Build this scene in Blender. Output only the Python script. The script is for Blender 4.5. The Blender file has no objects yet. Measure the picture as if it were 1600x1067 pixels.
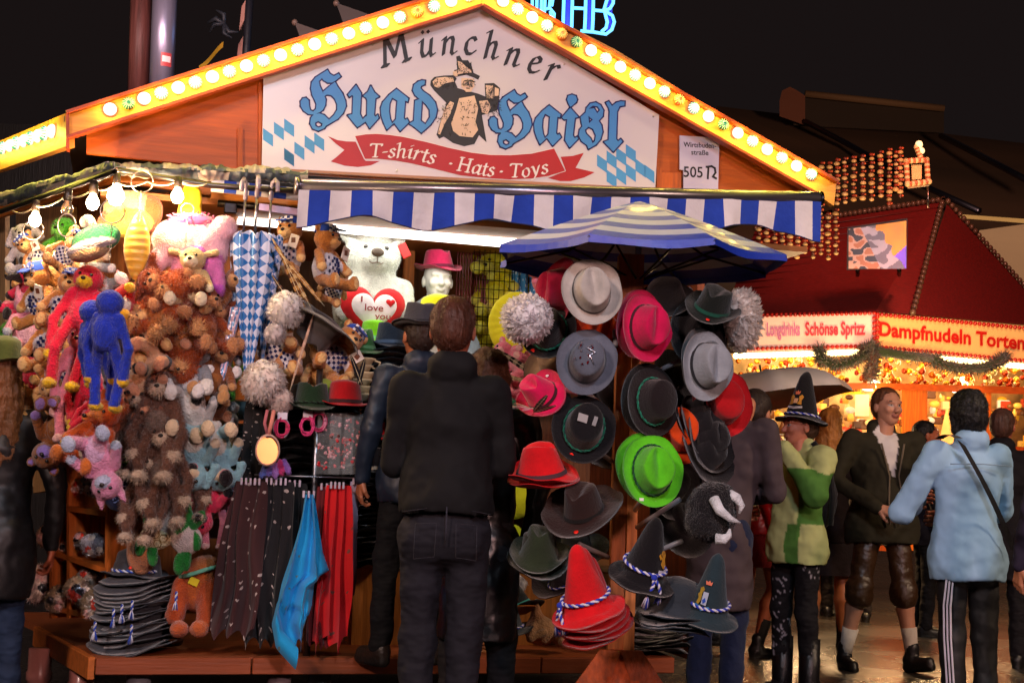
import bpy, math, random
import numpy as np
from mathutils import Vector, Matrix, noise
from mathutils.geometry import tessellate_polygon
R = math.radians; PI = math.pi
random.seed(7); RNG = np.random.default_rng(7)
SC = bpy.context.scene; COL = SC.collection
# ---------------- camera ----------------
F = 2222.0; PITCH = R(5.2); ROLL = R(2.0); CAMZ = 1.2
_r0 = Vector((1,0,0)); _d = Vector((0, math.cos(PITCH), math.sin(PITCH))); _u0 = Vector((0, -math.sin(PITCH), math.cos(PITCH)))
_r = _r0*math.cos(ROLL)+_u0*math.sin(ROLL); _u = _u0*math.cos(ROLL)-_r0*math.sin(ROLL)
CP = Vector((0,0,CAMZ))
cam = bpy.data.objects.new('camera', bpy.data.cameras.new('camera')); COL.objects.link(cam)
cam.data.sensor_width = 36; cam.data.lens = 36*F/1600; cam.data.clip_end = 400; cam.data.clip_start = .05
cam.matrix_world = Matrix(((_r.x,_u.x,-_d.x,0),(_r.y,_u.y,-_d.y,0),(_r.z,_u.z,-_d.z,CAMZ),(0,0,0,1)))
SC.camera = cam
def ray(px, py): return _r*((px-800)/F)+_u*((533.5-py)/F)+_d
def at(px, py, Y):
    r = ray(px,py); return CP+r*(Y/r.y)
def gz(px, py, z=0):
    r = ray(px,py); return CP+r*((z-CAMZ)/r.z)
# ---------------- world, exposure ----------------
w = bpy.data.worlds.new("World"); SC.world = w; w.use_nodes = True
bg = w.node_tree.nodes['Background']; bg.inputs[0].default_value = (.0105,.0072,.0072,1); bg.inputs[1].default_value = .62
SC.view_settings.view_transform = 'Standard'; SC.view_settings.look = 'None'; SC.view_settings.exposure = .42; SC.view_settings.gamma = 1
cy = SC.cycles; cy.use_denoising = True; cy.max_bounces = 6; cy.diffuse_bounces = 3; cy.glossy_bounces = 3; cy.transmission_bounces = 4; cy.transparent_max_bounces = 8
cy.sample_clamp_indirect = 4; cy.caustics_reflective = False; cy.caustics_refractive = False
def lamp(name, kind, loc, power, color, size=.3, tgt=None, cone=None):
    l = bpy.data.lights.new(name, kind); o = bpy.data.objects.new(name, l); COL.objects.link(o)
    o.location = loc; l.energy = power; l.color = color
    if kind == 'AREA': l.size = size
    else: l.shadow_soft_size = size
    if cone: l.spot_size = R(cone); l.spot_blend = .6
    if tgt is not None: o.rotation_euler = (Vector(tgt)-Vector(loc)).to_track_quat('-Z','Y').to_euler()
    return o
# lit stalls of the lane behind and beside the photographer
lamp('lane_light','SPOT',(-3.4,-1.2,4.6),980,(1,.70,.62),.5,(-1.2,6.6,1.6),70)
lamp('lane_light','SPOT',(3.2,-2.0,3.6),780,(1,.56,.50),.35,(1.0,6.4,1.2),60)
lamp('lane_light','SPOT',(1.2,-1.2,5.6),600,(.74,.84,1),.4,(.6,6.6,1.7),62)
lamp('lane_light','SPOT',(6.5,5.0,4.4),620,(1,.70,.48),.35,(3.0,9.3,1.1),80)
lamp('fair_light','SPOT',(4,8,7.5),1900,(1,.36,.24),.5,(5.5,15.5,3.6),50)  # added spot that reddens the food stall roof, not a known lamp
lamp('fair_light','SPOT',(10,14,5),5200,(1,.66,.42),.8,(13,36,8),75)
# ---------------- colours & materials ----------------
def lin(c):
    return tuple((x/12.92 if x <= .04045 else ((x+.055)/1.055)**2.4) for x in c)
def hx(s):
    s = s.lstrip('#'); return lin(tuple(int(s[i:i+2],16)/255 for i in (0,2,4)))
MATS = {}
def mat(name, col=None, rough=.8, metal=0, bump=0, bscale=60, var=.15, vscale=8, sheen=0, emit=0, ecol=None, coat=0, spec=.5, stretch=None, dots=None, bdist=.014, bdet=4, trans=0, alpha=1, ior=1.45):
    """Principled material; colour from attribute 'Col' when col is None."""
    if name in MATS: return MATS[name]
    m = bpy.data.materials.new(name); m.use_nodes = True; nt = m.node_tree; N = nt.nodes; L = nt.links
    b = N['Principled BSDF']; b.inputs['Roughness'].default_value = rough; b.inputs['Metallic'].default_value = metal
    b.inputs['Specular IOR Level'].default_value = spec
    if sheen: b.inputs['Sheen Weight'].default_value = sheen; b.inputs['Sheen Roughness'].default_value = .5
    if coat: b.inputs['Coat Weight'].default_value = coat; b.inputs['Coat Roughness'].default_value = .08
    if trans: b.inputs['Transmission Weight'].default_value = trans; b.inputs['IOR'].default_value = ior
    if alpha < 1: b.inputs['Alpha'].default_value = alpha
    tc = N.new('ShaderNodeTexCoord'); mp = N.new('ShaderNodeMapping'); L.new(tc.outputs['Object'], mp.inputs[0])
    if stretch: mp.inputs['Scale'].default_value = stretch
    src = None
    if col is None:
        a = N.new('ShaderNodeAttribute'); a.attribute_name = 'Col'; src = a.outputs['Color']
    else:
        rgb = N.new('ShaderNodeRGB'); rgb.outputs[0].default_value = (*col,1); src = rgb.outputs[0]
    if var:
        n = N.new('ShaderNodeTexNoise'); n.inputs['Scale'].default_value = vscale; n.inputs['Detail'].default_value = 5; L.new(mp.outputs[0], n.inputs['Vector'])
        r = N.new('ShaderNodeMapRange'); r.inputs[1].default_value = .3; r.inputs[2].default_value = .7; r.inputs[3].default_value = 1-var; r.inputs[4].default_value = 1+var
        L.new(n.outputs[0], r.inputs[0])
        mx = N.new('ShaderNodeVectorMath'); mx.operation = 'SCALE'; L.new(src, mx.inputs[0]); L.new(r.outputs[0], mx.inputs['Scale']); src = mx.outputs[0]
    if dots:   # (scale, radius, colour): small printed motifs
        v = N.new('ShaderNodeTexVoronoi'); v.inputs['Scale'].default_value = dots[0]; v.inputs['Randomness'].default_value = .45; m2 = N.new('ShaderNodeMapping'); m2.inputs['Scale'].default_value=(1,dots[3] if len(dots)>3 else 1,1); L.new(tc.outputs['UV'], m2.inputs[0]); L.new(m2.outputs[0], v.inputs['Vector'])
        wv = N.new('ShaderNodeTexNoise'); wv.inputs['Scale'].default_value = dots[0]*3; L.new(m2.outputs[0], wv.inputs['Vector'])
        ad = N.new('ShaderNodeMath'); ad.operation = 'MULTIPLY_ADD'; ad.inputs[1].default_value = .35; L.new(wv.outputs[0], ad.inputs[0]); L.new(v.outputs['Distance'], ad.inputs[2])
        lt = N.new('ShaderNodeMath'); lt.operation = 'LESS_THAN'; lt.inputs[1].default_value = dots[1]+.17; L.new(ad.outputs[0], lt.inputs[0])
        mc = N.new('ShaderNodeMix'); mc.data_type = 'RGBA'; L.new(lt.outputs[0], mc.inputs['Factor']); L.new(src, mc.inputs['A']); mc.inputs['B'].default_value = (*dots[2],1); src = mc.outputs['Result']
    L.new(src, b.inputs['Base Color'])
    if emit:
        if ecol is None: L.new(src, b.inputs['Emission Color'])
        else: b.inputs['Emission Color'].default_value = (*ecol,1)
        b.inputs['Emission Strength'].default_value = emit
    if bump:
        n2 = N.new('ShaderNodeTexNoise'); n2.inputs['Scale'].default_value = bscale; n2.inputs['Detail'].default_value = bdet; L.new(mp.outputs[0], n2.inputs['Vector'])
        bp = N.new('ShaderNodeBump'); bp.inputs['Strength'].default_value = bump; bp.inputs['Distance'].default_value = bdist; L.new(n2.outputs[0], bp.inputs['Height']); L.new(bp.outputs[0], b.inputs['Normal'])
    MATS[name] = m; return m
felt = mat('felt', rough=.95, bump=.25, bscale=90, var=.16, vscale=14, sheen=.25, spec=.25)
plush = mat('plush', rough=1, bump=.8, bscale=130, var=.22, vscale=22, sheen=.35, spec=.15)
cloth = mat('cloth', rough=.85, bump=.6, bscale=20, var=.14, vscale=6, sheen=.12, spec=.3)
garment = mat('garment', rough=.85, bump=.9, bscale=5, bdist=.06, bdet=1.2, var=.10, vscale=5, spec=.25, stretch=(1.1,1.1,1.5))
denim = mat('denim', rough=.85, bump=.9, bscale=7, bdist=.04, bdet=2, var=.22, vscale=7, spec=.3, stretch=(1,1,1.8))
skinm = mat('skin', rough=.5, bump=.08, bscale=50, var=.08, vscale=14, spec=.45)
hairm = mat('hair', rough=.55, bump=.9, bscale=50, var=.35, vscale=30, spec=.4, stretch=(1,1,.18))
paint = mat('painted', rough=.5, bump=.05, bscale=30, var=.08, vscale=5)
plastic = mat('plastic', rough=.3, var=.05, coat=.2)
leather = mat('leather', rough=.38, bump=.3, bscale=50, var=.12)
metal = mat('brushed_metal', rough=.33, metal=1, bump=.05, bscale=40, var=.1)
woodm = mat('wood', rough=.55, bump=.25, bscale=9, var=.35, vscale=5, stretch=(9,9,.8), spec=.4)
fluff = mat('fluff', rough=1, var=.06, sheen=.6); _b=fluff.node_tree.nodes['Principled BSDF']; _b.inputs['Subsurface Weight'].default_value=1; _b.inputs['Subsurface Radius'].default_value=(1,1,1); _b.inputs['Subsurface Scale'].default_value=.03
woodh = mat('wood_grain_along', rough=.5, bump=.15, bscale=9, var=.2, vscale=4, stretch=(.7,9,9), spec=.4)
glowm = mat('printed_glow', rough=.6, var=.06, emit=.55)
BUCKET = {}
def glow(col, s):
    k = 'lit_%02x%02x%02x_%s' % (*[int(min(1,c)*255) for c in col], s)
    return mat(k, col, rough=.5, var=0, emit=s, ecol=col)
# ---------------- mesh builder ----------------
class MB:
    def __init__(s): s.v=[]; s.f=[]; s.c=[]; s.sm=[]; s.uv=None
    def add(s, vs, fs, col=(.5,.5,.5), smooth=False):
        o=len(s.v); s.v.extend([tuple(p) for p in vs])
        for k,f in enumerate(fs):
            s.f.append(tuple(i+o for i in f)); s.c.append(col[k] if isinstance(col,list) else col); s.sm.append(smooth)
        return s
    def box(s, c, h, col=(.5,.5,.5), M=None, bev=0):
        x,y,z=h; vs=[]; c=Vector(c)
        if bev:
            b=min(bev,x,y,z); pts=[]
            for sx in (-1,1):
                for sy in (-1,1):
                    for sz in (-1,1):
                        pts += [(sx*(x-b),sy*(y-b),sz*z),(sx*(x-b),sy*y,sz*(z-b)),(sx*x,sy*(y-b),sz*(z-b))]
            import bmesh
            bm=bmesh.new(); [bm.verts.new(p) for p in pts]; bmesh.ops.convex_hull(bm,input=bm.verts); bmesh.ops.dissolve_limit(bm,angle_limit=.01,verts=bm.verts,edges=bm.edges)
            bm.verts.index_update(); vv=[v.co.copy() for v in bm.verts]; ff=[[v.index for v in f.verts] for f in bm.faces]; bm.free()
            if M: vv=[M@v for v in vv]
            return s.add([v+c for v in vv],ff,col)
        for sx in (-1,1):
            for sy in (-1,1):
                for sz in (-1,1):
                    p=Vector((sx*x,sy*y,sz*z)); p=(M@p) if M else p; vs.append(p+c)
        return s.add(vs,[(0,1,3,2),(4,6,7,5),(0,4,5,1),(2,3,7,6),(0,2,6,4),(1,5,7,3)],col)
    def tube(s, pts, rad, col=(.5,.5,.5), n=8, caps=True, smooth=True):
        pts=[Vector(p) for p in pts]; rs=rad if isinstance(rad,(list,tuple)) else [rad]*len(pts); vs=[];fs=[]
        t0=(pts[1]-pts[0]).normalized(); up=Vector((0,0,1)) if abs(t0.z)<.9 else Vector((1,0,0)); a=t0.cross(up).normalized()
        for i,p in enumerate(pts):
            t=(pts[min(i+1,len(pts)-1)]-pts[max(i-1,0)]).normalized(); a=(a-t*a.dot(t)).normalized(); b=t.cross(a)
            for k in range(n):
                th=2*PI*k/n; vs.append(p+(a*math.cos(th)+b*math.sin(th))*rs[i])
        for i in range(len(pts)-1):
            for k in range(n): fs.append((i*n+k,i*n+(k+1)%n,(i+1)*n+(k+1)%n,(i+1)*n+k))
        if caps: fs.append(tuple(range(n))[::-1]); fs.append(tuple((len(pts)-1)*n+k for k in range(n)))
        return s.add(vs,fs,col,smooth)
    def lathe(s, prof, col=(.5,.5,.5), n=16, sx=1, sy=1, M=None, smooth=True):
        vs=[];fs=[]
        for (r,z) in prof:
            for k in range(n):
                p=Vector((r*math.cos(2*PI*k/n)*sx, r*math.sin(2*PI*k/n)*sy, z)); vs.append(M@p if M else p)
        for i in range(len(prof)-1):
            for k in range(n): fs.append((i*n+k,i*n+(k+1)%n,(i+1)*n+(k+1)%n,(i+1)*n+k))
        return s.add(vs,fs,col,smooth)
    def ball(s, c, r, col=(.5,.5,.5), n=12, m=8, M=None, smooth=True, nz=0):
        r=(r,r,r) if not isinstance(r,(list,tuple)) else r; vs=[];fs=[]; c=Vector(c)
        for i in range(m+1):
            for k in range(n):
                th=PI*i/m; ph=2*PI*k/n; p=Vector((r[0]*math.sin(th)*math.cos(ph),r[1]*math.sin(th)*math.sin(ph),r[2]*math.cos(th)))
                if nz: p*=1+nz*noise.noise(p*(2.2/max(r))+c*3)
                if M: p=M@p
                vs.append(c+p)
        for i in range(m):
            for k in range(n): fs.append((i*n+k,(i+1)*n+k,(i+1)*n+(k+1)%n,i*n+(k+1)%n))
        return s.add(vs,fs,col,smooth)
    def grid(s, fn, nu, nv, col=(.5,.5,.5), smooth=True, uv=False, thick=0):
        vs=[fn(i/nu,j/nv) for j in range(nv+1) for i in range(nu+1)]; fs=[]; cs=[]; o=len(s.v)
        for j in range(nv):
            for i in range(nu):
                fs.append((j*(nu+1)+i,j*(nu+1)+i+1,(j+1)*(nu+1)+i+1,(j+1)*(nu+1)+i)); cs.append(col(i/nu,j/nv) if callable(col) else col)
        s.add(vs,fs,cs,smooth)
        if uv:
            s.uv = s.uv or {}
            for j in range(nv+1):
                for i in range(nu+1): s.uv[o+j*(nu+1)+i]=(i/nu,j/nv)
        return s
    def poly(s, pts, fn, th, col=(.5,.5,.5), holes=()):
        """2-D outline (with holes) mapped by fn(x,y,depth) to 3-D and given a thickness th."""
        loops=[list(pts)]+[list(h) for h in holes]; tri=tessellate_polygon([[Vector((p[0],p[1],0)) for p in l] for l in loops])
        flat=[p for l in loops for p in l]; n=len(flat); vs=[fn(p[0],p[1],0) for p in flat]+[fn(p[0],p[1],th) for p in flat]
        a0=Vector(fn(0,0,0)); ax=Vector(fn(1,0,0))-a0; ay=Vector(fn(0,1,0))-a0; flip=ax.cross(ay).dot(Vector(fn(0,0,th))-a0)>0
        fs=[]
        for t in tri:
            q=[flat[i] for i in t]; ar=(q[1][0]-q[0][0])*(q[2][1]-q[0][1])-(q[2][0]-q[0][0])*(q[1][1]-q[0][1]); t=t if ar>0 else t[::-1]
            fs.append(tuple(t)); fs.append(tuple(i+n for i in t[::-1]))
        o=0
        for l in loops:
            for k in range(len(l)): a=o+k; b=o+(k+1)%len(l); fs.append((a,b,b+n,a+n))
            o+=len(l)
        if flip: fs=[f[::-1] for f in fs]
        return s.add(vs,fs,col)
    def obj(s, name, m, parent=None, loc=None):
        me=bpy.data.meshes.new(name); me.from_pydata(s.v,[],s.f)
        ca=me.color_attributes.new('Col','FLOAT_COLOR','CORNER'); cc=np.ones((len(me.loops),4),np.float32)
        lt=np.array([len(f) for f in s.f]); cc[:,:3]=np.repeat(np.array(s.c,np.float32).reshape(-1,3),lt,axis=0)
        ca.data.foreach_set('color',cc.ravel()); me.polygons.foreach_set('use_smooth',s.sm)
        if s.uv:
            ul=me.uv_layers.new(name='UVMap'); vi=np.zeros(len(me.loops),np.int32); me.loops.foreach_get('vertex_index',vi)
            ul.data.foreach_set('uv',np.array([s.uv.get(int(i),(0,0)) for i in vi],np.float32).ravel())
        for mm in (m if isinstance(m,list) else [m]): me.materials.append(mm)
        me.update(); o=bpy.data.objects.new(name,me); COL.objects.link(o)
        if parent: o.parent=parent
        if loc is not None: o.location=loc
        return o
# ---------------- signed-distance bodies ----------------
def C(a,b,ra,rb=None,col=(.5,.5,.5),k=.03): return ('c',np.array(a,float),np.array(b,float),ra,ra if rb is None else rb,col,k)
def E(c,r,col=(.5,.5,.5),k=.03,rot=None): return ('e',np.array(c,float),np.array(r if hasattr(r,'__len__') else (r,r,r),float),rot,None,col,k)
def P(c,r,col,rot=None): return ('p',np.array(c,float),np.array(r if hasattr(r,'__len__') else (r,r,r),float),rot,None,col,0)
def S(c,r,k=.01,rot=None): return ('s',np.array(c,float),np.array(r if hasattr(r,'__len__') else (r,r,r),float),rot,None,None,k)
def _dist(p,X):
    if p[0]=='c':
        a,b,ra,rb=p[1],p[2],p[3],p[4]; ba=b-a; h=np.clip(((X-a)@ba)/max(ba@ba,1e-9),0,1); return np.linalg.norm(X-a-h[...,None]*ba,axis=-1)-(ra+(rb-ra)*h)
    q=X-p[1]
    if p[3] is not None: q=q@np.array(Matrix.Rotation(0,3,'X') if False else p[3])
    k0=np.linalg.norm(q/p[2],axis=-1); k1=np.linalg.norm(q/p[2]**2,axis=-1); return k0*(k0-1)/np.maximum(k1,1e-6)
def rot(x=0,y=0,z=0):
    from mathutils import Euler
    return np.array(Euler((R(x),R(y),R(z))).to_matrix())
def sdf(prims, vox, disp=0, dscale=10):
    lo=np.full(3,1e9); hi=-lo; bb=[]
    for p in prims:
        if p[0]=='c': m=max(p[3],p[4]); l=np.minimum(p[1],p[2])-m; h=np.maximum(p[1],p[2])+m
        else: m=p[2].max() if p[3] is not None else p[2]; l=p[1]-m; h=p[1]+m
        bb.append((l,h))
        if p[0] in 'ce': lo=np.minimum(lo,l); hi=np.maximum(hi,h)
    lo=lo-3*vox-disp; n=np.ceil((hi+3*vox+disp-lo)/vox).astype(int)+1; V=np.full(n,.08)
    for p,(l,h) in zip(prims,bb):
        if p[0]=='p': continue
        mg=p[6]+3*vox+.01; i0=np.maximum(((l-mg-lo)/vox).astype(int),0); i1=np.minimum(((h+mg-lo)/vox).astype(int)+2,n)
        g=np.stack(np.meshgrid(*[lo[a]+vox*np.arange(i0[a],i1[a]) for a in range(3)],indexing='ij'),-1)
        d=_dist(p,g); sl=tuple(slice(i0[a],i1[a]) for a in range(3)); v=V[sl]
        if p[0]=='s': V[sl]=np.maximum(v,-d); continue
        k=max(p[6],1e-4); hh=np.maximum(k-np.abs(v-d),0)/k; V[sl]=np.minimum(v,d)-hh*hh*k*.25
    s=V<0; cnt=np.zeros(n-1); acc=np.zeros((*(n-1),3))
    offs=[(i,j,k) for i in (0,1) for j in (0,1) for k in (0,1)]
    def sub(A,o): return A[o[0]:o[0]+n[0]-1,o[1]:o[1]+n[1]-1,o[2]:o[2]+n[2]-1]
    for a in offs:
        for ax in range(3):
            if a[ax]: continue
            b=list(a); b[ax]=1; va,vb=sub(V,a),sub(V,b); m=(va<0)!=(vb<0); t=np.where(m,va/np.where(m,va-vb,1),0)
            for q in range(3): acc[...,q]+=m*(a[q]+(t if q==ax else 0))
            cnt+=m
    idx=-np.ones(n-1,int); msk=cnt>0; idx[msk]=np.arange(msk.sum()); cells=np.argwhere(msk); vs=lo+vox*(cells+acc[msk]/cnt[msk][:,None])
    fs=[]
    for ax in range(3):
        A=[slice(1,-1)]*3; Bq=[slice(1,-1)]*3; A[ax]=slice(0,-1); Bq[ax]=slice(1,None)
        sa=s[tuple(A)]; sb=s[tuple(Bq)]; e=np.argwhere(sa!=sb); 
        if not len(e): continue
        flip=sa[tuple(e.T)]; base=e.copy()
        for q in range(3):
            if q!=ax: base[:,q]+=1
        u,v2=[(1,2),(2,0),(0,1)][ax]; q4=[]
        for du,dv in ((-1,-1),(0,-1),(0,0),(-1,0)):
            c=base.copy(); c[:,u]+=du; c[:,v2]+=dv; q4.append(idx[tuple(c.T)])
        q4=np.stack(q4,1); q4[~flip]=q4[~flip][:,::-1]; fs.append(q4)
    fs=np.concatenate(fs)
    if disp:
        dd=np.array([noise.fractal(Vector(v)*dscale,1,2,3) for v in vs]); 
        fn=np.cross(vs[fs[:,2]]-vs[fs[:,0]],vs[fs[:,3]]-vs[fs[:,1]]); vn=np.zeros_like(vs)
        for q in range(4): np.add.at(vn,fs[:,q],fn)
        vn/=np.maximum(np.linalg.norm(vn,axis=1),1e-9)[:,None]; vs=vs+vn*(dd*disp)[:,None]
    best=np.full(len(vs),1e9); col=np.zeros((len(vs),3))
    for p in prims:
        if p[0] in 'ce': d=_dist(p,vs); m=d<best; best[m]=d[m]; col[m]=p[5]
    for p in prims:
        if p[0]=='p': col[_dist(p,vs)<0]=p[5]
    return vs,fs,col
def smesh(name, parts, m, parent=None, fur=None, colfn=None, loc=None):
    """parts: list of (prims, vox[, disp, dscale]) joined in ONE mesh. fur=(count,length)"""
    VS=[];FS=[];CS=[];o=0
    for pt in parts:
        vs,fs,cs=sdf(pt[0],pt[1],*(pt[2:] if len(pt)>2 else ())); VS.append(vs);FS.append(fs+o);CS.append(cs);o+=len(vs)
    vs=np.concatenate(VS);fs=np.concatenate(FS);cs=np.concatenate(CS)
    if colfn: cs=colfn(vs,cs)
    tr=[];
    if fur:
        n,ln=fur; n=int(n*2.6); fi=RNG.integers(0,len(fs),n); ce=vs[fs[fi]].mean(1); nn=np.cross(vs[fs[fi,2]]-vs[fs[fi,0]],vs[fs[fi,3]]-vs[fs[fi,1]]); nn/=np.maximum(np.linalg.norm(nn,axis=1),1e-9)[:,None]
        t=RNG.normal(size=(n,3)); t-=nn*(t*nn).sum(1)[:,None]; t/=np.linalg.norm(t,axis=1)[:,None]
        n=len(fi); L=ln*RNG.uniform(.35,.95,n)[:,None]; tip=ce+nn*L*.7+t*L*.7+np.array([0,0,-.3])*L; sd=np.cross(nn,t)*ln*.055
        fv=np.stack([ce-sd,ce+sd,tip],1).reshape(-1,3); fc=np.repeat(cs[fs[fi,0]]*RNG.uniform(.75,1.2,n)[:,None],3,axis=0)
        o=len(vs); vs=np.concatenate([vs,fv]); cs=np.concatenate([cs,fc]); tr=(np.arange(n*3).reshape(-1,3)+o).tolist()
    me=bpy.data.meshes.new(name); me.from_pydata(vs.tolist(),[],fs.tolist()+tr)
    ca=me.color_attributes.new('Col','FLOAT_COLOR','POINT'); cc=np.ones((len(vs),4),np.float32); cc[:,:3]=cs; ca.data.foreach_set('color',cc.ravel())
    me.polygons.foreach_set('use_smooth',[True]*len(me.polygons)); me.materials.append(m); me.update()
    ob=bpy.data.objects.new(name,me); COL.objects.link(ob)
    if parent: ob.parent=parent
    if loc is not None: ob.location=loc
    return ob
# ---------------- things ----------------
class PL:
    def __init__(s,p0,ang): s.p=Vector((p0[0],p0[1],0)); s.d=Vector((math.cos(ang),math.sin(ang),0)); s.n=Vector((-math.sin(ang),math.cos(ang),0)); s.n=s.n if s.n.y>0 else -s.n
    def __call__(s,px,py,b=0): r=ray(px,py); return CP+r*((s.p+s.n*b-CP).dot(s.n)/r.dot(s.n))
def tag(o, label, cat, group=None, kind=None):
    o['label']=label; o['category']=cat
    if group: o['group']=group
    if kind: o['kind']=kind
    return o
def thing(name, label, cat, loc=(0,0,0), rz=0, group=None):
    o=bpy.data.objects.new(name,None); COL.objects.link(o); o.empty_display_size=.1; o.location=loc; o.rotation_euler=(0,0,rz)
    return tag(o,label,cat,group)
def struct(o): o['kind']='structure'; return o
def dup(root, loc=None, label=None, group=None, M=None, nokids=False):
    r=root.copy(); COL.objects.link(r)
    if M is not None: r.matrix_world=M
    elif loc is not None: r.location=loc
    if label: r['label']=label
    if group: r['group']=group
    if not nokids:
        for ch in list(root.children):
            c=ch.copy(); COL.objects.link(c); c.parent=r; c.matrix_parent_inverse=ch.matrix_parent_inverse
            for g in list(ch.children):
                d=g.copy(); COL.objects.link(d); d.parent=c
    return r
def orient(loc, axis, front=(0,-1,0), s=1):
    """matrix whose local Z points along axis and local X towards front."""
    z=Vector(axis).normalized(); x=Vector(front); x=(x-z*x.dot(z)).normalized(); y=z.cross(x)
    return Matrix(((x.x*s,y.x*s,z.x*s,loc[0]),(x.y*s,y.y*s,z.y*s,loc[1]),(x.z*s,y.z*s,z.z*s,loc[2]),(0,0,0,1)))
# facade frame of the hat stall: local x along the front, y into the stall, z up
YAW=R(15); _o=at(105,600,6.5); FO=Vector((_o.x,_o.y,0)); E1=Vector((math.cos(YAW),math.sin(YAW),0)); E2=Vector((-math.sin(YAW),math.cos(YAW),0))
def fw(px,py,d=0):
    r=ray(px,py); t=((FO+E2*d-CP).dot(E2))/r.dot(E2); return CP+r*t
def fl(px,py,d=0):
    p=fw(px,py,d)-FO; return Vector((p.dot(E1),d,p.z))
def l2w(p): return FO+E1*p[0]+E2*p[1]+Vector((0,0,p[2]))
FM=Matrix.Translation(FO)@Matrix.Rotation(YAW,4,'Z')
def on_facade(d0): # 2-D pixel outline -> slab in the facade frame, thickness grows away from the viewer
    return lambda x,y,th: fl(x,y,d0)+Vector((0,th,0))
# ================= SETTING =================
def ground_mat():
    m=bpy.data.materials.new('wet_paving'); m.use_nodes=True; nt=m.node_tree; N=nt.nodes; L=nt.links; b=N['Principled BSDF']
    tc=N.new('ShaderNodeTexCoord'); mp=N.new('ShaderNodeMapping'); mp.inputs['Scale'].default_value=(1,1,1); L.new(tc.outputs['Object'],mp.inputs[0])
    br=N.new('ShaderNodeTexBrick'); br.inputs['Scale'].default_value=1; br.inputs['Brick Width'].default_value=1.9; br.inputs['Row Height'].default_value=.95; br.inputs['Mortar Size'].default_value=.012
    br.inputs['Color1'].default_value=(.05,.04,.034,1); br.inputs['Color2'].default_value=(.035,.028,.024,1); br.inputs['Mortar'].default_value=(.008,.007,.006,1); L.new(mp.outputs[0],br.inputs['Vector'])
    L.new(br.outputs['Color'],b.inputs['Base Color'])
    n=N.new('ShaderNodeTexNoise'); n.inputs['Scale'].default_value=1.1; n.inputs['Detail'].default_value=6; L.new(mp.outputs[0],n.inputs['Vector'])
    mr=N.new('ShaderNodeMapRange'); mr.inputs[1].default_value=.38; mr.inputs[2].default_value=.62; mr.inputs[3].default_value=.12; mr.inputs[4].default_value=.42; L.new(n.outputs[0],mr.inputs[0]); L.new(mr.outputs[0],b.inputs['Roughness'])
    n2=N.new('ShaderNodeTexNoise'); n2.inputs['Scale'].default_value=26; n2.inputs['Detail'].default_value=4; L.new(mp.outputs[0],n2.inputs['Vector'])
    bp=N.new('ShaderNodeBump'); bp.inputs['Strength'].default_value=.38; bp.inputs['Distance'].default_value=.02; L.new(n2.outputs[0],bp.inputs['Height'])
    bp2=N.new('ShaderNodeBump'); bp2.inputs['Strength'].default_value=.6; bp2.inputs['Distance'].default_value=.01; L.new(br.outputs['Fac'],bp2.inputs['Height']); bp2.invert=True; L.new(bp.outputs[0],bp2.inputs['Normal'])
    L.new(bp2.outputs[0],b.inputs['Normal']); b.inputs['Coat Weight'].default_value=1; b.inputs['Coat Roughness'].default_value=.24; L.new(bp.outputs[0],b.inputs['Coat Normal']); b.inputs['Specular IOR Level'].default_value=.6
    return m
g=MB(); g.grid(lambda u,v:Vector((-60+120*u,-12+92*v,0)),24,20); gobj=g.obj('ground',ground_mat()); struct(gobj)

ORANGE=hx('#b8560e'); ORED=hx('#8f3510'); DARKW=hx('#4a2410'); BEIGE=hx('#c29a68')
stall=thing('market_stall','wooden gabled market stall with lit bulb fascia and blue striped awning','market stall',FO,YAW)
def sp(name, mb, m, parent=stall): return mb.obj(name,m,parent)
# gable panel (behind sign), two pieces of orange timber
g=MB(); g.poly([(135,205),(400,118),(750,8),(1030,158),(1283,300),(1283,312),(1000,300),(560,278),(410,268),(135,240)],on_facade(.06),.03,ORANGE); sp('gable_panel',g,woodh)
for x0,x1,yt,yb in ((371,379,200,262),(404,410,128,262),(1026,1034,262,296),(1034,1064,270,298)): g=MB(); g.poly([(x0,yt),(x1,yt),(x1,yb),(x0,yb)],on_facade(.035),.024,ORANGE); sp('gable_batten',g,woodm)
# lit fascia boards
g=MB(); g.poly([(104,178),(400,84),(755,-28),(752,9),(400,120),(104,215)],on_facade(-.06),.04,hx('#d8923a')); sp('fascia_board',g,woodh)
g=MB(); g.poly([(756,-27),(960,77),(1135,184),(1307,286),(1303,322),(1283,308),(1030,162),(800,37),(753,9)],on_facade(-.06),.04,hx('#d8923a')); sp('fascia_board',g,woodh)
g=MB()   # lips above and below each board
for a,b_ in (((104,177),(755,-29)),((756,-28),(1307,285)),((104,216),(752,10)),((753,10),(1283,309))):
    A=fl(*a,-.075); B=fl(*b_,-.075); d=(B-A).normalized(); ang=math.atan2(d.z,d.x)
    g.box((A+B)/2,((B-A).length/2,.028,.007),ORED,Matrix.Rotation(-ang,3,'Y'))
sp('fascia_lip',g,woodh)
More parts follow.
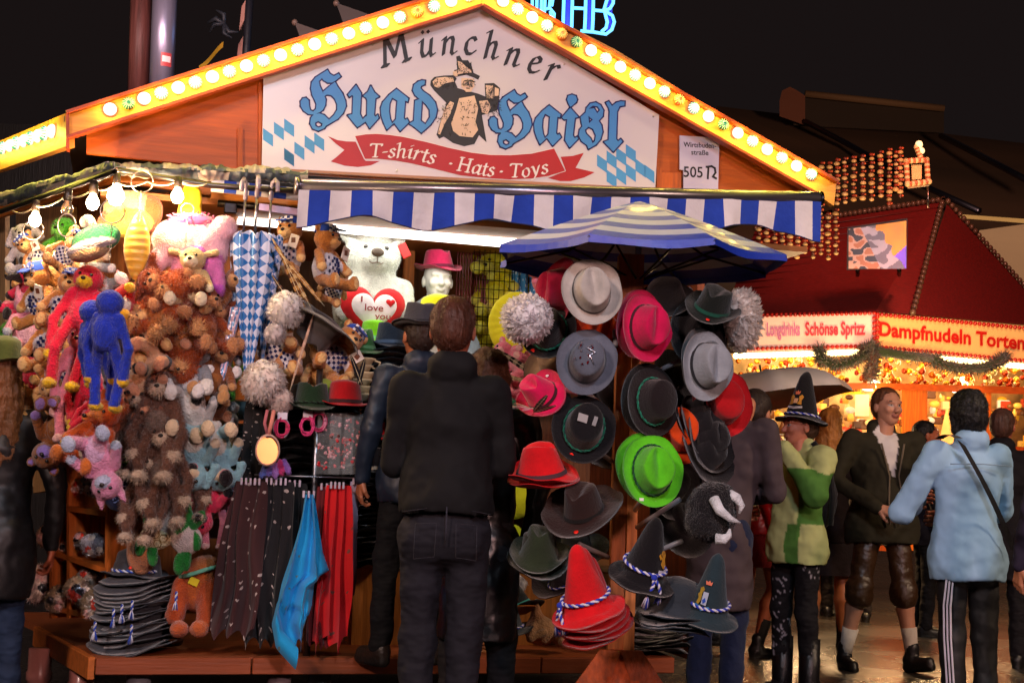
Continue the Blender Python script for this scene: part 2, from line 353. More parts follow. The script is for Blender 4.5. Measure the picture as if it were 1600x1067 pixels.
# side fascia running back to the left along the chamfered corner
WL=Vector((-.28,.956,0)).normalized(); WNi=Vector((.956,.28,0))
def wing(px,py,back=0): # plane through the left corner of the facade, heading back-left (stall-local)
    a=l2w(fl(104,200,-.06)); a.z=0; dirw=(E1*WL.x+E2*WL.y); nrm=Vector((dirw.y,-dirw.x,0)); 
    r=ray(px,py); t=(a+nrm*back-CP).dot(nrm)/r.dot(nrm); p=CP+r*t-FO; return Vector((p.dot(E1),p.dot(E2),p.z))
wn=lambda x,y,th: wing(x,y,0)+WNi*th
g=MB(); g.poly([(-30,233),(103,177),(103,229),(-30,276)],wn,.04,hx('#d8923a')); sp('side_fascia',g,woodh)
g=MB(); g.poly([(103,174),(108,176),(108,232),(103,231)],lambda x,y,th:fl(x,y,-.09)+Vector((0,th,0)),.09,ORED); sp('corner_trim',g,woodm)
# bulbs
glassw=glow((1,.95,.92),.74); glasst=glow((.70,.98,.98),.62)
NBL=[0]
def bulb_obj(name, c, rr, kind, nrm=(0,-1,0), parent=stall):
    M=orient(c,nrm,(0,0,1)).to_3x3()
    mb=MB(); mb.lathe([(rr*.62,0),(rr*.66,.012),(rr*.6,.014)],hx('#d8cfc0'),14,M=Matrix.Translation(c)@M.to_4x4()); base=mb.obj(name,plastic,parent)
    q=MB(); prof=[(0.001,.036),(rr*.45,.034),(rr*.8,.026),(rr,.013),(rr*.9,.004),(rr*.5,0)]
    if kind in('teal','amber'):
        cm=hx('#1f8078') if kind=='teal' else hx('#d88a50'); q.lathe(prof,cm,20,M=Matrix.Translation(c)@M.to_4x4())
        for k in range(14):
            a=2*PI*k/14; d1=M@Vector((math.cos(a),math.sin(a),0)); up=M@Vector((0,0,1)); q.tube([Vector(c)+d1*rr*.3+up*.037,Vector(c)+d1*rr*.75+up*.031,Vector(c)+d1*rr*.97+up*.018],.0016,hx('#bfe8dc') if kind=='teal' else hx('#f6d8a8'),5)
        q.obj('glass_cap',plastic,base)
    else:
        q.lathe(prof,(1,1,1),20,M=Matrix.Translation(c)@M.to_4x4()); q.obj('glass_cap',glassw if kind=='white' else glasst,base)
        NBL[0]+=1
        lamp('bulb_light','POINT',l2w(Vector(c)+Vector(nrm)*.060+Vector((0,0,-.004))),1.0,(1,.80,.10),.018)
        if kind=='mint':
            q=MB()
            for k in range(14):
                a=2*PI*k/14; d1=M@Vector((math.cos(a),math.sin(a),0)); up=M@Vector((0,0,1)); q.tube([Vector(c)+d1*rr*.55+up*.036,Vector(c)+d1*rr*.8+up*.030,Vector(c)+d1*rr*1.04+up*.015],.0028,hx('#2f9894'),5)
            q.obj('cap_rim',plastic,base)
LB=[(172,172),(201,163)]+[(172+26.6*i,172-8.45*i) for i in range(2,22)]
RB=[(785+22.9*i,3+12.86*i) for i in range(22)]
for i,(x,y) in enumerate(LB):
    k={1:'teal',18:'amber'}.get(i,'white' if i%2==0 else 'mint'); bulb_obj('fascia_bulb',fl(x,y,-.062),.031,k)
for i,(x,y) in enumerate(RB):
    k={4:'amber',5:'teal',12:'amber',15:'teal'}.get(i,'white' if i%2==0 else 'mint')
    if i in(13,): k='mint'
    bulb_obj('fascia_bulb',fl(x,y,-.062),.031,k)
for i in range(10):
    x=85-i*11.0; bulb_obj('side_bulb',wing(x,206+(85-x)*.34,-.0),.034,'mint' if i%2 else 'white',(-.956,-.28,0))
# roof skin, ridge and inside ceiling
def roofpt(px,py,d): p=fl(px,py,-.05); return Vector((p.x,d,p.z))
g=MB()
for a,b_ in (((100,176),(755,-32)),((755,-32),(1312,284))):
    A=fl(*a,-.05);B=fl(*b_,-.05)
    for dz in (0,.02): pass
    vs=[(A.x,-.015,A.z-.035),(B.x,-.015,B.z-.035),(B.x,2.6,B.z-.035),(A.x,2.6,A.z-.035)]; vs+=[(x,y,z+.025) for x,y,z in vs]
    g.add(vs,[(0,1,2,3),(7,6,5,4),(0,4,5,1),(1,5,6,2),(2,6,7,3),(3,7,4,0)],hx('#2b2422'))
sp('roof',g,paint)
zc=fl(600,320,0).z
CE=fl(750,330,.4)
# ceiling soffit boards seen from below, back wall, side wall, floor platform
ZS=2.42
XR=fl(1275,400,.0).x; XL=fl(150,400,.0).x
g=MB(); g.box(((XL+XR)/2,1.0,ZS+.02),((XR-XL)/2,.9,.015),hx('#a8662c')); sp('ceiling_boards',g,woodh)
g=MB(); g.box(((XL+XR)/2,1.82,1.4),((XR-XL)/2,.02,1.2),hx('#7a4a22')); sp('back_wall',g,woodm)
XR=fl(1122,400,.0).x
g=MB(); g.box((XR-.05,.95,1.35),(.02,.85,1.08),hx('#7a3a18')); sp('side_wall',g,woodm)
g=MB(); # beams of the opening
g.poly([(330,300),(1130,338),(1130,353),(330,318)],on_facade(.10),.06,hx('#b87030')); sp('front_beam',g,woodh)
# left timber panels and post behind the toys
g=MB(); 
for x0,x1,c in ((-30,8,'#c9a272'),(25,50,'#d3b080'),(52,112,'#b98e5c')):
    g.poly([(x0,325),(x1,322),(x1,760),(x0,770)],lambda x,y,th: wing(x,y,.42)+WNi*th,.03,hx(c))
g.poly([(112,300),(185,290),(185,900),(112,900)],lambda x,y,th: wing(x,y,.46)+WNi*th,.03,hx('#b06a34'))
sp('left_wall',g,woodm)
g=MB(); g.poly([(190,300),(400,300),(400,700),(190,700)],on_facade(.75),.03,hx('#b5682c')); sp('inner_partition',g,woodm)
g=MB(); g.poly([(-40,330),(170,262),(330,285),(330,306),(178,283),(-40,352)],lambda x,y,th:(wing(x,y,.30) if x<178 else fl(x,y,.24))+Vector((.2,.9,0))*th,.05,hx('#c06a20')); sp('eaves_board',g,woodh)
# crumpled tarpaulin roll along the front of the eaves
def tarp(u,v):
    x=-40+520*u; base=(312-(x+40)*.275) if x<178 else 252+(x-178)*.045
    if x>178: P0=fl(x,base,-.02)
    else: P0=wing(x,base,.0)
    th=2*PI*v; r=.042*(1+.5*noise.noise(Vector((u*22,v*2,1)))+.35*noise.noise(Vector((u*60,v*5,4))))
    return P0+Vector((0,-math.cos(th)*r*1.2,math.sin(th)*r*.8-.035))
tm=mat('tarp_foil',rough=.5,metal=0,bump=.9,bscale=16,var=.3)
g=MB(); g.grid(tarp,420,20,col=lambda u,v: hx('#a4988c') if noise.noise(Vector((u*16,v*1.6,9)))+.3*noise.noise(Vector((u*60,v*6,2)))>.05 else hx('#4a5258'))
sp('rolled_tarpaulin',g,tm)
g=MB(); g.tube([wing(-40,345,-.05),wing(178,268,-.05),fl(182,266,-.10),fl(330,290,-.10),fl(480,300,-.10)],.014,hx('#6a625c'),8); sp('gutter_rail',g,metal)
# awning: roller tube and striped valance
T0=fl(466,291,-.30);T1=fl(1279,311,-.30)
aw=MB(); aw.tube([T0,T1],.036,hx('#55525a'),20); awn=sp('awning_roller',aw,mat('roller_grey',hx('#77717c'),rough=.28,metal=.85,bump=.03,var=.06))
g=MB(); g.tube([T0+Vector((-.016,0,0)),T0],.042,hx('#a8a0a0'),20); g.obj('end_cap',metal,awn); g=MB(); g.tube([T1,T1+Vector((.014,0,0))],.04,hx('#2a2a30'),20); g.obj('end_cap',metal,awn)
BLUE=hx('#1f3fa8'); WHITE=hx('#d8d2d6')
def valance(u,v):
    p=T0.lerp(T1,u); dl=.155+.028*math.cos(u*2*PI*4.05+.3)+(.035 if u>.93 else 0)*(u-.93)/.07
    w_=.022*math.sin(u*37)*v+.012*math.sin(u*83+1)*v
    return Vector((p.x, -.30-.03+w_*1.2+.01*v, p.z-.012-dl*v))
ns=27
def vcol(u,v): return BLUE if int((u*ns+.55))%2==1 else WHITE
g=MB(); g.grid(valance,270,6,col=vcol); g.tube([valance(i/200,1.005) for i in range(201)],.003,hx('#1a2450'),5); g.obj('striped_valance',cloth,awn)
def vtop(u,v): # the fabric that rolls back to the wall
    p=T0.lerp(T1,u); return Vector((p.x,-.30+.32*v,p.z+.034+.0*v))
g=MB(); g.grid(vtop,135,1,col=vcol); g.obj('awning_fabric',cloth,awn)
# second striped roll at the left
g=MB(); A=fl(330,290,-.02);B=fl(466,304,-.06); g.grid(lambda u,v:A.lerp(B,u)+Vector((0,-math.cos(2*PI*v)*.03,math.sin(2*PI*v)*.03)),28,14,col=lambda u,v:BLUE if int(u*7+.2)%2==1 else WHITE); g.obj('rolled_fabric',cloth,awn)
g=MB(); g.tube([fl(340,318,.05),fl(480,330,.05)],.018,hx('#3a3630'),8); g.box(fl(360,326,.03),(.03,.02,.025),hx('#2a2a2c'),bev=.004); sp('hook_rail',g,metal)
g=MB(); g.box((fl(420,326,.0)+fl(500,336,.0))/2,(.17,.012,.016),hx('#b9a0c8'),Matrix.Rotation(R(3),3,'Y')); sp('price_rail',g,plastic)
# luminous strip under the ceiling
LS0=fl(372,335,.45);LS1=fl(838,376,.45)
ang=math.atan2(LS1.z-LS0.z,LS1.x-LS0.x)
g=MB(); g.box((LS0+LS1)/2,((LS1-LS0).length/2,.06,.042),(1,1,1),Matrix.Rotation(-ang,3,'Y')); lb=sp('light_strip',g,glow((1,.93,.84),2.6))
g=MB(); g.box((LS0+LS1)/2+Vector((0,.02,.056)),((LS1-LS0).length/2+.01,.075,.012),hx('#8a7868'),Matrix.Rotation(-ang,3,'Y')); g.obj('lamp_housing',paint,lb)
lamp('ceiling_lamp','AREA',l2w(((LS0+LS1)/2+Vector((0,.1,-.06)))),5.0,(1,.92,.82),.9,l2w(((LS0+LS1)/2+Vector((0,.7,-1.4)))))
# counter, step and platform
PZ=.32
def pf(px,py,d): return fl(px,py,d)
PX0=fl(150,1015,-.12).x; PX1=fl(1046,1030,-.12).x
g=MB(); vs=[(PX0,-.16),(PX1,-.16),(PX1,1.7),(PX0-.5,1.7),(PX0-.30,1.02)]
g.poly([(a,b_) for a,b_ in vs],lambda x,y,th:Vector((x,y,PZ-th)),.04,hx('#96502a')); sp('platform_deck',g,woodh)
g=MB(); 
for k in range(4):
    a=PX0+(PX1-PX0)*k/4; b_=PX0+(PX1-PX0)*(k+1)/4; g.box(((a+b_)/2,-.178,PZ-.038),((b_-a)/2-.003,.017,.037),hx('#8a4424'),bev=.004)
A=Vector((PX0,-.16,0));B=Vector((PX0-.30,1.02,0)); d=(B-A); g.box((A+B)/2+Vector((-.014,-.01,PZ-.05)),(d.length/2,.016,.05),hx('#c0692c'),Matrix.Rotation(math.atan2(d.y,d.x),3,'Z'),bev=.004)
sp('platform_edge',g,woodh)
for px,d,c in ((128,.28,'#b07068'),(62,.62,'#b87a70'),(218,-.06,'#8a8e9a'),(437,-.06,'#8a7e86'),(500,-.06,'#767d88'),(760,-.02,'#6a6a70')):
    q=fl(px,1040,d) if d<.2 else fl(px,1040,d); g=MB(); g.lathe([(.0,.0),(.055,.0),(.055,.10),(.062,.105),(.062,.14),(.056,.15),(.056,.255),(0,.255)],hx(c),18,M=Matrix.Translation((q.x,d,.003))); sp('platform_foot',g,plastic)
CX0=fl(552,900,.28).x; CX1=fl(1000,900,.28).x
g=MB(); g.box(((CX0+CX1)/2,.55,.50),((CX1-CX0)/2,.27,.198),hx('#a86a2c'),bev=.004)
sp('counter_base',g,woodm)
g=MB(); g.box(((CX0+CX1)/2,.56,.712),((CX1-CX0)/2+.02,.30,.014),hx('#c08850')); sp('counter_top',g,woodh)
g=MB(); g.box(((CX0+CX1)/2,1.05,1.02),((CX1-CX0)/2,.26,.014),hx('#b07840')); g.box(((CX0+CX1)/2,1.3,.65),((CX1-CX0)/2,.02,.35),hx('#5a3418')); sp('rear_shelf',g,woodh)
# drip edge pieces
for i in range(26):
    pass
# ================= SIGN =================
sign=thing('sign_board','white gabled sign reading Münchner Huad Haisl above the awning','sign',FO,YAW)
g=MB(); g.poly([(412,122),(752,14),(762,17),(1030,180),(1024,294),(409,262)],on_facade(-.004),.016,hx('#d6ccce')); g.obj('panel',mat('sign_white',rough=.32,var=.05,vscale=1.2,coat=.25),sign)
g=MB(); g.poly([(408,262),(1024,294),(1024,298),(408,266)],on_facade(-.012),.02,hx('#b07a58')); g.obj('bottom_trim',woodh,sign)
def sheet(name, polys, d, m=paint, parent=sign, th=.0012):
    mb=MB()
    for k,pl in enumerate(polys):
        pts,hol,c=pl; mb.poly(pts,on_facade(d),th,c,hol)
    return mb.obj(name,m,parent)
def ribbon(pts,wd,closed=True):
    out=[]; n=len(pts)
    for i in range(n if closed else n-1):
        a=Vector(pts[i]);b_=Vector(pts[(i+1)%n]); d=(b_-a)
        if d.length<1e-6: continue
        d.normalize(); q=Vector((-d.y,d.x))*wd; e=d*wd*.8
        out.append([tuple(a-q-e),tuple(b_-q+e),tuple(b_+q+e),tuple(a+q-e)])
    return out
def chaikin(pts,n=1):
    for _ in range(n):
        o=[]
        for i in range(len(pts)):
            a=pts[i];b_=pts[(i+1)%len(pts)]; o+= [(a[0]*.8+b_[0]*.2,a[1]*.8+b_[1]*.2),(a[0]*.2+b_[0]*.8,a[1]*.2+b_[1]*.8)]
        pts=o
    return pts
HL=[[(360,68),(300,105),(230,150),(190,200),(180,270),(195,340),(225,400),(240,440),(235,490),(205,520),(170,505),(160,460),(155,400),(125,370),(90,378),(68,410),(70,460),(100,510),(150,545),(215,552),(270,530),(310,500),(335,450),(340,390),(318,330),(305,305),(275,240),(265,190),(300,155),(320,180),(360,205),(410,205),(450,180),(502,140),(480,108),(430,135),(385,110)],
 [(440,196),(470,250),(520,320),(552,400),(560,460),(530,535),(470,600),(400,640),(330,680),(300,640),(375,610),(430,560),(465,500),(465,440),(440,380),(400,340),(350,335),(325,352),(312,305)],
 [(215,545),(270,540),(325,560),(375,608),(345,670),(325,700),(260,728),(200,705),(172,650),(180,590)]]
HHOLE=[[],[],[[(225,640),(262,622),(305,650),(300,680),(262,695),(228,675)]]]
UL=[[(670,232),(725,320),(712,545),(742,605),(775,570),(800,610),(685,690),(580,560),(632,548),(640,350),(628,337),(597,360),(582,335)],
 [(830,240),(868,310),(920,357),(880,378),(865,560),(882,577),(905,555),(916,590),(818,700),(760,600),(790,560),(792,400),(782,372),(748,350),(800,305)]]
AL=[[(1110,275),(1240,378),(1232,412),(1203,402),(1188,590),(1205,610),(1225,598),(1245,635),(1150,730),(1085,642),(1005,715),(970,640),(945,560),(940,480),(960,420),(1030,340)]]
AH=[[[(1062,368),(1120,400),(1105,602),(1062,650),(1040,600),(1028,520),(1034,430)]]]
DL=[[(1420,185),(1415,225),(1380,240),(1368,265),(1400,300),(1470,350),(1530,420),(1550,500),(1535,580),(1480,660),(1380,750),(1310,690),(1250,650),(1300,620),(1312,402),(1362,384),(1312,340),(1288,290),(1300,230),(1345,195),(1385,182)]]
DH=[[[(1385,400),(1430,440),(1470,500),(1475,580),(1425,660),(1372,620)]]]
IL=[[(912,340),(1000,440),(962,450),(940,640),(960,670),(985,655),(998,675),(905,770),(855,690),(880,460),(847,467),(822,445)],[(915,330),(975,280),(986,250),(972,212),(930,197),(888,212),(878,250),(890,285)]]
SL=[[(1110,785),(1095,745),(1035,700),(1005,640),(1015,580),(1045,540),(1035,500),(1025,440),(1080,390),(1090,340),(1130,295),(1190,282),(1240,310),(1272,370),(1265,430),(1220,480),(1250,530),(1262,600),(1240,680),(1190,740)]]
SH=[[[(1110,430),(1160,468),(1115,508)],[(1070,580),(1110,545),(1160,570),(1190,640),(1180,700),(1155,725),(1130,670),(1080,620)],[(1170,345),(1205,400),(1235,365),(1210,325),(1160,315),(1110,352)]]]
LL=[[(1300,285),(1330,270),(1365,320),(1410,285),(1460,270),(1502,272),(1500,315),(1450,322),(1420,380),(1410,680),(1430,705),(1460,680),(1480,705),(1380,815),(1280,710),(1330,690),(1340,380),(1330,340)]]
def T1f(p): return (460+p[0]/6.957,100+p[1]/6.957)
def T2f(p): return (760+p[0]/6.957,120+p[1]/6.957)
def TH2(p): return T2f(((p[0]-65)*.935+28,(p[1]-68)*.955+150))
def TA2(p): return T2f(((p[0]-940)*.955+520,(p[1]-275)*.955+315))
LBL=hx('#3c86c8'); DBL=hx('#0c1260')
for shapes,holes,tf in ((HL,HHOLE,T1f),(UL,[[],[]],T1f),(AL,AH,T1f),(DL,DH,T1f),(HL,HHOLE,TH2),(AL,AH,TA2),(IL,[[],[]],T2f),(SL,SH,T2f),(LL,[[]],T2f)):
    fills=[];rib=[];q=MB()
    for s_,hs in zip(shapes,holes):
        pts=[tf(p) for p in s_]; hh=[[tf(p) for p in h] for h in hs]; fills.append((pts,hh,LBL))
        for lp in [pts]+hh: rib+=ribbon(lp,2.1)
    L0=sheet('letter',[(r_,(),DBL) for r_ in rib],-.0075)
    L0b=MB()
    for k,(p_,h_,c_) in enumerate(fills): L0b.poly(p_,on_facade(-.0100-.0006*k),.002,LBL,h_)
    L0b.obj('letter_face',paint,L0)
# stroke font with a slanted pen
GL={'M':(1.25,[[(.02,0),(.2,1.5)],[(.2,1.5),(.58,.35)],[(.58,.35),(1.05,1.5)],[(1.05,1.5),(1.15,0)],[(-.12,.02),(.2,.02)],[(.98,.02),(1.35,.06)],[(.02,1.48),(.22,1.48)]]),
'u':(.85,[[(.02,.86),(.18,1),(.14,.3),(.22,.03),(.42,.05),(.66,.4)],[(.7,1),(.64,.2),(.72,.02),(.88,.12)]]),
'n':(.9,[[(.02,.86),(.16,1),(.1,0)],[(.13,.6),(.36,.95),(.56,.98),(.62,.8),(.56,.12),(.66,.0),(.82,.12)]]),
'c':(.72,[[(.6,.82),(.5,.98),(.28,.95),(.1,.7),(.08,.3),(.22,.04),(.45,.02),(.64,.2)]]),
'h':(.9,[[(.0,1.5),(.2,1.62),(.14,0)],[(.15,.6),(.36,.95),(.56,.98),(.62,.8),(.56,.12),(.66,0),(.82,.12)]]),
'e':(.75,[[(.1,.48),(.55,.66),(.56,.88),(.38,1),(.18,.86),(.07,.5),(.1,.2),(.26,.02),(.5,.06),(.64,.2)]]),
'r':(.65,[[(.02,.86),(.17,1),(.12,0)],[(.14,.6),(.34,.92),(.5,1),(.58,.88)]]),
'T':(1.0,[[(.02,1.4),(.9,1.4)],[(.46,1.4),(.46,0)],[(.28,.02),(.64,.02)],[(.03,1.22),(.02,1.4)],[(.89,1.22),(.9,1.4)]]),
'-':(.5,[[(.05,.55),(.38,.6)]]),'.':(.5,[[(.15,.5),(.27,.56)],[(.15,.6),(.27,.5)]]),' ':(.3,[]),
's':(.62,[[(.5,.82),(.36,.98),(.16,.9),(.14,.68),(.44,.42),(.46,.16),(.28,0),(.08,.08),(.04,.22)]]),
'i':(.42,[[(.02,.86),(.17,1),(.14,.14),(.22,0),(.36,.1)],[(.15,1.3),(.22,1.36)]]),
't':(.5,[[(.2,1.3),(.17,.2),(.26,.0),(.44,.1)],[(.02,.95),(.42,.98)]]),
'H':(1.15,[[(.18,0),(.18,1.4)],[(.85,0),(.85,1.4)],[(.18,.74),(.85,.74)],[(.04,.02),(.32,.02)],[(.7,.02),(1,.02)],[(.04,1.4),(.32,1.4)],[(.7,1.4),(1,1.4)]]),
'a':(.8,[[(.56,.84),(.34,.98),(.1,.7),(.08,.25),(.2,.02),(.4,.12),(.58,.5)],[(.6,1),(.54,.15),(.64,0),(.78,.12)]]),
'o':(.82,[[(.36,.98),(.1,.74),(.08,.28),(.3,.02),(.54,.1),(.66,.5),(.58,.86),(.36,.98)]]),
'y':(.8,[[(.04,.98),(.16,.96),(.34,.1)],[(.64,1),(.36,.06),(.12,-.4),(-.04,-.36)]])}
def stroke_text(txt, place, wd, nib=R(38), th2=.28):
    """place(x,y)->pixel point; returns nib polygons"""
    out=[]; x=0; n=Vector((math.cos(nib),math.sin(nib)))*wd; m_=Vector((-math.sin(nib),math.cos(nib)))*wd*th2
    for ch in txt:
        wg,st=GL[ch]
        for s_ in st:
            for a,b_ in zip(s_[:-1],s_[1:]):
                a=Vector((a[0]+x,a[1]));b_=Vector((b_[0]+x,b_[1])); pts=[]
                for c in (a,b_):
                    for u_,v_ in((1,1),(1,-1),(-1,-1),(-1,1)): pts.append(c+n*u_+m_*v_)
                pts=hull(pts); out.append([place(p[0],p[1]) for p in pts])
        x+=wg
    return out,x
def hull(P_):
    P_=sorted(set((round(p[0],6),round(p[1],6)) for p in P_))
    def half(Q):
        h=[]
        for p in Q:
            while len(h)>1 and (h[-1][0]-h[-2][0])*(p[1]-h[-2][1])-(h[-1][1]-h[-2][1])*(p[0]-h[-2][0])<=0: h.pop()
            h.append(p)
        return h
    a=half(P_); b_=half(P_[::-1]); return a[:-1]+b_[:-1]
BLK=hx('#0c0a10')
def placer(x0,y0,sc,angd,sh=.12):
    ca,sa=math.cos(R(angd)),math.sin(R(angd))
    return lambda x,y:(x0+(x+y*sh)*sc*ca+y*sc*sa, y0+(x+y*sh)*sc*sa-y*sc*ca)
MU=[('M',601,104,31,-14),('u',655,90,27,-6),('n',690,86,27,-3),('c',724,85,27,2),('h',754,91,27,5),('n',787,101,27,10),('e',822,112,27,14),('r',849,124,27,17)]
for k,(ch,x0,y0,sc,ag) in enumerate(MU):
    pl=placer(x0,y0,sc,ag); ps,_=stroke_text(ch,pl,.105)
    if k==1:
        for dx in (.18,.5): c=Vector((dx,1.42)); ps.append([pl(c.x-.12,c.y),pl(c.x,c.y-.13),pl(c.x+.12,c.y),pl(c.x,c.y+.13)])
    mb=MB()
    for j,p_ in enumerate(ps): mb.poly(p_,on_facade(-.0062-.00035*(j%9)),.001,BLK)
    mb.obj('letter',paint,sign)
# banner
RED=hx('#b0060e')
zb=lambda p:(500+p[0]/7.27,200+p[1]/7.27)
zc_=lambda p:(720+p[0]/7.27,200+p[1]/7.27)
top=[zb(p) for p in ((400,95),(520,75),(640,70),(780,80),(950,105),(1200,160),(1450,225),(1600,258))]+[zc_(p) for p in ((120,283),(330,308),(560,312),(800,295),(1060,236))]
bot=[zc_(p) for p in ((1185,488),(1000,545),(800,575),(560,585),(300,570),(0,540))]+[zb(p) for p in ((1300,465),(1050,405),(850,370),(650,350),(512,352))]
wht=hx('#e8dcd8')
sheet('banner_edge',[([(p[0]+0,p[1]-.9) for p in top[:]]+[(p[0]+.6,p[1]+1.0) for p in bot],(),wht)],-.0062)
ban=sheet('banner',[(top+bot,(),RED)],-.0085)
sheet('banner_tail',[([zb(p) for p in ((92,97),(200,140),(300,155),(405,158),(500,355),(520,375),(680,378),(580,425),(430,445),(280,430),(122,382),(190,330),(278,252),(180,180))],(),RED)],-.0055)
sheet('banner_tail',[([zc_(p) for p in ((1135,330),(1270,320),(1397,285),(1305,455),(1520,505),(1400,565),(1250,605),(1130,605),(990,570),(1195,488))],(),RED)],-.0055)
def bcurve(s_):  # centre baseline of the banner, s in px from x=577
    xs=[577,640,700,760,820,865]; ys=[244,246,262,274,276,268]
    return float(np.interp(s_,xs,ys))
def bpl(x,y,sc=14.8):
    px=577+x*sc; s1=(bcurve(px+8)-bcurve(px-8))/16; return (px+(y*sc)*s1+y*sc*.1, bcurve(px)-y*sc*.98+1.5)
for word,x0 in (('T-shirts',0),('.',8.15),('Hats',9.2),('.',13.6),('Toys',14.75)):
    wds,_=stroke_text(word,lambda x,y:bpl(x*1.32+x0,y),.085)
    mb=MB()
    for j,p_ in enumerate(wds): mb.poly(p_,on_facade(-.0105-.00035*(j%9)),.001,wht)
    mb.obj('lettering',paint,ban)
# bavarian lozenges
LZ=hx('#4494cc')
def loz(x,y,w_=8.3,h_=12.5,dx=0): return [(x-w_,y-h_*.82),(x-w_+.01,y+h_*.3),(x+w_,y+h_),(x+w_,y-h_*.35)]
lz=[]
for (x,y,hw) in ((419,215,1),(435,204,1),(451,198,1),(467,192,1),(450,246,1),(466,240,1),(482,233,1),(498,226,1),(466,262,0),(482,216,0)):
    pass
for c_ in range(6):
    for r_ in range(4):
        if (c_+r_)%2: continue
        x=420+c_*15.8; y=207+r_*12.8-(c_)*1.0
        if x>500 or y>256 or (c_>=4 and r_<1): continue
        lz.append(([(x-8,y-15),(x+8,y),(x+8,y+11),(x-8,y-3)],(),LZ))
def lozenges(cols):
    o=[]
    for x,ys in cols:
        for y in ys: o.append(([(x-8,y-14.5),(x+7.5,y-3.5),(x+7.5,y+14.5),(x-8,y+3.5)],(),LZ))
    return o
lz=lozenges([(419,(215,)),(436,(205,)),(452,(200,246)),(468,(196,236)),(452,(246,)),(484,(226,)),(499,(222,))])
sheet('lozenge_pattern',lz[:4]+lz[5:],-.0055)
lz=lozenges([(941,(256,)),(956,(250,280)),(971,(245,275)),(986,(240,270)),(1001,(263,)),(1015,(272,))])
sheet('lozenge_pattern',lz,-.0055)
# engraved man with mug
em=MB(); zm=lambda p:(660+p[0]/6.885,80+p[1]/6.885)
def eml(polys,d,c):
    for j,p_ in enumerate(polys): em.poly([zm(q) for q in p_],on_facade(d-.0004*j),.0012,c)
INK=hx('#15120f'); FLS=hx('#e3bea0')
eml([[(90,320),(130,280),(230,265),(340,262),(370,300),(350,330),(380,400),(600,460),(700,500),(830,520),(845,600),(800,640),(640,690),(690,980),(610,905),(560,1000),(450,1025),(330,990),(230,920),(180,945),(152,900),(200,740),(260,560),(130,430),(85,370)],
 [(365,60),(400,50),(430,100),(490,100),(530,160),(550,235),(620,270),(600,310),(560,290),(470,255),(380,275),(330,240),(345,205),(375,200)],[(670,350),(770,345),(835,400),(825,520),(680,520)]],-.0060,INK)
eml([[(110,330),(150,290),(240,280),(330,290),(340,330),(240,350),(170,400),(130,380)],[(420,290),(555,300),(560,380),(520,440),(470,440),(420,390)],[(395,510),(560,480),(600,620),(570,760),(600,850),(540,930),(400,915),(330,860),(310,780),(360,640)],[(680,370),(760,372),(765,510),(690,510)],[(230,640),(300,540),(340,560),(300,680),(240,780),(190,900),(165,890)],[(780,390),(825,410),(820,480),(775,490)],[(380,110),(420,120),(470,170),(520,200),(530,232),(440,240),(370,255),(360,215),(395,190)],[(330,220),(370,215),(380,270),(340,270)],[(610,540),(700,530),(740,600),(700,680),(640,660)]],-.0080,FLS)
rr=random.Random(3); hs=[]
for _ in range(420):
    zx,zy,zw,zh=rr.choice([(110,280,220,100),(400,520,170,360),(170,560,150,340),(370,110,160,120),(610,530,220,150),(430,300,120,60),(680,370,90,140)]); x=zx+rr.random()*zw; y=zy+rr.random()*zh; L_=rr.uniform(8,38); a=rr.choice([1.4,1.7,2.2,.4])+rr.uniform(-.3,.3); w_=rr.uniform(2,5)
    dx,dy=math.cos(a)*L_,math.sin(a)*L_; hs.append([(x,y),(x+dx-dy*w_/L_,y+dy+dx*w_/L_),(x+dx+dy*w_/L_,y+dy-dx*w_/L_)])
hs+=[[(445,320),(475,312),(478,322),(448,330)],[(505,312),(540,318),(540,326),(505,322)],[(488,330),(496,330),(505,370),(480,372)],[(470,395),(510,398),(508,408),(472,404)]]
for j,p_ in enumerate(hs): em.poly([zm(q) for q in p_],on_facade(-.0122-.0002*(j%10)),.001,INK)
em.obj('engraved_figure',paint,sign)
# screws
g=MB()
for x,y in ((420,120),(582,70),(881,101),(1021,182),(620,267)): g.ball(fl(x,y,-.006),(.006,.003,.006),hx('#d8d0c8'),8,5)
g.obj('screw',metal,sign)
# house-number sign
ns_=thing('number_sign','small white street sign reading Wirtsbudenstraße 505 N','sign',FO,YAW)
g=MB(); g.poly([(1062,212),(1114,215),(1124,222),(1122,299),(1068,297),(1068,266),(1062,265)],on_facade(.028),.008,hx('#c8bfd0')); g.obj('panel',paint,ns_)
def font_poly(txt, size, bold=.012):
    cu=bpy.data.curves.new('t','FONT'); cu.body=txt; cu.offset=bold; cu.size=size; cu.resolution_u=3; ob=bpy.data.objects.new('t',cu); COL.objects.link(ob); dg=bpy.context.evaluated_depsgraph_get(); me=ob.evaluated_get(dg).to_mesh()
    vs=[(v.co.x,v.co.y) for v in me.vertices]; fs=[tuple(p.vertices) for p in me.polygons]; ob.evaluated_get(dg).to_mesh_clear(); bpy.data.objects.remove(ob); bpy.data.curves.remove(cu); return vs,fs
def text_on(name, txt, wpx, fn, col, m, parent, hpx=None, cx=True, offs=0):
    """txt fitted to width 1 x height 1 then fn(u,v)->3D"""
    vs,fs=font_poly(txt,1); xs=[v[0] for v in vs]; ys=[v[1] for v in vs]; x0,x1=min(xs),max(xs); y0,y1=min(ys),max(ys)
    mb=MB(); mb.add([fn((v[0]-x0)/(x1-x0),(v[1]-y0)/(y1-y0)) for v in vs],fs,col); return mb.obj(name,m,parent)
def px_rect(x0,y0,x1,y1,d,sk=0): return lambda u,v: fl(x0+(x1-x0)*u, y1+(y0-y1)*v+sk*u, d)
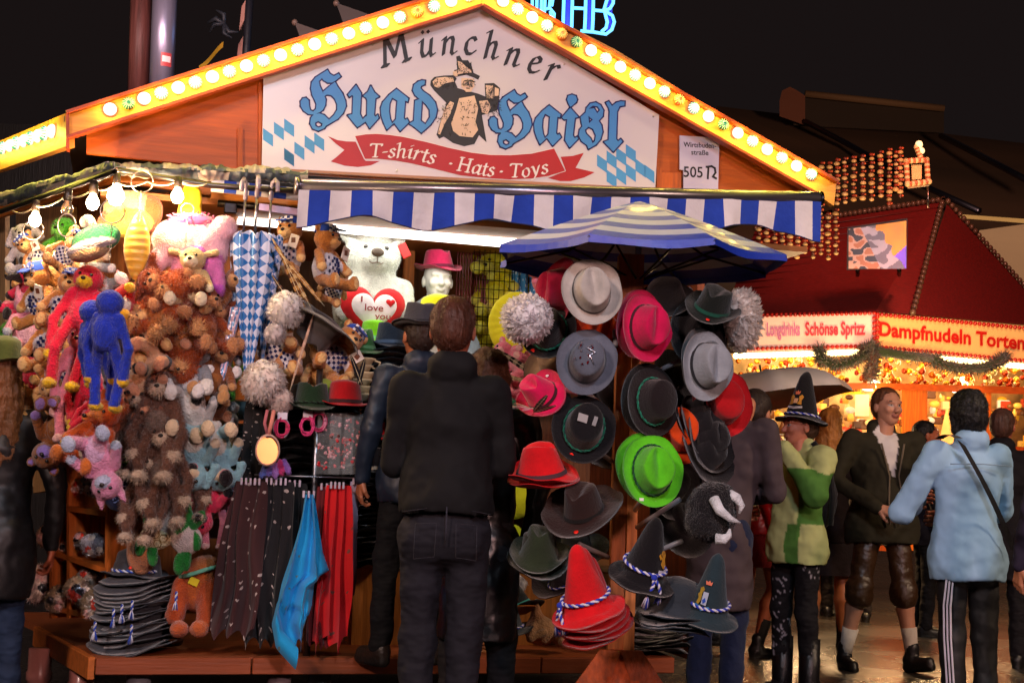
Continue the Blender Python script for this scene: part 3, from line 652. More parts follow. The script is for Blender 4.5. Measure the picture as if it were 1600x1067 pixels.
text_on('lettering','Wirtsbuden-',0,px_rect(1068,222,1119,230,.026,2),BLK,paint,ns_)
text_on('lettering','straße',0,px_rect(1080,234,1107,242,.026,1),BLK,paint,ns_)
text_on('lettering','505',0,px_rect(1068,260,1098,277,.026,1),BLK,paint,ns_)
ps=ribbon([(1106,279),(1107,262),(1104,261),(1112,260),(1117,263),(1118,270),(1114,276),(1119,279)],1.5,False)
mb=MB(); [mb.poly(p_,on_facade(.0262-.0003*j),.001,BLK) for j,p_ in enumerate(ps)]; mb.obj('lettering',paint,ns_)
# ================= HATS =================
HS={'trilby':dict(H=.108,B=.047,ts=.80,dent=.034,pin=.22,curl=.026,dip=.012),'tyrol':dict(H=.125,B=.042,ts=.60,dent=.034,pin=.10,curl=.032,dip=.016),
'wide':dict(H=.115,B=.085,ts=.78,dent=.03,pin=.2,curl=.04,dip=.01),'round':dict(H=.10,B=.05,ts=.82,dent=-.012,pin=0,curl=.012,dip=0),
'cone':dict(H=.215,B=.046,ts=.36,dent=-.03,pin=0,curl=-.020,dip=.016),'cloth':dict(H=.10,B=.06,ts=.8,dent=-.008,pin=0,curl=-.035,dip=-.02)}
def hat_pt(P_,t,ph,off=0):
    a,b_=.098,.080; H,B,ts=P_['H'],P_['B'],P_['ts']; cx,sx=math.cos(ph),math.sin(ph)
    if t<.34:
        q=t/.34; r=ts*q; z=H; x=a*r*cx; y=b_*r*sx
        y*=1-P_['pin']*max(0,cx)*q
        crease=math.exp(-(y/.022)**2)*(1-q**6*.55)*(.75+.35*cx*q); z-=P_['dent']*crease if P_['dent']>0 else P_['dent']*(1-q*q)
        z+=-.010*max(0,-cx)*q*q-.004*q**4
    elif t<.66:
        q=(t-.34)/.32; e=q if ts>.3 else q**.9; r=ts+(1-ts)*e; x=a*r*cx; y=b_*r*sx*(1-P_['pin']*max(0,cx)*(1-q)**1.3)
        z=(H-.010*max(0,-cx)*(1-q)-.004*(1-q))*(1-q)
        if P_['dent']>0: z-=P_['dent']*.45*(1-q)**5*math.exp(-(y/.02)**2)*max(0,cx)*1.2
    else:
        q=(t-.66)/.34; x=(a+B*q)*cx; y=(b_+B*q)*sx; z=P_['curl']*q*q*(sx*sx*.9+max(0,-cx)*.5)-P_['dip']*q*max(0,cx)
    return Vector((x,y,z))
def hat_felt(st,col,seed=0,lo=False):
    P_=HS[st]; n=20 if lo else 40; ts=([0,.17,.34,.5,.66,.83,1] if lo else [0,.06,.12,.18,.24,.29,.33,.36,.42,.5,.58,.64,.68,.75,.83,.92,1]); mb=MB()
    for lay in (0,1):
        vs=[];fs=[]
        for t in ts:
            for k in range(n):
                p=hat_pt(P_,t,2*PI*k/n); nz_=noise.noise(p*11+Vector((seed*3.7,0,0)))*(.013 if t>.6 else .006)
                p=p*(1+nz_*3)+Vector((0,0,nz_ + (-.0035 if lay and t>.66 else 0)))
                if lay and t<=.66: p=p*.955+Vector((0,0,-.002))
                vs.append(p)
        for i in range(len(ts)-1):
            for k in range(n):
                f=(i*n+k,i*n+(k+1)%n,(i+1)*n+(k+1)%n,(i+1)*n+k); fs.append(f[::-1] if not lay else f)
        mb.add(vs,fs,col,True)
    m=len(ts)*n; o=(len(ts)-1)*n; mb.f+= [(o+k,o+(k+1)%n,m+o+(k+1)%n,m+o+k) for k in range(n)]; mb.c+=[col]*n; mb.sm+=[True]*n
    return mb
def hat_band(st,col,z0=.004,z1=.02,r=1.03,n=36):
    P_=HS[st]; mb=MB(); prof=[]
    def tz(z): return .66-.32*(z/P_['H'])
    vs=[]
    for z in (z0,z1):
        for k in range(n): p=hat_pt(P_,tz(z),2*PI*k/n); vs.append(Vector((p.x*r,p.y*r,z+.001)))
    mb.add(vs,[(k,(k+1)%n,n+(k+1)%n,n+k) for k in range(n)],col,True); return mb
def hat_cord(st,c1,c2,z=.016,r=1.05,th=.0045,sag=0,n=96):
    P_=HS[st]; pts=[]
    for k in range(n+1):
        a=2*PI*k/n; zz=z+sag*math.cos(a); p=hat_pt(P_,.66-.32*(max(zz,0)/P_['H']),a); pts.append((p.x*r,p.y*r,zz))
    return twist(pts,c1,c2,th)
def twist(pts,c1,c2,th,pitch=.026):
    mb=MB(); P2=[Vector(p) for p in pts]; res=[];acc=0
    for i in range(len(P2)-1):
        L=(P2[i+1]-P2[i]).length; k=max(1,int(L/.004))
        for j in range(k): res.append(P2[i].lerp(P2[i+1],j/k))
    res.append(P2[-1])
    for ph,c in ((0,c1),(PI,c2)):
        q=[]
        for i,p in enumerate(res):
            t=(res[min(i+1,len(res)-1)]-res[max(i-1,0)]).normalized(); a=t.cross(Vector((.3,.2,1))).normalized(); b_=t.cross(a); an=ph+i*.004/pitch*2*PI; q.append(p+(a*math.cos(an)+b_*math.sin(an))*th*.55)
        mb.tube(q,th*.75,c,5)
    return mb
def tassel(mb,p,c1,c2,L=.05,n=26,sd=1):
    rr=random.Random(sd); p=Vector(p)
    for k in range(n):
        a=rr.uniform(0,6.28); r=rr.uniform(.2,1)*.016; mb.tube([p,p+Vector((math.cos(a)*r*.6,math.sin(a)*r*.6,-L*.4)),p+Vector((math.cos(a)*r,math.sin(a)*r,-L*rr.uniform(.8,1)))],.0022,c1 if k%2 else c2,4)
def hairball(name,parent,c,r,col,n=900,seed=1,dr=(0,0,0),sq=(1,1,1),m=None,wd=.0014):
    n=int(n*.24)
    rr=np.random.default_rng(seed); vs=[];fs=[];cs=[]; c=Vector(c); dr=Vector(dr)
    for k in range(n):
        d=rr.normal(size=3); d/=np.linalg.norm(d); d=Vector(d*np.array(sq)); L=r*rr.uniform(.98,1.16); q=Vector(rr.normal(size=3)); t=d.cross(q).normalized(); s=c+d*r*.86; e=c+d*L+dr*L*.25+t*L*.12; mid=(s+e)/2+t*L*.12
        w_=wd*(r/.05); g_=t.cross(d).normalized(); o=len(vs); vs+=[s-g_*w_,s+g_*w_,mid+g_*w_*1.1,e,mid-g_*w_*1.1]; fs.append((o,o+1,o+2,o+3,o+4)); f=rr.uniform(.72,1.1); cs.append(tuple(x*f for x in col))
    mb=MB(); mb.ball(c,[r*.93*x for x in sq],tuple(min(1,x*1.0) for x in col),28,20,nz=.16); mb.add(vs,fs,cs); return mb.obj(name,m or fluff,parent)
def feather(mb,base,tip,wd,col,col2=None,bend=(0,0,0)):
    base=Vector(base);tip=Vector(tip); d=tip-base; sd=d.cross(Vector((0,1,0.2))).normalized(); n=14; bend=Vector(bend)
    for i in range(n):
        for s in (-1,1):
            t0=i/n;t1=(i+1)/n; f=lambda t:base+d*t+bend*4*t*(1-t); w0=wd*math.sin(PI*(.12+.8*t0))**.8*s; w1=wd*math.sin(PI*(.12+.8*t1))**.8*s
            c=col2 if (col2 and i%2) else col; mb.add([f(t0),f(t1),f(t1)+sd*w1-d*.02,f(t0)+sd*w0-d*.02],[(0,1,2,3)],c)
    mb.tube([base-d*.1,base+bend*1.5+d*.4,tip],[.0022,.0016,.0006],hx('#d8c8a0'),5)
def hat(label,st,col,M,band=None,cord=None,dot=None,group='hats for sale at the stall',name='felt_hat',deco=None,seed=0,cat='hat',lo=False):
    t=thing(name,label,cat,(0,0,0),0,group); t.matrix_world=M
    hat_felt(st,col,seed,lo).obj('crown_and_brim',felt,t)
    if band: hat_band(st,band).obj('hat_band',cloth,t)
    if cord: hat_cord(st,*cord).obj('cord',cloth,t)
    if dot:
        mb=MB(); p=hat_pt(HS[st],.86,dot[1]); mb.lathe([(.0001,.003),(.009,.003),(.0095,0)],dot[0],14,sx=1.2,M=Matrix.Translation(p+Vector((0,0,.0015)))@Matrix.Rotation(dot[1],4,'Z')); mb.obj('price_sticker',paint,t)
    if deco: deco(t)
    return t
HR_=random.Random(77)
def HM(px,py,Y,axis,front=(0,-1,.2),s=1.0,up=0):
    j=.13; axis=(axis[0]+HR_.uniform(-j,j),axis[1]+HR_.uniform(-j,j),axis[2]); front=(front[0]+HR_.uniform(-.3,.3),front[1]+HR_.uniform(-.3,.3),front[2]+HR_.uniform(-.2,.2))
    p=at(px,py,Y); a=Vector((axis[0],-axis[2],axis[1])); f=Vector(front); M=orient(p,a,f,s); return M@Matrix.Scale(.86,4)
# ---------------- hat tree under the striped parasol ----------------
TY=6.12
REDC=hx('#d2101a'); BLKC=hx('#121014'); GRNB=hx('#0f5a44')
tree=thing('hat_stand','wooden post with splayed board foot and grey pegs under the striped parasol','display stand',at(972,900,TY)*Vector((1,1,0)) if False else (at(972,900,TY).x,at(972,900,TY).y,0))
tx,ty=tree.location.x,tree.location.y
mb=MB(); mb.box((0,0,1.08),(.055,.045,1.07),hx('#b06434'),bev=.004); mb.obj('post',woodm,tree)
mb=MB(); mb.box((.032,-.052,1.02),(.022,.008,.95),hx('#d08048'),bev=.002); mb.obj('batten',woodm,tree)
for a,c in ((-.62,'#a04a20'),(.55,'#8c3e1c'),(0.02,'#b04c20')):
    mb=MB(); dx=math.sin(a)*.55; 
    zt=.47; yo=-.07-.02*abs(a); xo=.075*a; mb.add([(xo-.045,yo,zt),(xo+.045,yo,zt),(dx+.13,-.30*math.cos(a)+yo,0),(dx-.13,-.30*math.cos(a)+yo,0),(xo-.045,yo+.025,zt),(xo+.045,yo+.025,zt),(dx+.13,-.27*math.cos(a)+yo,0),(dx-.13,-.27*math.cos(a)+yo,0)],[(0,3,2,1),(4,5,6,7),(0,1,5,4),(1,2,6,5),(2,3,7,6),(3,0,4,7)],hx(c)); mb.obj('foot_board',woodm,tree)
def peg(px,py,Y,px2,py2,Y2,c='#8f8d92'):
    a=at(px,py,Y)-tree.location; b_=at(px2,py2,Y2)-tree.location; mb=MB(); mb.tube([a,b_],.0105,hx(c),10); mb.obj('peg',plastic,tree)
for q in ((975,470,6.1,930,520,5.9),(985,560,6.1,1045,470,5.95),(1000,520,6.1,1080,450,6.0),(985,640,6.1,1075,620,5.9),(985,600,6.1,1070,560,5.9),(955,560,6.1,905,500,6.0),(950,640,6.1,900,600,5.95),(955,720,6.1,900,680,5.9),(985,740,6.1,1078,668,5.85),(985,830,6.1,1062,780,5.85),(985,690,6.1,1060,640,5.9),(960,800,6.1,920,760,5.9),(980,880,6.1,1065,845,5.85),(950,870,6.1,905,850,5.9),(990,800,6.1,1010,770,5.8),(958,480,6.1,962,540,5.8)): peg(*q)
G='hats on the pegs of the hat stand'
hat('pale grey trilby with dark cord, topmost on the hat stand under the parasol','trilby',hx('#b3ada6'),HM(924,455,5.72,(.02,.18,.95),(.05,-.2,1),1.14),band=hx('#3a302c'),group=G,cord=None)
hat('crimson felt hat edge behind the pale grey trilby','trilby',hx('#a00c34'),HM(878,452,5.98,(-.75,-.1,.45),(0,0,1),1.1),group=G)
def pom(c,r,px=None,seed=2,col='#cfc6c8',sq=(1,1,1),n=1100):
    return lambda t: hairball('fur_tuft',t,c,r,hx(col),n,seed,sq=sq)
def pomquill(c,r,seed=2):
    def f(t):
        hairball('fur_tuft',t,c,r,hx('#cfc6c8'),1500,seed)
        q=MB(); q.tube([Vector(c)+Vector((-.02,0,-.06)),Vector(c)],.002,hx('#e8e0d8'),5); q.obj('quill',plastic,t)
    return f
hat('black felt hat with green cord and big white fur tuft on its left side','trilby',BLKC,HM(858,520,5.92,(-.15,.35,.85),(.4,0,.9),1.08),cord=(GRNB,hx('#1a7a60')),dot=(hx('#ff2a18'),2.6),group=G)
hb=thing('fur_tuft_pin','large white fur tuft pinned left of the pale grey trilby','hat decoration',at(826,498,5.75)); hairball('fur',hb,(0,0,0),  .100,hx('#f0e8ee'),7000,5,dr=(-.3,0,-.1),wd=.0006); q=MB(); q.tube([(0,0,0),(.05,-.0,-.08)],.002,hx('#e8e0d8'),5); q.obj('quill',plastic,hb)
hb=thing('fur_tuft_pin','white fur tuft at the right edge of the hat stand beside the black hats','hat decoration',at(1157,500,5.9)); hairball('fur',hb,(0,0,0),.120,hx('#f6e6dc'),7000,6,dr=(.4,0,0),sq=(.62,.8,1.08),wd=.0006); q=MB(); q.tube([(0,0,0),(-.07,0,.12)],.002,hx('#30201c'),5); q.obj('quill',plastic,hb)
def pins(t):
    q=MB(); rr=random.Random(4)
    for k in range(16):
        p=Vector((rr.uniform(-.05,.05),rr.uniform(-.01,.06),.112)); q.ball(p,(.005,.005,.004),hx('#e6dfe8') if k%2 else hx('#a02030'),6,4)
    q.tube([(-.03,-.03,.116),(.0,.0,.118),(.02,-.02,.118),(.03,.02,.116),(.05,.0,.114)],.0025,hx('#e8e4f0'),5)
    q.obj('pin_badges',metal,t)
hat('blue grey felt hat with silver pins, second down on the hat stand','round',hx('#5c6270'),HM(917,565,5.74,(-.05,.15,1),(.05,-.1,1),1.10),group=G,deco=pins,band=hx('#343a48'))
hat('magenta trilby with dark band, its crown facing right','trilby',hx('#c40c4c'),HM(1006,512,5.74,(.62,-.02,.78),(.2,0,1),1.12),band=hx('#3c1220'),group=G,seed=3)
hat('magenta trilby lying directly behind another magenta trilby','trilby',hx('#b00a44'),HM(996,506,5.82,(.62,-.02,.78),(.2,0,1),1.14),band=hx('#3c1220'),group=G,seed=4)
hat('plain black hat at the top right, just under the parasol rim','round',BLKC,HM(1040,470,5.95,(-.1,.6,.7),(1,0,0),1.05),group=G)
hat('black hat with dark green band and red dot, top right of the hat stand','trilby',hx('#0e1512'),HM(1112,484,5.78,(.12,.88,.45),(-.4,-1,0),1.05),band=hx('#12503f'),dot=(hx('#ff2a18'),.3),group=G)
hat('black hat tilted below the green banded black hat','wide',BLKC,HM(1088,520,5.9,(.2,.1,.9),(0,0,1),.9),dot=(hx('#ff2a18'),2.6),group=G)
hat('light grey trilby with dark band, right side of the hat stand','trilby',hx('#8f959c'),HM(1102,572,5.70,(.55,-.02,.83),(.1,0,-1),1.12),band=hx('#1c1e24'),group=G,seed=5)
hat('grey trilby tucked behind the light grey trilby','trilby',hx('#5f6468'),HM(1094,566,5.78,(.55,-.02,.83),(.1,0,-1),1.12),group=G,seed=6)
hat('dark brown hat with green cord hanging right of the post','round',hx('#1a1214'),HM(1018,628,5.72,(.45,.05,.9),(0,0,1),1.12),cord=(GRNB,hx('#1a7a60')),group=G)
hat('black hat nested behind the dark brown hat with green cord','round',BLKC,HM(1010,622,5.79,(.45,.05,.9),(0,0,1),1.15),cord=(hx('#0e4a3a'),GRNB),group=G)
def pricetag(t):
    q=MB(); q.box((.0,.02,.118),(.017,.02,.001),hx('#9a9898'),Matrix.Rotation(.2,3,'X')); q.box((.0,-.03,.116),(.02,.008,.001),hx('#7a7878'),Matrix.Rotation(-.1,3,'Z')); q.obj('hang_tag',paint,t)
hat('black felt hat with dark green cord and grey tag facing the viewer','round',hx('#0e0d12'),HM(912,670,5.72,(-.05,.2,.97),(.1,-.1,1),1.16),cord=(hx('#0f4a3c'),hx('#146a52')),dot=(hx('#ff2a18'),2.9),group=G,deco=pricetag)
def pinkfeathers(t):
    q=MB()
    rr=random.Random(8)
    for k in range(24):
        a=rr.uniform(-.8,.8); feather(q,(.03,-.085,.03),(.03+math.sin(a)*.07,-.11-rr.random()*.03,.04+.07*math.cos(a)),.007,hx('#e03a8c'),hx('#d0207a'))
    feather(q,(.06,-.09,.03),(.24,-.02,.16),.014,hx('#8a7a62'),hx('#2c2420')); feather(q,(.06,-.09,.02),(.26,-.03,.10),.012,hx('#b8a888'),hx('#5a4634'))
    q.obj('feathers',plush,t)
hat('hot pink tyrolean hat with pink feathers and dark band','tyrol',hx('#d00c50'),HM(848,618,5.78,(-.62,.55,.55),(.8,0,-.6),1.0),band=hx('#40161f'),dot=(hx('#e8e0e4'),2.0),group=G,deco=pinkfeathers)
hat('bright red tyrolean hat with grey band, top of a nested pair on the left','tyrol',REDC,HM(846,741,5.72,(-.24,.90,.34),(1,-.2,0),1.22),band=hx('#4a3038'),group=G)
hat('bright red hat brim nested under the red tyrolean hat','tyrol',hx('#c00e16'),HM(849,748,5.75,(-.24,.90,.34),(1,-.2,0),1.25),group=G,seed=4)
hat('dark brown wide brimmed hat with red dot below the black cord hat','wide',hx('#2a1714'),HM(912,800,5.70,(-.12,.85,.5),(-.3,-1,.1),1.15),band=hx('#14100f'),dot=(hx('#ff2a18'),.2),group=G)
hat('olive green round hat hanging at the lower left of the hat stand','tyrol',hx('#26301e'),HM(842,868,5.72,(-.04,.95,.28),(0,-1,.1),1.15),group=G)
hat('dark olive hat brim nested below the olive green round hat','tyrol',hx('#1a2016'),HM(843,878,5.74,(-.04,.95,.28),(0,-1,.1),1.2),group=G,lo=True)
def greentags(t):
    q=MB(); 
    for an in (2.7,3.3): 
        p=hat_pt(HS['trilby'],.88,an); q.box(p+Vector((0,0,.002)),(.006,.009,.001),hx('#e8e8e0'))
    q.obj('price_sticker',paint,t)
hat('lime green trilby with dark cord facing the viewer right of the post','trilby',hx('#58c41c'),HM(1018,735,5.62,(.26,.02,.96),(-.12,-.1,1),1.16),cord=(hx('#123c20'),hx('#1c5a30')),group=G,deco=greentags,seed=7)
hat('lime green hat brim just behind the lime green trilby','trilby',hx('#4aac18'),HM(1010,733,5.68,(.26,.02,.96),(-.12,-.1,1),1.18),group=G,seed=8)
hat('red felt hat hanging behind the light grey trilby at the right edge','round',hx('#b80f18'),HM(1128,628,5.86,(.25,.1,.9),(0,0,1),1.15),band=hx('#50101a'),group=G)
hat('orange felt hat with black band behind the pegs','trilby',hx('#e0480e'),HM(1060,672,5.86,(.2,.25,.9),(0,0,1),1.15),band=hx('#1c1210'),group=G)
hat('orange hat hanging behind the grey trilby and the post','wide',hx('#d8480e'),HM(940,510,5.98,(.2,-.3,.9),(0,0,1),.9),group=G)
for k,(x,y,dy) in enumerate(((1085,650,.0),(1095,668,-.02),(1104,688,-.04),(1100,712,-.05))):
    hat(['black hat uppermost in the row of black hats below the red hat','second black hat in the row below the red hat','third black hat in the row below the red hat','lowest black hat in the row above the horned cap'][k],'wide',BLKC,HM(x,y,5.86+dy,(.55,.35,.75),(0,0,1),.92),band=hx('#23201c'),cord=(hx('#5a5040'),hx('#1a1410')) if k%2 else None,group=G,lo=True)
# horned black cap
hc=thing('horned_cap','black plush cap with white horns hanging below the row of black hats','novelty hat',at(1110,800,5.7),0,G)
smesh('cap',[([E((0,0,0),(.10,.09,.115),BLKC,.03),E((-.03,-.04,-.05),(.075,.06,.05),BLKC,.03),E((.02,-.03,.07),(.07,.06,.05),BLKC,.03)],.008,.006,30)],plush,hc,fur=(1500,.018))
for pts in ([(.0,-.09,.055),(.02,-.12,.01),(.06,-.13,-.02),(.10,-.12,-.035)],[(.06,-.05,.075),(.095,-.06,.06),(.115,-.06,.03),(.105,-.06,.0)],[(.01,-.10,-.10),(.04,-.11,-.10),(.06,-.10,-.085),(.065,-.09,-.06)]):
    mb=MB(); mb.tube(pts,[.022,.020,.013,.004],hx('#d8dce0'),12); mb.obj('horn',plush,hc)
# pointed hats with cords
CB,CW=hx('#2438b0'),hx('#d8d8e8')
def conehat(label,col,M,cord=True,tas=True,seed=0,extra=None,lo=False):
    t=thing('pointed_hat',label,'hat',(0,0,0),0,'pointed felt hats on the hat stand'); t.matrix_world=M
    hat_felt('cone',col,seed,lo).obj('crown_and_brim',felt,t)
    if cord:
        mb=hat_cord('cone',CB,CW,.045,1.10,.0062)
        if tas:
            kn=Vector((.102,-.02,.04)); mb.ball(kn,.013,CB,8,6); q2=twist([kn,kn+Vector((.012,-.005,-.03)),kn+Vector((.015,-.02,-.07))],CB,CW,.006); mb.add(q2.v,q2.f,q2.c,True)
            tassel(mb,kn+Vector((.015,-.02,-.06)),CB,CW,.06,30,3); q2=twist([kn,kn+Vector((.018,.02,-.03)),kn+Vector((.02,.03,-.06))],CB,CW,.006); mb.add(q2.v,q2.f,q2.c,True); tassel(mb,kn+Vector((.02,.03,-.05)),CB,CW,.05,26,4)
        mb.obj('twisted_cord',cloth,t)
    if extra: extra(t)
    return t
for k in range(5):
    conehat(['bright red pointed hat with blue and white tasselled cord, front of its stack','second red pointed hat in the stack, behind the tasselled one','third red pointed hat in the stack at the foot of the post','fourth red pointed hat in the stack at the foot of the post','rearmost red pointed hat in the stack at the foot of the post'][k],(REDC if k==0 else hx('#b80d16')),HM(918+k*3.5,948+k*7,5.52+.022*k,(-.22,.93,.30),(-.75,-.72,-.1),1.22+.01*k),cord=(k==0),tas=(k==0),seed=k)
def lion(t):
    q=MB(); GOLD=hx('#c08a18')
    def f(x,y,th): # x,y in cm on the right front of the cone
        z=.10+y*.01; r_=.098*(.36+.64*(1-z/.215))*1.06+.004; a=x*.01/max(r_,.02)+LA; return Vector((math.cos(a)*(r_+th),math.sin(a)*(r_*.86+th),z))
    LA=.35
    for pl in ([(-.8,-3),(.4,-3.4),(1.2,-2),(.9,0),(1.8,1.6),(.9,3),(-.6,3.2),(-1.3,2),(-.6,1),(-1.8,.6),(-.9,-.4),(-1.6,-1.6)],[(-2,0),(-2.6,1.6),(-1.8,2.2),(-1.3,.9)]): q.poly(pl,f,.002,GOLD)
    q.poly([(-3.2,-4.6),(0,-5.2),(3.0,-4.4),(2.6,-3.6),(0,-4.2),(-2.8,-3.6)],f,.002,hx('#c8c8d8')); q.obj('embroidered_emblem',cloth,t)
conehat('black pointed hat with lion emblem and blue and white cord','#' and hx('#0c0b10'),HM(1004,898,5.60,(.22,.92,.30),(.35,-.9,-.2),1.18),tas=True,seed=7,extra=lion)
def crest(t):
    q=MB()
    def f(x,y,th):
        z=.09+y*.01; r_=.098*(.36+.64*(1-z/.215))*1.06+.004; a=x*.01/max(r_,.02)+LA; return Vector((math.cos(a)*(r_+th),math.sin(a)*(r_*.86+th),z))
    LA=-.1
    q.poly([(-3.4,-3),(-2.2,-3.4),(-1.4,-1.6),(-1.6,1),(-.8,2.4),(-1.8,3.4),(-3,2.6),(-2.8,1),(-3.6,.2),(-2.8,-1)],f,.002,hx('#a08428')); q.poly([(-1,-3),(1.4,-3.2),(1.4,1.6),(-1,1.6)],f,.002,hx('#a8b4c8')); q.poly([(0,-2.6),(1,-1.6),(.2,-.4),(-.7,-1.4)],f,.004,hx('#2a50b0'))
    q.poly([(-4,-4.4),(0,-5.4),(3.2,-4.4),(3,-3.4),(0,-4.2),(-3.6,-3.4)],f,.002,hx('#3c86c0')); q.poly([(-.9,4.4),(1.6,4.4),(1.9,5.8),(1.1,5.4),(.4,6.2),(-.3,5.4),(-1.2,5.8)],f,.002,hx('#d8785c')); q.obj('embroidered_emblem',cloth,t)
conehat('dark teal felt beer hat with gold lion crest beside the horned cap',hx('#22343c'),HM(1106,958,5.62,(.10,.95,.28),(-.12,-.95,-.1),1.16),tas=False,seed=9,extra=crest)
for k in range(4): hat(['grey wide brimmed hat topmost in the drooping stack under the teal beer hat','second grey hat in the drooping stack under the teal beer hat','third grey hat in the drooping stack under the teal beer hat','lowest grey hat in the drooping stack under the teal beer hat'][k],'cloth',hx('#2c343c'),HM(1058-k*2,948+k*7,5.66+.01*k,(.12,.93,.25),(0,-1,0),1.25),group=G,lo=True,seed=k)
# dim heap of hats deep between the pegs
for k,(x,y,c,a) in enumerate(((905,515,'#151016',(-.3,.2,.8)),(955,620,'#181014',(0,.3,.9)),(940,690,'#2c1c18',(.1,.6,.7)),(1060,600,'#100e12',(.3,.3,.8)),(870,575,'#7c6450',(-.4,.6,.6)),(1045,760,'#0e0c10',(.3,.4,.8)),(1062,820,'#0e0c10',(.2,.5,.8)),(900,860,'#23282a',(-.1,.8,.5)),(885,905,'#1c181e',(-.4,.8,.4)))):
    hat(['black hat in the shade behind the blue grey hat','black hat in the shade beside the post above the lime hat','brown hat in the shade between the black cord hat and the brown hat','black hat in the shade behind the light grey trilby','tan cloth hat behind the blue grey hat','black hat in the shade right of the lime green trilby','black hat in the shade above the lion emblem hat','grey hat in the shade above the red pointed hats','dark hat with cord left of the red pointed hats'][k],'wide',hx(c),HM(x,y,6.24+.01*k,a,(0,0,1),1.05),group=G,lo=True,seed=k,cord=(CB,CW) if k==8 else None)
# ---------------- parasol ----------------
pc=at(985,392,TY); pz=pc.z
par=thing('parasol','octagonal blue and white striped parasol over the hat stand','parasol',(tx+.03,ty-.02,0))
Rr=.645; apex=2.385; rim=2.135
PW,PB=hx('#c2c6d4'),hx('#2440b4')
mb=MB(); nseg=8; nr=38; 
def parp(a,t):
    ang=PI/8+2*PI*a/8; k=int(a); f=a-k; c0=Vector((math.cos(PI/8+2*PI*k/8),math.sin(PI/8+2*PI*k/8),0)); c1=Vector((math.cos(PI/8+2*PI*(k+1)/8),math.sin(PI/8+2*PI*(k+1)/8),0)); p=c0.lerp(c1,f)*Rr*t*(1-.05*math.sin(PI*f)*t); z=apex-(apex-rim)*t**1.12-.012*math.sin(PI*f)*t; return Vector((p.x,p.y,z))
vs=[];fs=[];cs=[]
NA=64
for i in range(nr+1):
    for k in range(NA): vs.append(parp(k*8/NA,i/nr))
for i in range(nr):
    for k in range(NA): fs.append((i*NA+k,(i+1)*NA+k,(i+1)*NA+(k+1)%NA,i*NA+(k+1)%NA)); cs.append([PW,PB][int((1-(i+.5)/nr)*9.6+.95)%2])
mb.add(vs,fs,cs,False)
vs=[];
for k in range(NA):
    p=parp(k*8/NA,1); vs+= [p,Vector((p.x*1.004,p.y*1.004,p.z-.03-.004*math.sin(k))),p*.995-Vector((0,0,.004))]
mb.add(vs,[(k*3,k*3+1,((k+1)%NA)*3+1,((k+1)%NA)*3) for k in range(NA)],[PB if True else PW]*NA,False); mb.obj('canopy',mat('parasol_fabric',rough=.4,bump=.15,bscale=40,var=.08,coat=.15),par)
mb=MB()
for k in range(8):
    c=parp(k,1); mb.tube([(0,0,apex-.03),c*.5+Vector((0,0,(apex+rim)*.25-.02)),c-Vector((0,0,.012))],.006,hx('#2a2220'),5); mb.tube([(0,0,rim-.10),c*.55+Vector((0,0,(apex*.45+rim*.55)*.45-.02))],.005,hx('#2a2220'),5)
mb.obj('ribs',metal,par)
mb=MB(); mb.tube([(0,0,1.95),(0,0,apex-.01)],.014,hx('#8a8a90'),10); mb.obj('mast',metal,par)
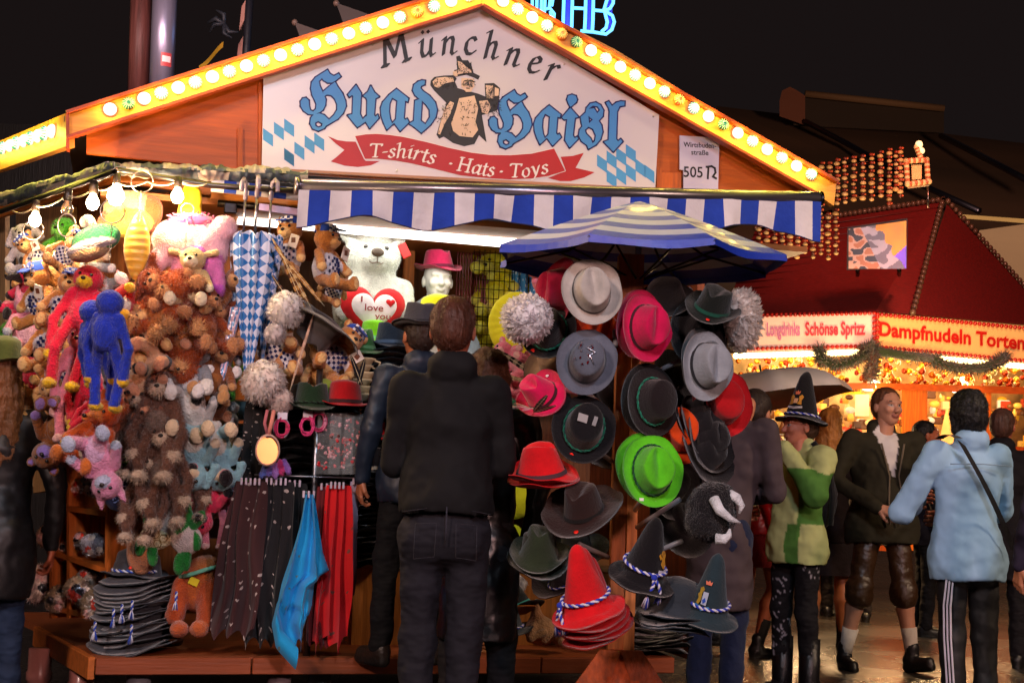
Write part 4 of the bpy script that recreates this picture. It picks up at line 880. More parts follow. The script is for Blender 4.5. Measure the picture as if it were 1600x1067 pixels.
# ================= PLUSH TOYS =================
EYE=mat('glass_eye',(.005,.004,.004),rough=.08,var=0,coat=1)
def critter(kind, c, c2, c3=None, ears='round', limb=1.0, sit=True, muz=.024, hatc=None, shirt=None, fur=None, horn=None, tail=False, headr=.052, patches=(), long=False, name=None, tagp=False):
    """seated plush animal about 0.25 m high, facing -y, origin at its middle. returns root (unlabelled)"""
    root=bpy.data.objects.new(name or ('plush_'+kind),None); COL.objects.link(root); root.empty_display_size=.05
    c3=c3 or c2; hz=.102
    pr=[E((0,0,-.01),(.052,.044,.07),c,.02),E((0,-.012,-.02),(.040,.040,.052),c2,.01),E((0,-.006,hz),(headr,headr*.92,headr*.93),c,.02),
        E((0,-headr*.85,hz-.014),(muz*1.1,muz,muz*.85),c3,.012)]
    if kind=='snouted': pr+=[C((0,-.04,hz-.008),(0,-.10,hz-.02),.02,.014,c3,.02)]
    for s in (-1,1):
        if long: pr+=[C((s*.045,-.01,.045),(s*.085,-.03,-.06),.019,.016,c,.015),C((s*.085,-.03,-.06),(s*.07,-.05,-.17*limb),.016,.018,c,.01),E((s*.07,-.055,-.185*limb),(.02,.022,.018),c3,.006),
                     C((s*.03,-.02,-.06),(s*.05,-.06,-.16),.022,.018,c,.015),C((s*.05,-.06,-.16),(s*.04,-.06,-.27*limb),.018,.02,c,.01),E((s*.04,-.075,-.285*limb),(.024,.034,.018),c3,.006)]
        else: pr+=[C((s*.046,-.006,.042),(s*.078,-.045,-.012),.019,.018,c,.012),E((s*.080,-.05,-.018),(.019,.018,.018),c3,.006),
                   C((s*.032,-.02,-.06),(s*.058,-.085,-.075),.025,.022,c,.012),E((s*.062,-.10,-.066),(.024,.017,.03),c3 if kind!='bear' else c,.008),P((s*.062,-.117,-.066),(.018,.012,.022),c3)]
        if ears=='round': pr+=[E((s*.043,.004,hz+.042),(.019,.010,.019),c,.008),P((s*.043,-.010,hz+.042),(.011,.012,.011),c3)]
        elif ears=='long': pr+=[C((s*.022,.0,hz+.045),(s*.034,.006,hz+.13),.014,.012,c,.01)]
        elif ears=='flop': pr+=[C((s*.046,-.005,hz+.028),(s*.078,-.01,hz-.035),.014,.018,c,.01)]
        elif ears=='side': pr+=[C((s*.045,0,hz+.02),(s*.088,-.002,hz+.03),.012,.015,c,.008)]
        elif ears=='point': pr+=[C((s*.034,0,hz+.035),(s*.042,0,hz+.07),.016,.006,c,.008)]
        if horn: pr+=[C((s*.03,0,hz+.045),(s*.062,-.006,hz+.07),.009,.007,horn,.002),C((s*.062,-.006,hz+.07),(s*.07,-.012,hz+.095),.007,.003,horn,.002)]
    if tail: pr+=[C((0,.04,-.06),(.05,.06,.0),.014,.02,c,.01)]
    if shirt: pr+=[P((0,0,-.005),(.075,.07,.055),shirt)]
    for (q,r_,cc) in patches: pr.append(P(q,r_,cc))
    smesh('body',[(pr,.0062,.0022,45)],plush,root,fur=fur)
    for s in (-1,1):
        mb=MB(); mb.ball((s*.020,-headr*.93,hz+.012),.0068,(.005,.004,.004),8,6); mb.obj('eye',EYE,root)
    mb=MB(); mb.ball((0,-headr*.85-muz*.95,hz-.004) if kind!='snouted' else (0,-.114,hz-.012),(.009,.006,.007),hx('#1c120e'),8,6); mb.obj('nose',leather,root)
    if hatc:
        mb=MB(); a,b_=hatc
        mb.lathe([(.001,hz+.062),(.028,hz+.058),(.042,hz+.045),(.047,hz+.026)],a,16); mb.add([(-.03,-.04,hz+.034),(.03,-.04,hz+.034),(.024,-.082,hz+.028),(-.024,-.082,hz+.028),(-.03,-.04,hz+.040),(.03,-.04,hz+.040),(.024,-.082,hz+.033),(-.024,-.082,hz+.033)],[(0,3,2,1),(4,5,6,7),(0,1,5,4),(1,2,6,5),(2,3,7,6)],a)
        for i in range(5):
            for j in range(3):
                if (i+j)%2: continue
                an=-PI/2+(i-2)*.26; z=hz+.028+j*.010; r_=.0485-j*.002; mb.box((math.cos(an)*r_,math.sin(an)*r_,z),(.0055,.0015,.005),b_,Matrix.Rotation(an+PI/2,3,'Z'))
        mb.obj('cap',cloth,root)
    if shirt:
        mb=MB()
        for i in range(-3,4):
            for j in range(-3,3):
                if (i+j)%2: continue
                x=i*.013; z=j*.013; y=-math.sqrt(max(0,1-(x/.056)**2-((z+.012)/.074)**2))*.049-.0045
                mb.box((x,y,z),(.0055,.001,.0055),hx('#1b2458'),Matrix.Rotation(-x*9,3,'Z'))
        mb.obj('checked_shirt',cloth,root)
    if tagp:
        mb=MB(); mb.box((.05,-.06,.05),(.02,.002,.026),hx('#e8ddd0'),Matrix.Rotation(.3,3,'Y')); mb.box((.05,-.0632,.053),(.009,.001,.010),hx('#70402a')); mb.obj('hang_tag',paint,root)
    return root
B1,B2,B3=hx('#c07c3c'),hx('#e8b878'),hx('#5e3418')
BLU=hx('#2448a8'); PROT={}
def proto(k,desc,cat,fn): PROT[k]=[fn,desc,cat,None]
proto('bearhat','teddy bear in blue checked cap','teddy bear',lambda:critter('bear',B1,B2,B2,hatc=(BLU,hx('#e4e0e4')),shirt=hx('#dcd8e0'),tagp=True,name='teddy_bear'))
proto('bear','light brown teddy bear','teddy bear',lambda:critter('bear',hx('#d09858'),B2,B2,name='teddy_bear',muz=.027))
proto('bearpurple','brown bear with lilac striped paws','teddy bear',lambda:critter('bear',hx('#8a5024'),hx('#a87040'),hx('#8c70b8'),name='teddy_bear'))
proto('monkey','rust brown fluffy monkey','plush monkey',lambda:critter('monkey',hx('#8a3810'),hx('#a85a2c'),hx('#c88a5a'),ears='side',fur=(2200,.02),name='plush_monkey'))
proto('lion','orange maned fluffy lion','plush lion',lambda:critter('lion',hx('#b04c10'),hx('#c4783a'),hx('#d8a068'),ears='round',fur=(3000,.028),headr=.058,name='plush_lion'))
proto('sheep','cream coloured plush lamb','plush lamb',lambda:critter('lamb',hx('#c8a878'),hx('#e0c8a0'),hx('#e8d8b8'),ears='side',name='plush_lamb'))
proto('cow','tan and black spotted plush cow','plush cow',lambda:critter('cow',hx('#d09a70'),hx('#e0b088'),hx('#c88a68'),ears='side',horn=hx('#d8ccb0'),patches=(((.04,.0,.02),(.03,.06,.03),hx('#141012')),((-.05,-.03,-.07),(.03,.05,.03),hx('#141012')),((-.03,-.03,.13),(.025,.04,.025),hx('#141012'))),name='plush_cow'))
proto('sloth','grey brown fluffy sloth with pale claws','plush sloth',lambda:critter('sloth',hx('#6a4636'),hx('#806a5e'),hx('#c8b098'),ears='none',long=True,limb=.7,fur=(3200,.02),name='plush_sloth'))
proto('husky','grey and white plush husky','plush dog',lambda:critter('dog',hx('#7c8088'),hx('#c8c8cc'),hx('#e0dcdc'),ears='point',fur=(900,.01),name='plush_dog'))
proto('dogspot','white plush dog with black patches','plush dog',lambda:critter('dog',hx('#c0bcb8'),hx('#d8d4d0'),hx('#dcd8d4'),ears='flop',patches=(((.03,-.05,.115),(.02,.03,.02),hx('#141214')),((-.02,-.04,-.03),(.02,.03,.02),hx('#141214'))),name='plush_dog'))
proto('longblue','royal blue long limbed plush','plush monkey',lambda:critter('monkey',hx('#1c34b0'),hx('#2440b8'),hx('#e8b818'),ears='none',long=True,fur=(2600,.010),name='long_limbed_plush'))
proto('longred','crimson long limbed plush','plush monkey',lambda:critter('monkey',hx('#d8183c'),hx('#e0284c'),hx('#e8b818'),ears='none',long=True,fur=(2600,.010),name='long_limbed_plush'))
proto('longpink','rosy pink long limbed plush','plush monkey',lambda:critter('monkey',hx('#d87a8c'),hx('#e090a0'),hx('#e8b0a8'),ears='none',long=True,name='long_limbed_plush'))
proto('flam','hot pink plush flamingo','plush bird',lambda:critter('snouted',hx('#e8305c'),hx('#f05078'),hx('#1c1218'),ears='none',name='plush_flamingo'))
proto('bull','brown plush ox with pale horns','plush ox',lambda:critter('ox',hx('#74401c'),hx('#8c5428'),hx('#b88858'),ears='side',horn=hx('#d8ccb0'),name='plush_ox'))
proto('pinkbear','candy pink teddy bear','teddy bear',lambda:critter('bear',hx('#e8788c'),hx('#f0a0a8'),hx('#f0b8b0'),name='teddy_bear'))
proto('yellow','lemon yellow plush bear','teddy bear',lambda:critter('bear',hx('#d8c810'),hx('#e0d838'),hx('#e8e060'),ears='point',name='plush_toy'))
proto('husk2','pale blue and cream long plush dog','plush dog',lambda:critter('dog',hx('#8ab8c4'),hx('#c8c0b4'),hx('#d8c0a0'),ears='flop',name='plush_dog'))
proto('greenf','bright green fuzzy plush','plush toy',lambda:critter('toy',hx('#4ab020'),hx('#60c030'),hx('#80d050'),ears='none',fur=(1500,.02),name='plush_toy'))
proto('unicat','pink and lilac plush cat','plush cat',lambda:critter('cat',hx('#d088a8'),hx('#c8a0c0'),hx('#a8b0c8'),ears='point',fur=(700,.012),name='plush_cat'))
proto('cat','red cheeked white and red plush bird','plush bird',lambda:critter('bird',hx('#d81c18'),hx('#e0dcd8'),hx('#e8a818'),ears='none',headr=.06,name='plush_bird'))
proto('fox','ginger plush fox with white chest','plush fox',lambda:critter('snouted',hx('#b84c14'),hx('#d8c8b0'),hx('#c86a28'),ears='point',fur=(900,.012),name='plush_fox'))
def toypos(px,py,off):
    if px<178: p=wing(px,py,off)
    else: p=fl(px,py,off)
    return l2w(p)
SEEN={}
def toy(k,px,py,off,s,label=None,rx=0,ry=0,rz=0,g='plush toys hanging at the left of the stall'):
    fn,desc,cat,pr=PROT[k]; 
    M=Matrix.Translation(toypos(px,py,off))@Matrix.Rotation(R(rz),4,'Z')@Matrix.Rotation(R(ry),4,'Y')@Matrix.Rotation(R(rx),4,'X')@Matrix.Scale(s,4)
    lab=(desc+' '+label) if label else desc
    if pr is None:
        pr=fn(); PROT[k][3]=pr; tag(pr,lab,cat,g); pr.matrix_world=M; return pr
    r=dup(pr,label=lab,group=g,M=M); r['category']=cat; return r
FT=[ # key px py off scale label rx ry rz
('bearhat',60,405,.0,.9,'topmost at the far left under the ring light',10,-40,-10),('bear',92,425,.02,.9,'upside down left of the green shell toy',0,150,0),('bearhat',100,400,.0,.85,'directly left of the green shell toy',0,30,20),
('bearhat',68,470,-.04,1.15,'below the ring light with its cap facing out',20,0,-30),('bearhat',102,482,-.05,1.1,'between the flamingo and the red long limbed plush',0,10,10),('flam',42,465,.02,1.1,'at the left edge of the toy wall',0,20,-50),
('bearhat',84,540,-.05,1.25,'halfway down the left column',0,-8,-10),('unicat',40,515,.0,1.2,'beside the flamingo near the left edge',0,0,30),('greenf',17,547,.02,.8,'at the left edge above the brown haired shopper',0,0,0),
('dogspot',24,582,-.02,.8,'at the left edge under the green fuzzy plush',0,10,0),('longred',45,585,-.03,.55,'small, hanging at the far left below the cat',0,0,0),('bearhat',98,585,-.03,1.1,'upside down with the cap pointing down',0,180,0),('bear',70,625,-.03,1.15,'above the dark coated shopper, lying sideways',0,80,0),
('bear',112,625,-.02,1.0,'with white paper tag left of the red plush feet',0,-60,0),('bearpurple',92,670,-.04,1.2,'head down beside the dark coated shopper',0,200,0),('longred',130,480,-.06,1.15,'hanging beside the royal blue one',0,8,0),('longblue',165,515,-.12,1.0,'in the middle of the toy wall',0,-4,168),
('longblue',142,525,-.10,.95,'just left of the other royal blue one',0,6,150),('longpink',125,570,-.01,1.1,'partly behind the royal blue plushes',0,0,0),('longred',135,600,.0,.85,'behind the blue feet, reaching down',0,-6,0),('cat',190,478,-.16,1.0,'with its big round head turned left',0,100,60),
('longred',150,640,-.02,.6,'lowest of the crimson ones',0,30,0),('bearpurple',118,635,-.02,.9,'above the pink plush cat',0,140,10),('fox',150,690,-.05,1.15,'above the pink plush cat near the shelf',0,20,-20),('unicat',155,715,-.06,1.1,'hanging over the wooden shelf unit',0,160,0),
('monkey',275,455,-.14,1.2,'curled up under the big unicorn plush',10,-70,0),('sheep',300,445,-.16,1.15,'under the pink unicorn at the top of the animal column',0,0,0),('bull',335,455,-.10,1.1,'right of the cream lamb',0,60,10),('lion',257,490,-.16,1.2,'at the upper left of the animal column',0,20,-20),
('monkey',235,470,-.10,1.0,'left of the orange lion',0,-30,-20),('monkey',318,510,-.16,1.25,'looking right with a big snout',0,0,50),('lion',290,540,-.17,1.15,'hanging in the centre of the animal column',0,185,0),('bear',240,525,-.12,1.1,'with brown paws left of the hanging lion',10,-30,-10),
('cow',240,580,-.17,1.25,'hanging head down left of the grey dog',0,215,-20),('cow',228,610,-.15,1.1,'lowest of the spotted cows',0,160,-20),('husky',300,590,-.15,1.15,'facing out below the hanging lion',-10,10,0),('bull',335,590,-.13,1.15,'with its horns beside the scarf rack',0,15,10),
('cow',262,545,-.13,.95,'small, beside the hanging lion',0,-60,10),('sloth',250,650,-.20,1.35,'with its head up, top one of the sloths',0,0,0),('dogspot',300,640,-.14,1.3,'upside down right of the sloths',0,170,10),('bull',330,630,-.10,1.0,'under the other ox, head down',0,190,0),
('sloth',222,660,-.13,1.15,'left one of the sloths',0,8,-30),('sloth',255,725,-.20,1.3,'in the middle of the sloth cluster',0,-6,10),('sloth',235,760,-.17,1.15,'lowest of the sloths',0,5,-10),('sloth',295,730,-.13,1.1,'right one of the sloths, in shade',0,0,20),
('husk2',305,700,-.17,1.3,'hanging head down at the right of the sloths',0,180,0),('husk2',340,705,-.14,1.25,'furthest right, beside the cap shelves',0,168,10),('flam',320,770,-.10,1.3,'head down over the turtle plush',0,190,10),('longpink',340,775,-.06,.8,'dangling beside the turtle plush',0,0,0),
('sheep',208,610,-.06,1.0,'partly behind the spotted cows',0,0,0),('fox',195,640,-.04,1.0,'left of the sloths',0,-20,0),('bear',180,590,-.03,1.1,'under the royal blue feet',0,150,0),('husky',345,560,-.06,1.0,'small, near the umbrella sleeve',0,0,20),
('monkey',345,520,-.10,1.0,'beside the clear umbrella sleeve',0,-10,20)]
for a in FT: toy(a[0],a[1],a[2],a[3],a[4],a[5],a[6],a[7],a[8])
# second row behind: one toy behind each gap
rr=random.Random(12); keys=['bear','bearhat','monkey','sheep','flam','unicat','fox','husk2','cow','husky','dogspot','lion','pinkbear','greenf']; bk=0
for j in range(9):
    for i in range(7):
        px=45+i*48+rr.uniform(-12,12); py=395+j*47+rr.uniform(-12,12)
        if px>350 or (px<190 and py>690) or (px>170 and px<240 and py<450) or (px>225 and py<460): continue
        k=rr.choice(keys); near=min((a for a in FT),key=lambda a:(a[1]-px)**2+(a[2]-py)**2)
        nd=PROT[near[0]][1].split(' with ')[0].split(' in ')[0]; bk+=1; nm=' '.join(near[5].replace(',','').split()[:6])
        toy(k,px,py,.13+rr.uniform(0,.05),1.15,None,0,rr.uniform(-60,60)+(180 if rr.random()<.4 else 0),rr.uniform(-30,30))
        o=[x for x in COL.objects if x.parent is None and x.get('category')][-1]
        o['label']=('%s behind the %s %s'%(' '.join(PROT[k][1].split()[:4]).split(' with')[0].split(' in')[0],nd,nm)); w_=o['label'].split(); o['label']=' '.join(w_[:16])
        if any(x is not o and x.get('label')==o['label'] for x in COL.objects if x.parent is None): o['label']=' '.join(('second '+o['label']).split()[:16])
# big pink unicorn
un=thing('plush_unicorn','huge pink and white plush unicorn hanging above the animal column','plush unicorn',toypos(300,395,-.06),0,None)
PK,LC,VI=hx('#f0b8c8'),hx('#f4e0dc'),hx('#c050c0')
smesh('body',[([E((-.06,0,.06),(.13,.09,.10),LC,.04),E((.07,.0,.03),(.10,.09,.12),PK,.05),C((-.10,-.03,.0),(-.19,-.05,-.10),.055,.045,PK,.03),C((.0,-.04,-.02),(-.05,-.06,-.13),.05,.045,hx('#e890b8'),.03),C((.10,-.03,-.03),(.13,-.05,-.15),.05,.045,hx('#e078c0'),.03),E((.15,-.02,.12),(.06,.06,.06),PK,.03),E((-.19,-.05,-.13),(.045,.045,.035),VI,.01),E((.13,-.06,-.18),(.045,.045,.04),VI,.01),E((.05,-.09,-.03),(.04,.04,.045),VI,.008)],.011,.004,20)],plush,un,fur=(2500,.016))
hairball('mane',un,(.0,-.02,.14),.09,hx('#e84c90'),900,3,sq=(1.4,.6,.5))
# leaf shaped gold pillow, green shell toy, big orange-yellow plush
gp=thing('gold_pillow','gold leaf shaped pillow hanging in front of the pink unicorn','pillow',toypos(214,385,-.13),0)
mb=MB()
def gpf(u,v):
    z=(v-.5)*.33; w_=.060*math.sin(PI*min(max(v,.001),.999))**.75; th=2*PI*u; return Vector((math.cos(th)*w_,math.sin(th)*w_*.55+.002*math.sin(v*60),z))
mb.grid(gpf,28,40,hx('#c89a30')); mb.obj('cushion',mat('satin',rough=.38,bump=.5,bscale=12,var=.15,sheen=.4,stretch=(.5,.5,2.6)),gp)
mb=MB(); mb.tube([(0,0,.16),(0,.01,.26)],.002,hx('#c8b8a0'),5); mb.obj('hanging_cord',cloth,gp)
sh=thing('shell_plush','green shell plush with pale rim under the bulb string','plush toy',toypos(150,378,-.06),0)
smesh('body',[([E((.0,0,.01),(.10,.075,.058),hx('#2c9450'),.004,rot(0,-20,0)),E((-.012,-.006,-.022),(.105,.08,.028),hx('#e8d0cc'),.008,rot(0,-20,0)),E((-.02,-.01,-.045),(.08,.065,.035),hx('#d8a878'),.01,rot(0,-20,0))],.007,.002,30)],plush,sh)
ob_=thing('plush_fish','orange and yellow round plush behind the lit bulb','plush toy',toypos(205,335,.10),0)
smesh('body',[([E((-.02,.02,.03),(.12,.07,.09),hx('#f0c890'),.03),E((.07,.02,0.0),(.07,.05,.10),hx('#d86038'),.02,rot(0,20,0)),E((-.0,-.03,-.05),(.11,.05,.07),hx('#f0d850'),.02),E((-.11,.0,-.06),(.05,.05,.07),hx('#e07850'),.02)],.010)],plush,ob_)
yb_=thing('yellow_sack','bright yellow cloth bag hanging under the lamp by the striped roll','bag',toypos(298,315,-.02),0); smesh('bag',[([E((0,0,0),(.055,.03,.09),hx('#e8c010'),.02),E((0,0,-.07),(.06,.035,.05),hx('#e8c828'),.03)],.008,.006,30)],cloth,yb_)
# hanging lamps on the left
for k,(x,y,r_,lit) in enumerate(((55,343,.028,1),(105,326,.026,0),(145,316,.026,1),(181,305,.040,1),(277,306,.030,1))):
    p=toypos(x,y,-.12); t=thing('hanging_bulb',['lit bare bulb furthest left, above the wire ring','unlit clear bulb, second from the left','lit bare bulb above the green shell plush','brightest bare bulb in front of the orange round plush','lit bare bulb nearest the striped fabric roll'][k],'light bulb',p,0,'bare bulbs strung under the eaves')
    mb=MB(); mb.lathe([(.001,-r_*1.25),(r_*.6,-r_*1.05),(r_,-r_*.3),(r_*.9,r_*.3),(r_*.5,r_*1.0),(r_*.42,r_*1.3)],(1,.9,.8),18); mb.obj('glass_bulb',glow((1,.78,.45),30) if lit else mat('clear_glass',(.9,.8,.7),rough=.05,trans=.9,var=0),t)
    mb=MB(); mb.lathe([(0,r_*1.25),(.017,r_*1.25),(.019,r_*1.4),(.016,r_*1.3+.05),(0,r_*1.3+.055)],hx('#2a2018'),12); mb.obj('socket',leather,t)
    if lit: lamp('bulb_light','POINT',p+Vector((0,-.05,-.02)),11 if k!=3 else 17,(1,.66,.36),.03)
cb=thing('lamp_cable','white cable looping between the bare bulbs','cable',toypos(150,300,-.12)); c0=cb.location.copy(); mb=MB(); pts=[]
anc=[toypos(x,y,-.12)-c0 for x,y in ((20,330),(55,322),(105,305),(145,295),(181,285),(230,284),(277,283),(330,285))]
for a,b_ in zip(anc[:-1],anc[1:]):
    for q in range(8): t_=q/8; pts.append(a.lerp(b_,t_)-Vector((0,0,.02*4*t_*(1-t_))))
mb.tube(pts,.0035,hx('#d8c4a8'),6); tag(mb.obj('lamp_cable',plastic,None),'white cable looping between the bare bulbs','cable').location=c0; bpy.data.objects.remove(cb)
for k,(x,y,r_) in enumerate(((52,360,.045),(104,352,.036),(176,330,.045),(222,284,.05),(293,328,.03))):
    mb=MB(); n=28; mb.tube([(math.cos(2*PI*i/n)*r_,0,math.sin(2*PI*i/n)*r_*(1 if k!=1 else 1.3)) for i in range(n+1)],.003,hx('#c8b8a8'),6)
    for i in range(9): 
        z=-r_*(1 if k!=1 else 1.3)-.008-i*.016; mb.tube([(.0035*math.cos(a)*(1 if i%2 else 0),.0035*math.cos(a)*(0 if i%2 else 1),z+.010*math.sin(a)) for a in [2*PI*q/8 for q in range(9)]],.0014,hx('#c8b8a8'),4)
    o=mb.obj('wire_ring',metal); o.location=toypos(x,y,-.15); tag(o,['wire hoop with chain at the far left bulb','oval wire hoop below the unlit bulb','wire hoop in front of the brightest bulb','wire hoop right of the brightest bulb, under the rail','small wire hoop by the yellow cloth bag'][k],'hanging ring','wire hoops that carry the toys')
# turtle plush, tan plush, big brown plush, dark blue bag
tu=thing('plush_turtle','green and cream plush turtle with patterned shell at the foot of the animal column','plush turtle',toypos(268,835,-.16))
GR=hx('#1c7a2c'); CRM=hx('#cfc09a')
smesh('body',[([E((-.07,0,-.015),(.075,.05,.055),hx('#d8caa0'),.01),E((-.01,-.01,.075),(.075,.05,.07),hx('#e0cfc4'),.01),E((.07,.0,-.02),(.07,.05,.07),hx('#d8c4bc'),.02)]+[E((x,-.02,z),(.026,.022,.052),GR,.004,rot(0,a,0)) for x,z,a in ((-.10,.09,20),(-.03,.03+.12,-30),(.07,.10,-10),(.05,.02,20),(-.13,-.05,10),(-.075,-.095,-5),(.045,-.13,0),(.11,-.02,-20),(.12,.07,30),(.075,-.11,0))],.0075,.002,30)],plush,tu)
mb=MB()
for (cx_,cz_) in ((-.12,-.01),(-.09,.02),(-.09,-.035),(-.06,.0),(-.055,.03),(-.05,-.04),(-.025,-.015)):
    for q in ribbon([(cx_+.018*math.cos(2*PI*i/6),cz_+.018*math.sin(2*PI*i/6)) for i in range(6)],.0012):
        mb.poly(q,lambda x,y,th:Vector((x,-.052*math.sqrt(max(.05,1-((x+.07)/.078)**2-((y+.015)/.06)**2))-.003-th,y)),.001,hx('#8a6c34'))
mb.obj('shell_pattern',cloth,tu)
bp_=thing('plush_bear','large rust orange plush bear seated headless-looking behind the turtle, yellow tag on its chest','teddy bear',toypos(308,935,-.05)); bp_['label']='large rust orange plush bear seated on the platform, yellow tag on its chest'
RO=hx('#a84820')
smesh('body',[([E((0,0,.05),(.095,.08,.11),hx('#b85a24'),.03),E((.03,.02,.14),(.08,.07,.06),hx('#b86a34'),.03),C((-.06,-.04,.06),(-.08,-.08,-.07),.045,.045,RO,.03),C((.06,-.04,.04),(.07,-.09,-.09),.05,.05,RO,.03),E((-.045,-.13,-.125),(.042,.05,.038),hx('#b8582c'),.008),E((.045,-.13,-.12),(.042,.05,.04),hx('#c06030'),.008)],.009,.003,20)],plush,bp_,fur=(1500,.008))
mb=MB(); mb.box((-.0,-.09,.085),(.022,.002,.017),hx('#e8d020'),Matrix.Rotation(.4,3,'Y')); mb.obj('paper_tag',paint,bp_)
mb=MB(); mb.tube([(-.07,-.06,.10),(-.02,-.10,.115),(.05,-.08,.14),(.09,-.03,.15)],.010,hx('#7ac8a8'),8); mb.obj('ribbon_collar',cloth,bp_)
tb=thing('tan_plush','tan plush leg and torso hanging over the grey hats','plush toy',toypos(222,860,-.08)); tb['label']='tan plush body hanging head up over the stack of grey hats'
smesh('body',[([E((0,0,0),(.07,.05,.11),hx('#b87850'),.03),E((.03,-.03,-.02),(.05,.04,.05),hx('#a86a44'),.02),C((0,0,.08),(-.01,0,.17),.04,.035,hx('#b06038'),.02)],.009,.003,20)],plush,tb)
mb=MB(); mb.ball((-.035,-.052,-.075),.008,hx('#ff4030'),8,6); mb.obj('button',plastic,tb)
db=thing('drawstring_bag','dark blue bag with white scribbled lettering beside the shelf unit','bag',toypos(190,770,-.05))
smesh('bag',[([E((0,0,0),(.085,.05,.085),hx('#0c1430'),.03),E((0,0,.08),(.04,.03,.04),hx('#101838'),.03)],.009,.008,25)],cloth,db)
mb=MB(); rr=random.Random(5)
for k in range(13):
    x=rr.uniform(-.06,.05); z=rr.uniform(-.05,.05); pts=[]
    for i in range(5): xx=x+i*.007; zz=z+rr.uniform(-.012,.012); yy=-.056*math.sqrt(max(.08,1-(xx/.092)**2-(zz/.092)**2)); pts.append((xx,yy,zz))
    mb.tube(pts,.0018,hx('#7c90c8'),5)
mb.obj('printed_scribble',cloth,db)
# ---------------- shelf unit with wrapped toys ----------------
SU=hx('#b05c20')
SPL=PL(at(166,900,6.66),R(-35))
su=thing('shelf_unit','low orange wooden shelf unit with cellophane wrapped toys at the left corner','shelf unit',SPL(122,960,.10)); base=su.location.copy(); su.location=(base.x,base.y,PZ); base.z=PZ
dW=SPL.d; nW=-SPL.n
def wp(px,py,back): return SPL(px,py,back)-base
def board(px0,py0,px1,py1,back0,depth,th=.012,c=SU,vert=False):
    a=wp(px0,py0,back0);b_=wp(px1,py1,back0); n_=(a-b_).normalized(); dn=-nW*depth if True else 0
    up=Vector((0,0,th)) if not vert else n_.cross(Vector((0,0,1))).normalized()*0+dW*th
    vs=[a-up,b_-up,b_+up,a+up]; vs+=[v+dn for v in vs]; mb=MB(); mb.add(vs,[(0,1,2,3),(7,6,5,4),(0,4,5,1),(1,5,6,2),(2,6,7,3),(3,7,4,0)],c); return mb
for y0,y1 in ((712,716),(790,803),(862,892),(948,970)):
    board(78,y0,165,y1,.0,.26).obj('shelf',woodh,su)
for x in (79,106,166): board(x,706,x,965,.0,.26,.009,SU,True).obj('upright',woodm,su)
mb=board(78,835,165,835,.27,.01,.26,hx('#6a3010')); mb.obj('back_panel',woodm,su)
cel=mat('cellophane',rough=.08,bump=1.0,bscale=38,var=.5,vscale=30,coat=1,spec=.8)
def wrapped(px,py,back,sz,c1,c2,label,sd):
    sz*=1.3; t=thing('wrapped_toy',label,'wrapped toy',SPL(px,py,back-.02),0,'cellophane wrapped toys on the shelf unit')
    rr=random.Random(sd); pr=[E((rr.uniform(-.3,.3)*sz,rr.uniform(-.2,.2)*sz,rr.uniform(-.3,.35)*sz),tuple(sz*rr.uniform(.4,.7) for _ in range(3)),hx(c1) if i%2 else hx(c2),.02) for i in range(5)]
    pr+=[P((rr.uniform(-.6,.6)*sz,-.6*sz,rr.uniform(-.6,.6)*sz),(sz*.25,sz*.5,sz*.25),hx(rr.choice(['#e8d8c8','#1c1820','#d8402c','#e8b8b0']))) for i in range(7)]
    smesh('bag',[(pr,sz*.075,sz*.12,14/sz*.1*10)],cel,t,fur=(500,sz*.28)); return t
WR=[(93,735,.08,.055,'#8a6a5c','#c8a08a','pink and grey wrapped toy, top shelf at the left'),(122,760,.08,.045,'#b05830','#d8a070','orange toy in crinkled wrap, top shelf middle'),(148,758,.08,.055,'#8a7868','#c8b8a8','silvery wrapped toy, top shelf at the right'),(92,770,.1,.045,'#7a4a40','#a87868','dark pink wrapped toy under the left top one'),
(78,835,.08,.055,'#b07048','#d8a890','tan wrapped toy beside the dark coated shopper\'s hand'),(122,845,.08,.05,'#8a7058','#bca080','brown wrapped toy, middle shelf'),(148,850,.06,.055,'#6a6670','#c8c4c8','black and silver striped wrapped toy, middle shelf right'),(100,862,.08,.045,'#a06848','#d8a080','small wrapped toy, middle shelf left'),
(65,910,.05,.075,'#b09088','#d8c0b8','big pinkish wrapped toy at the bottom left'),(95,935,.03,.06,'#7a6450','#b09a80','grey brown wrapped toy on the platform'),(125,925,.03,.065,'#c8b090','#8a7460','gold and clear crinkled package on the bottom shelf'),(150,945,.02,.06,'#b8a488','#7c6850','clear crinkled package spilling towards the grey hats'),(135,905,.08,.05,'#4a4660','#a89888','dark package at the back of the bottom shelf')]
for k,a in enumerate(WR): wrapped(*a,k+3)
mb=MB(); a=l2w(fl(168,800,.22)); b_=l2w(fl(206,800,.22)); mb.add([(0,0,0),(b_-a),(b_-a)+Vector((0,.02,0)),Vector((0,.02,0))]+[v+Vector((0,0,.56)) for v in ((0*a),(b_-a),(b_-a)+Vector((0,.02,0)),Vector((0,.02,0)))],[(0,1,5,4),(1,2,6,5),(2,3,7,6),(3,0,4,7),(4,5,6,7)],hx('#8c6a38')); o=mb.obj('pine_board',woodm); o.location=(a.x,a.y,PZ); tag(o,'upright pine board behind the stack of grey hats','board')
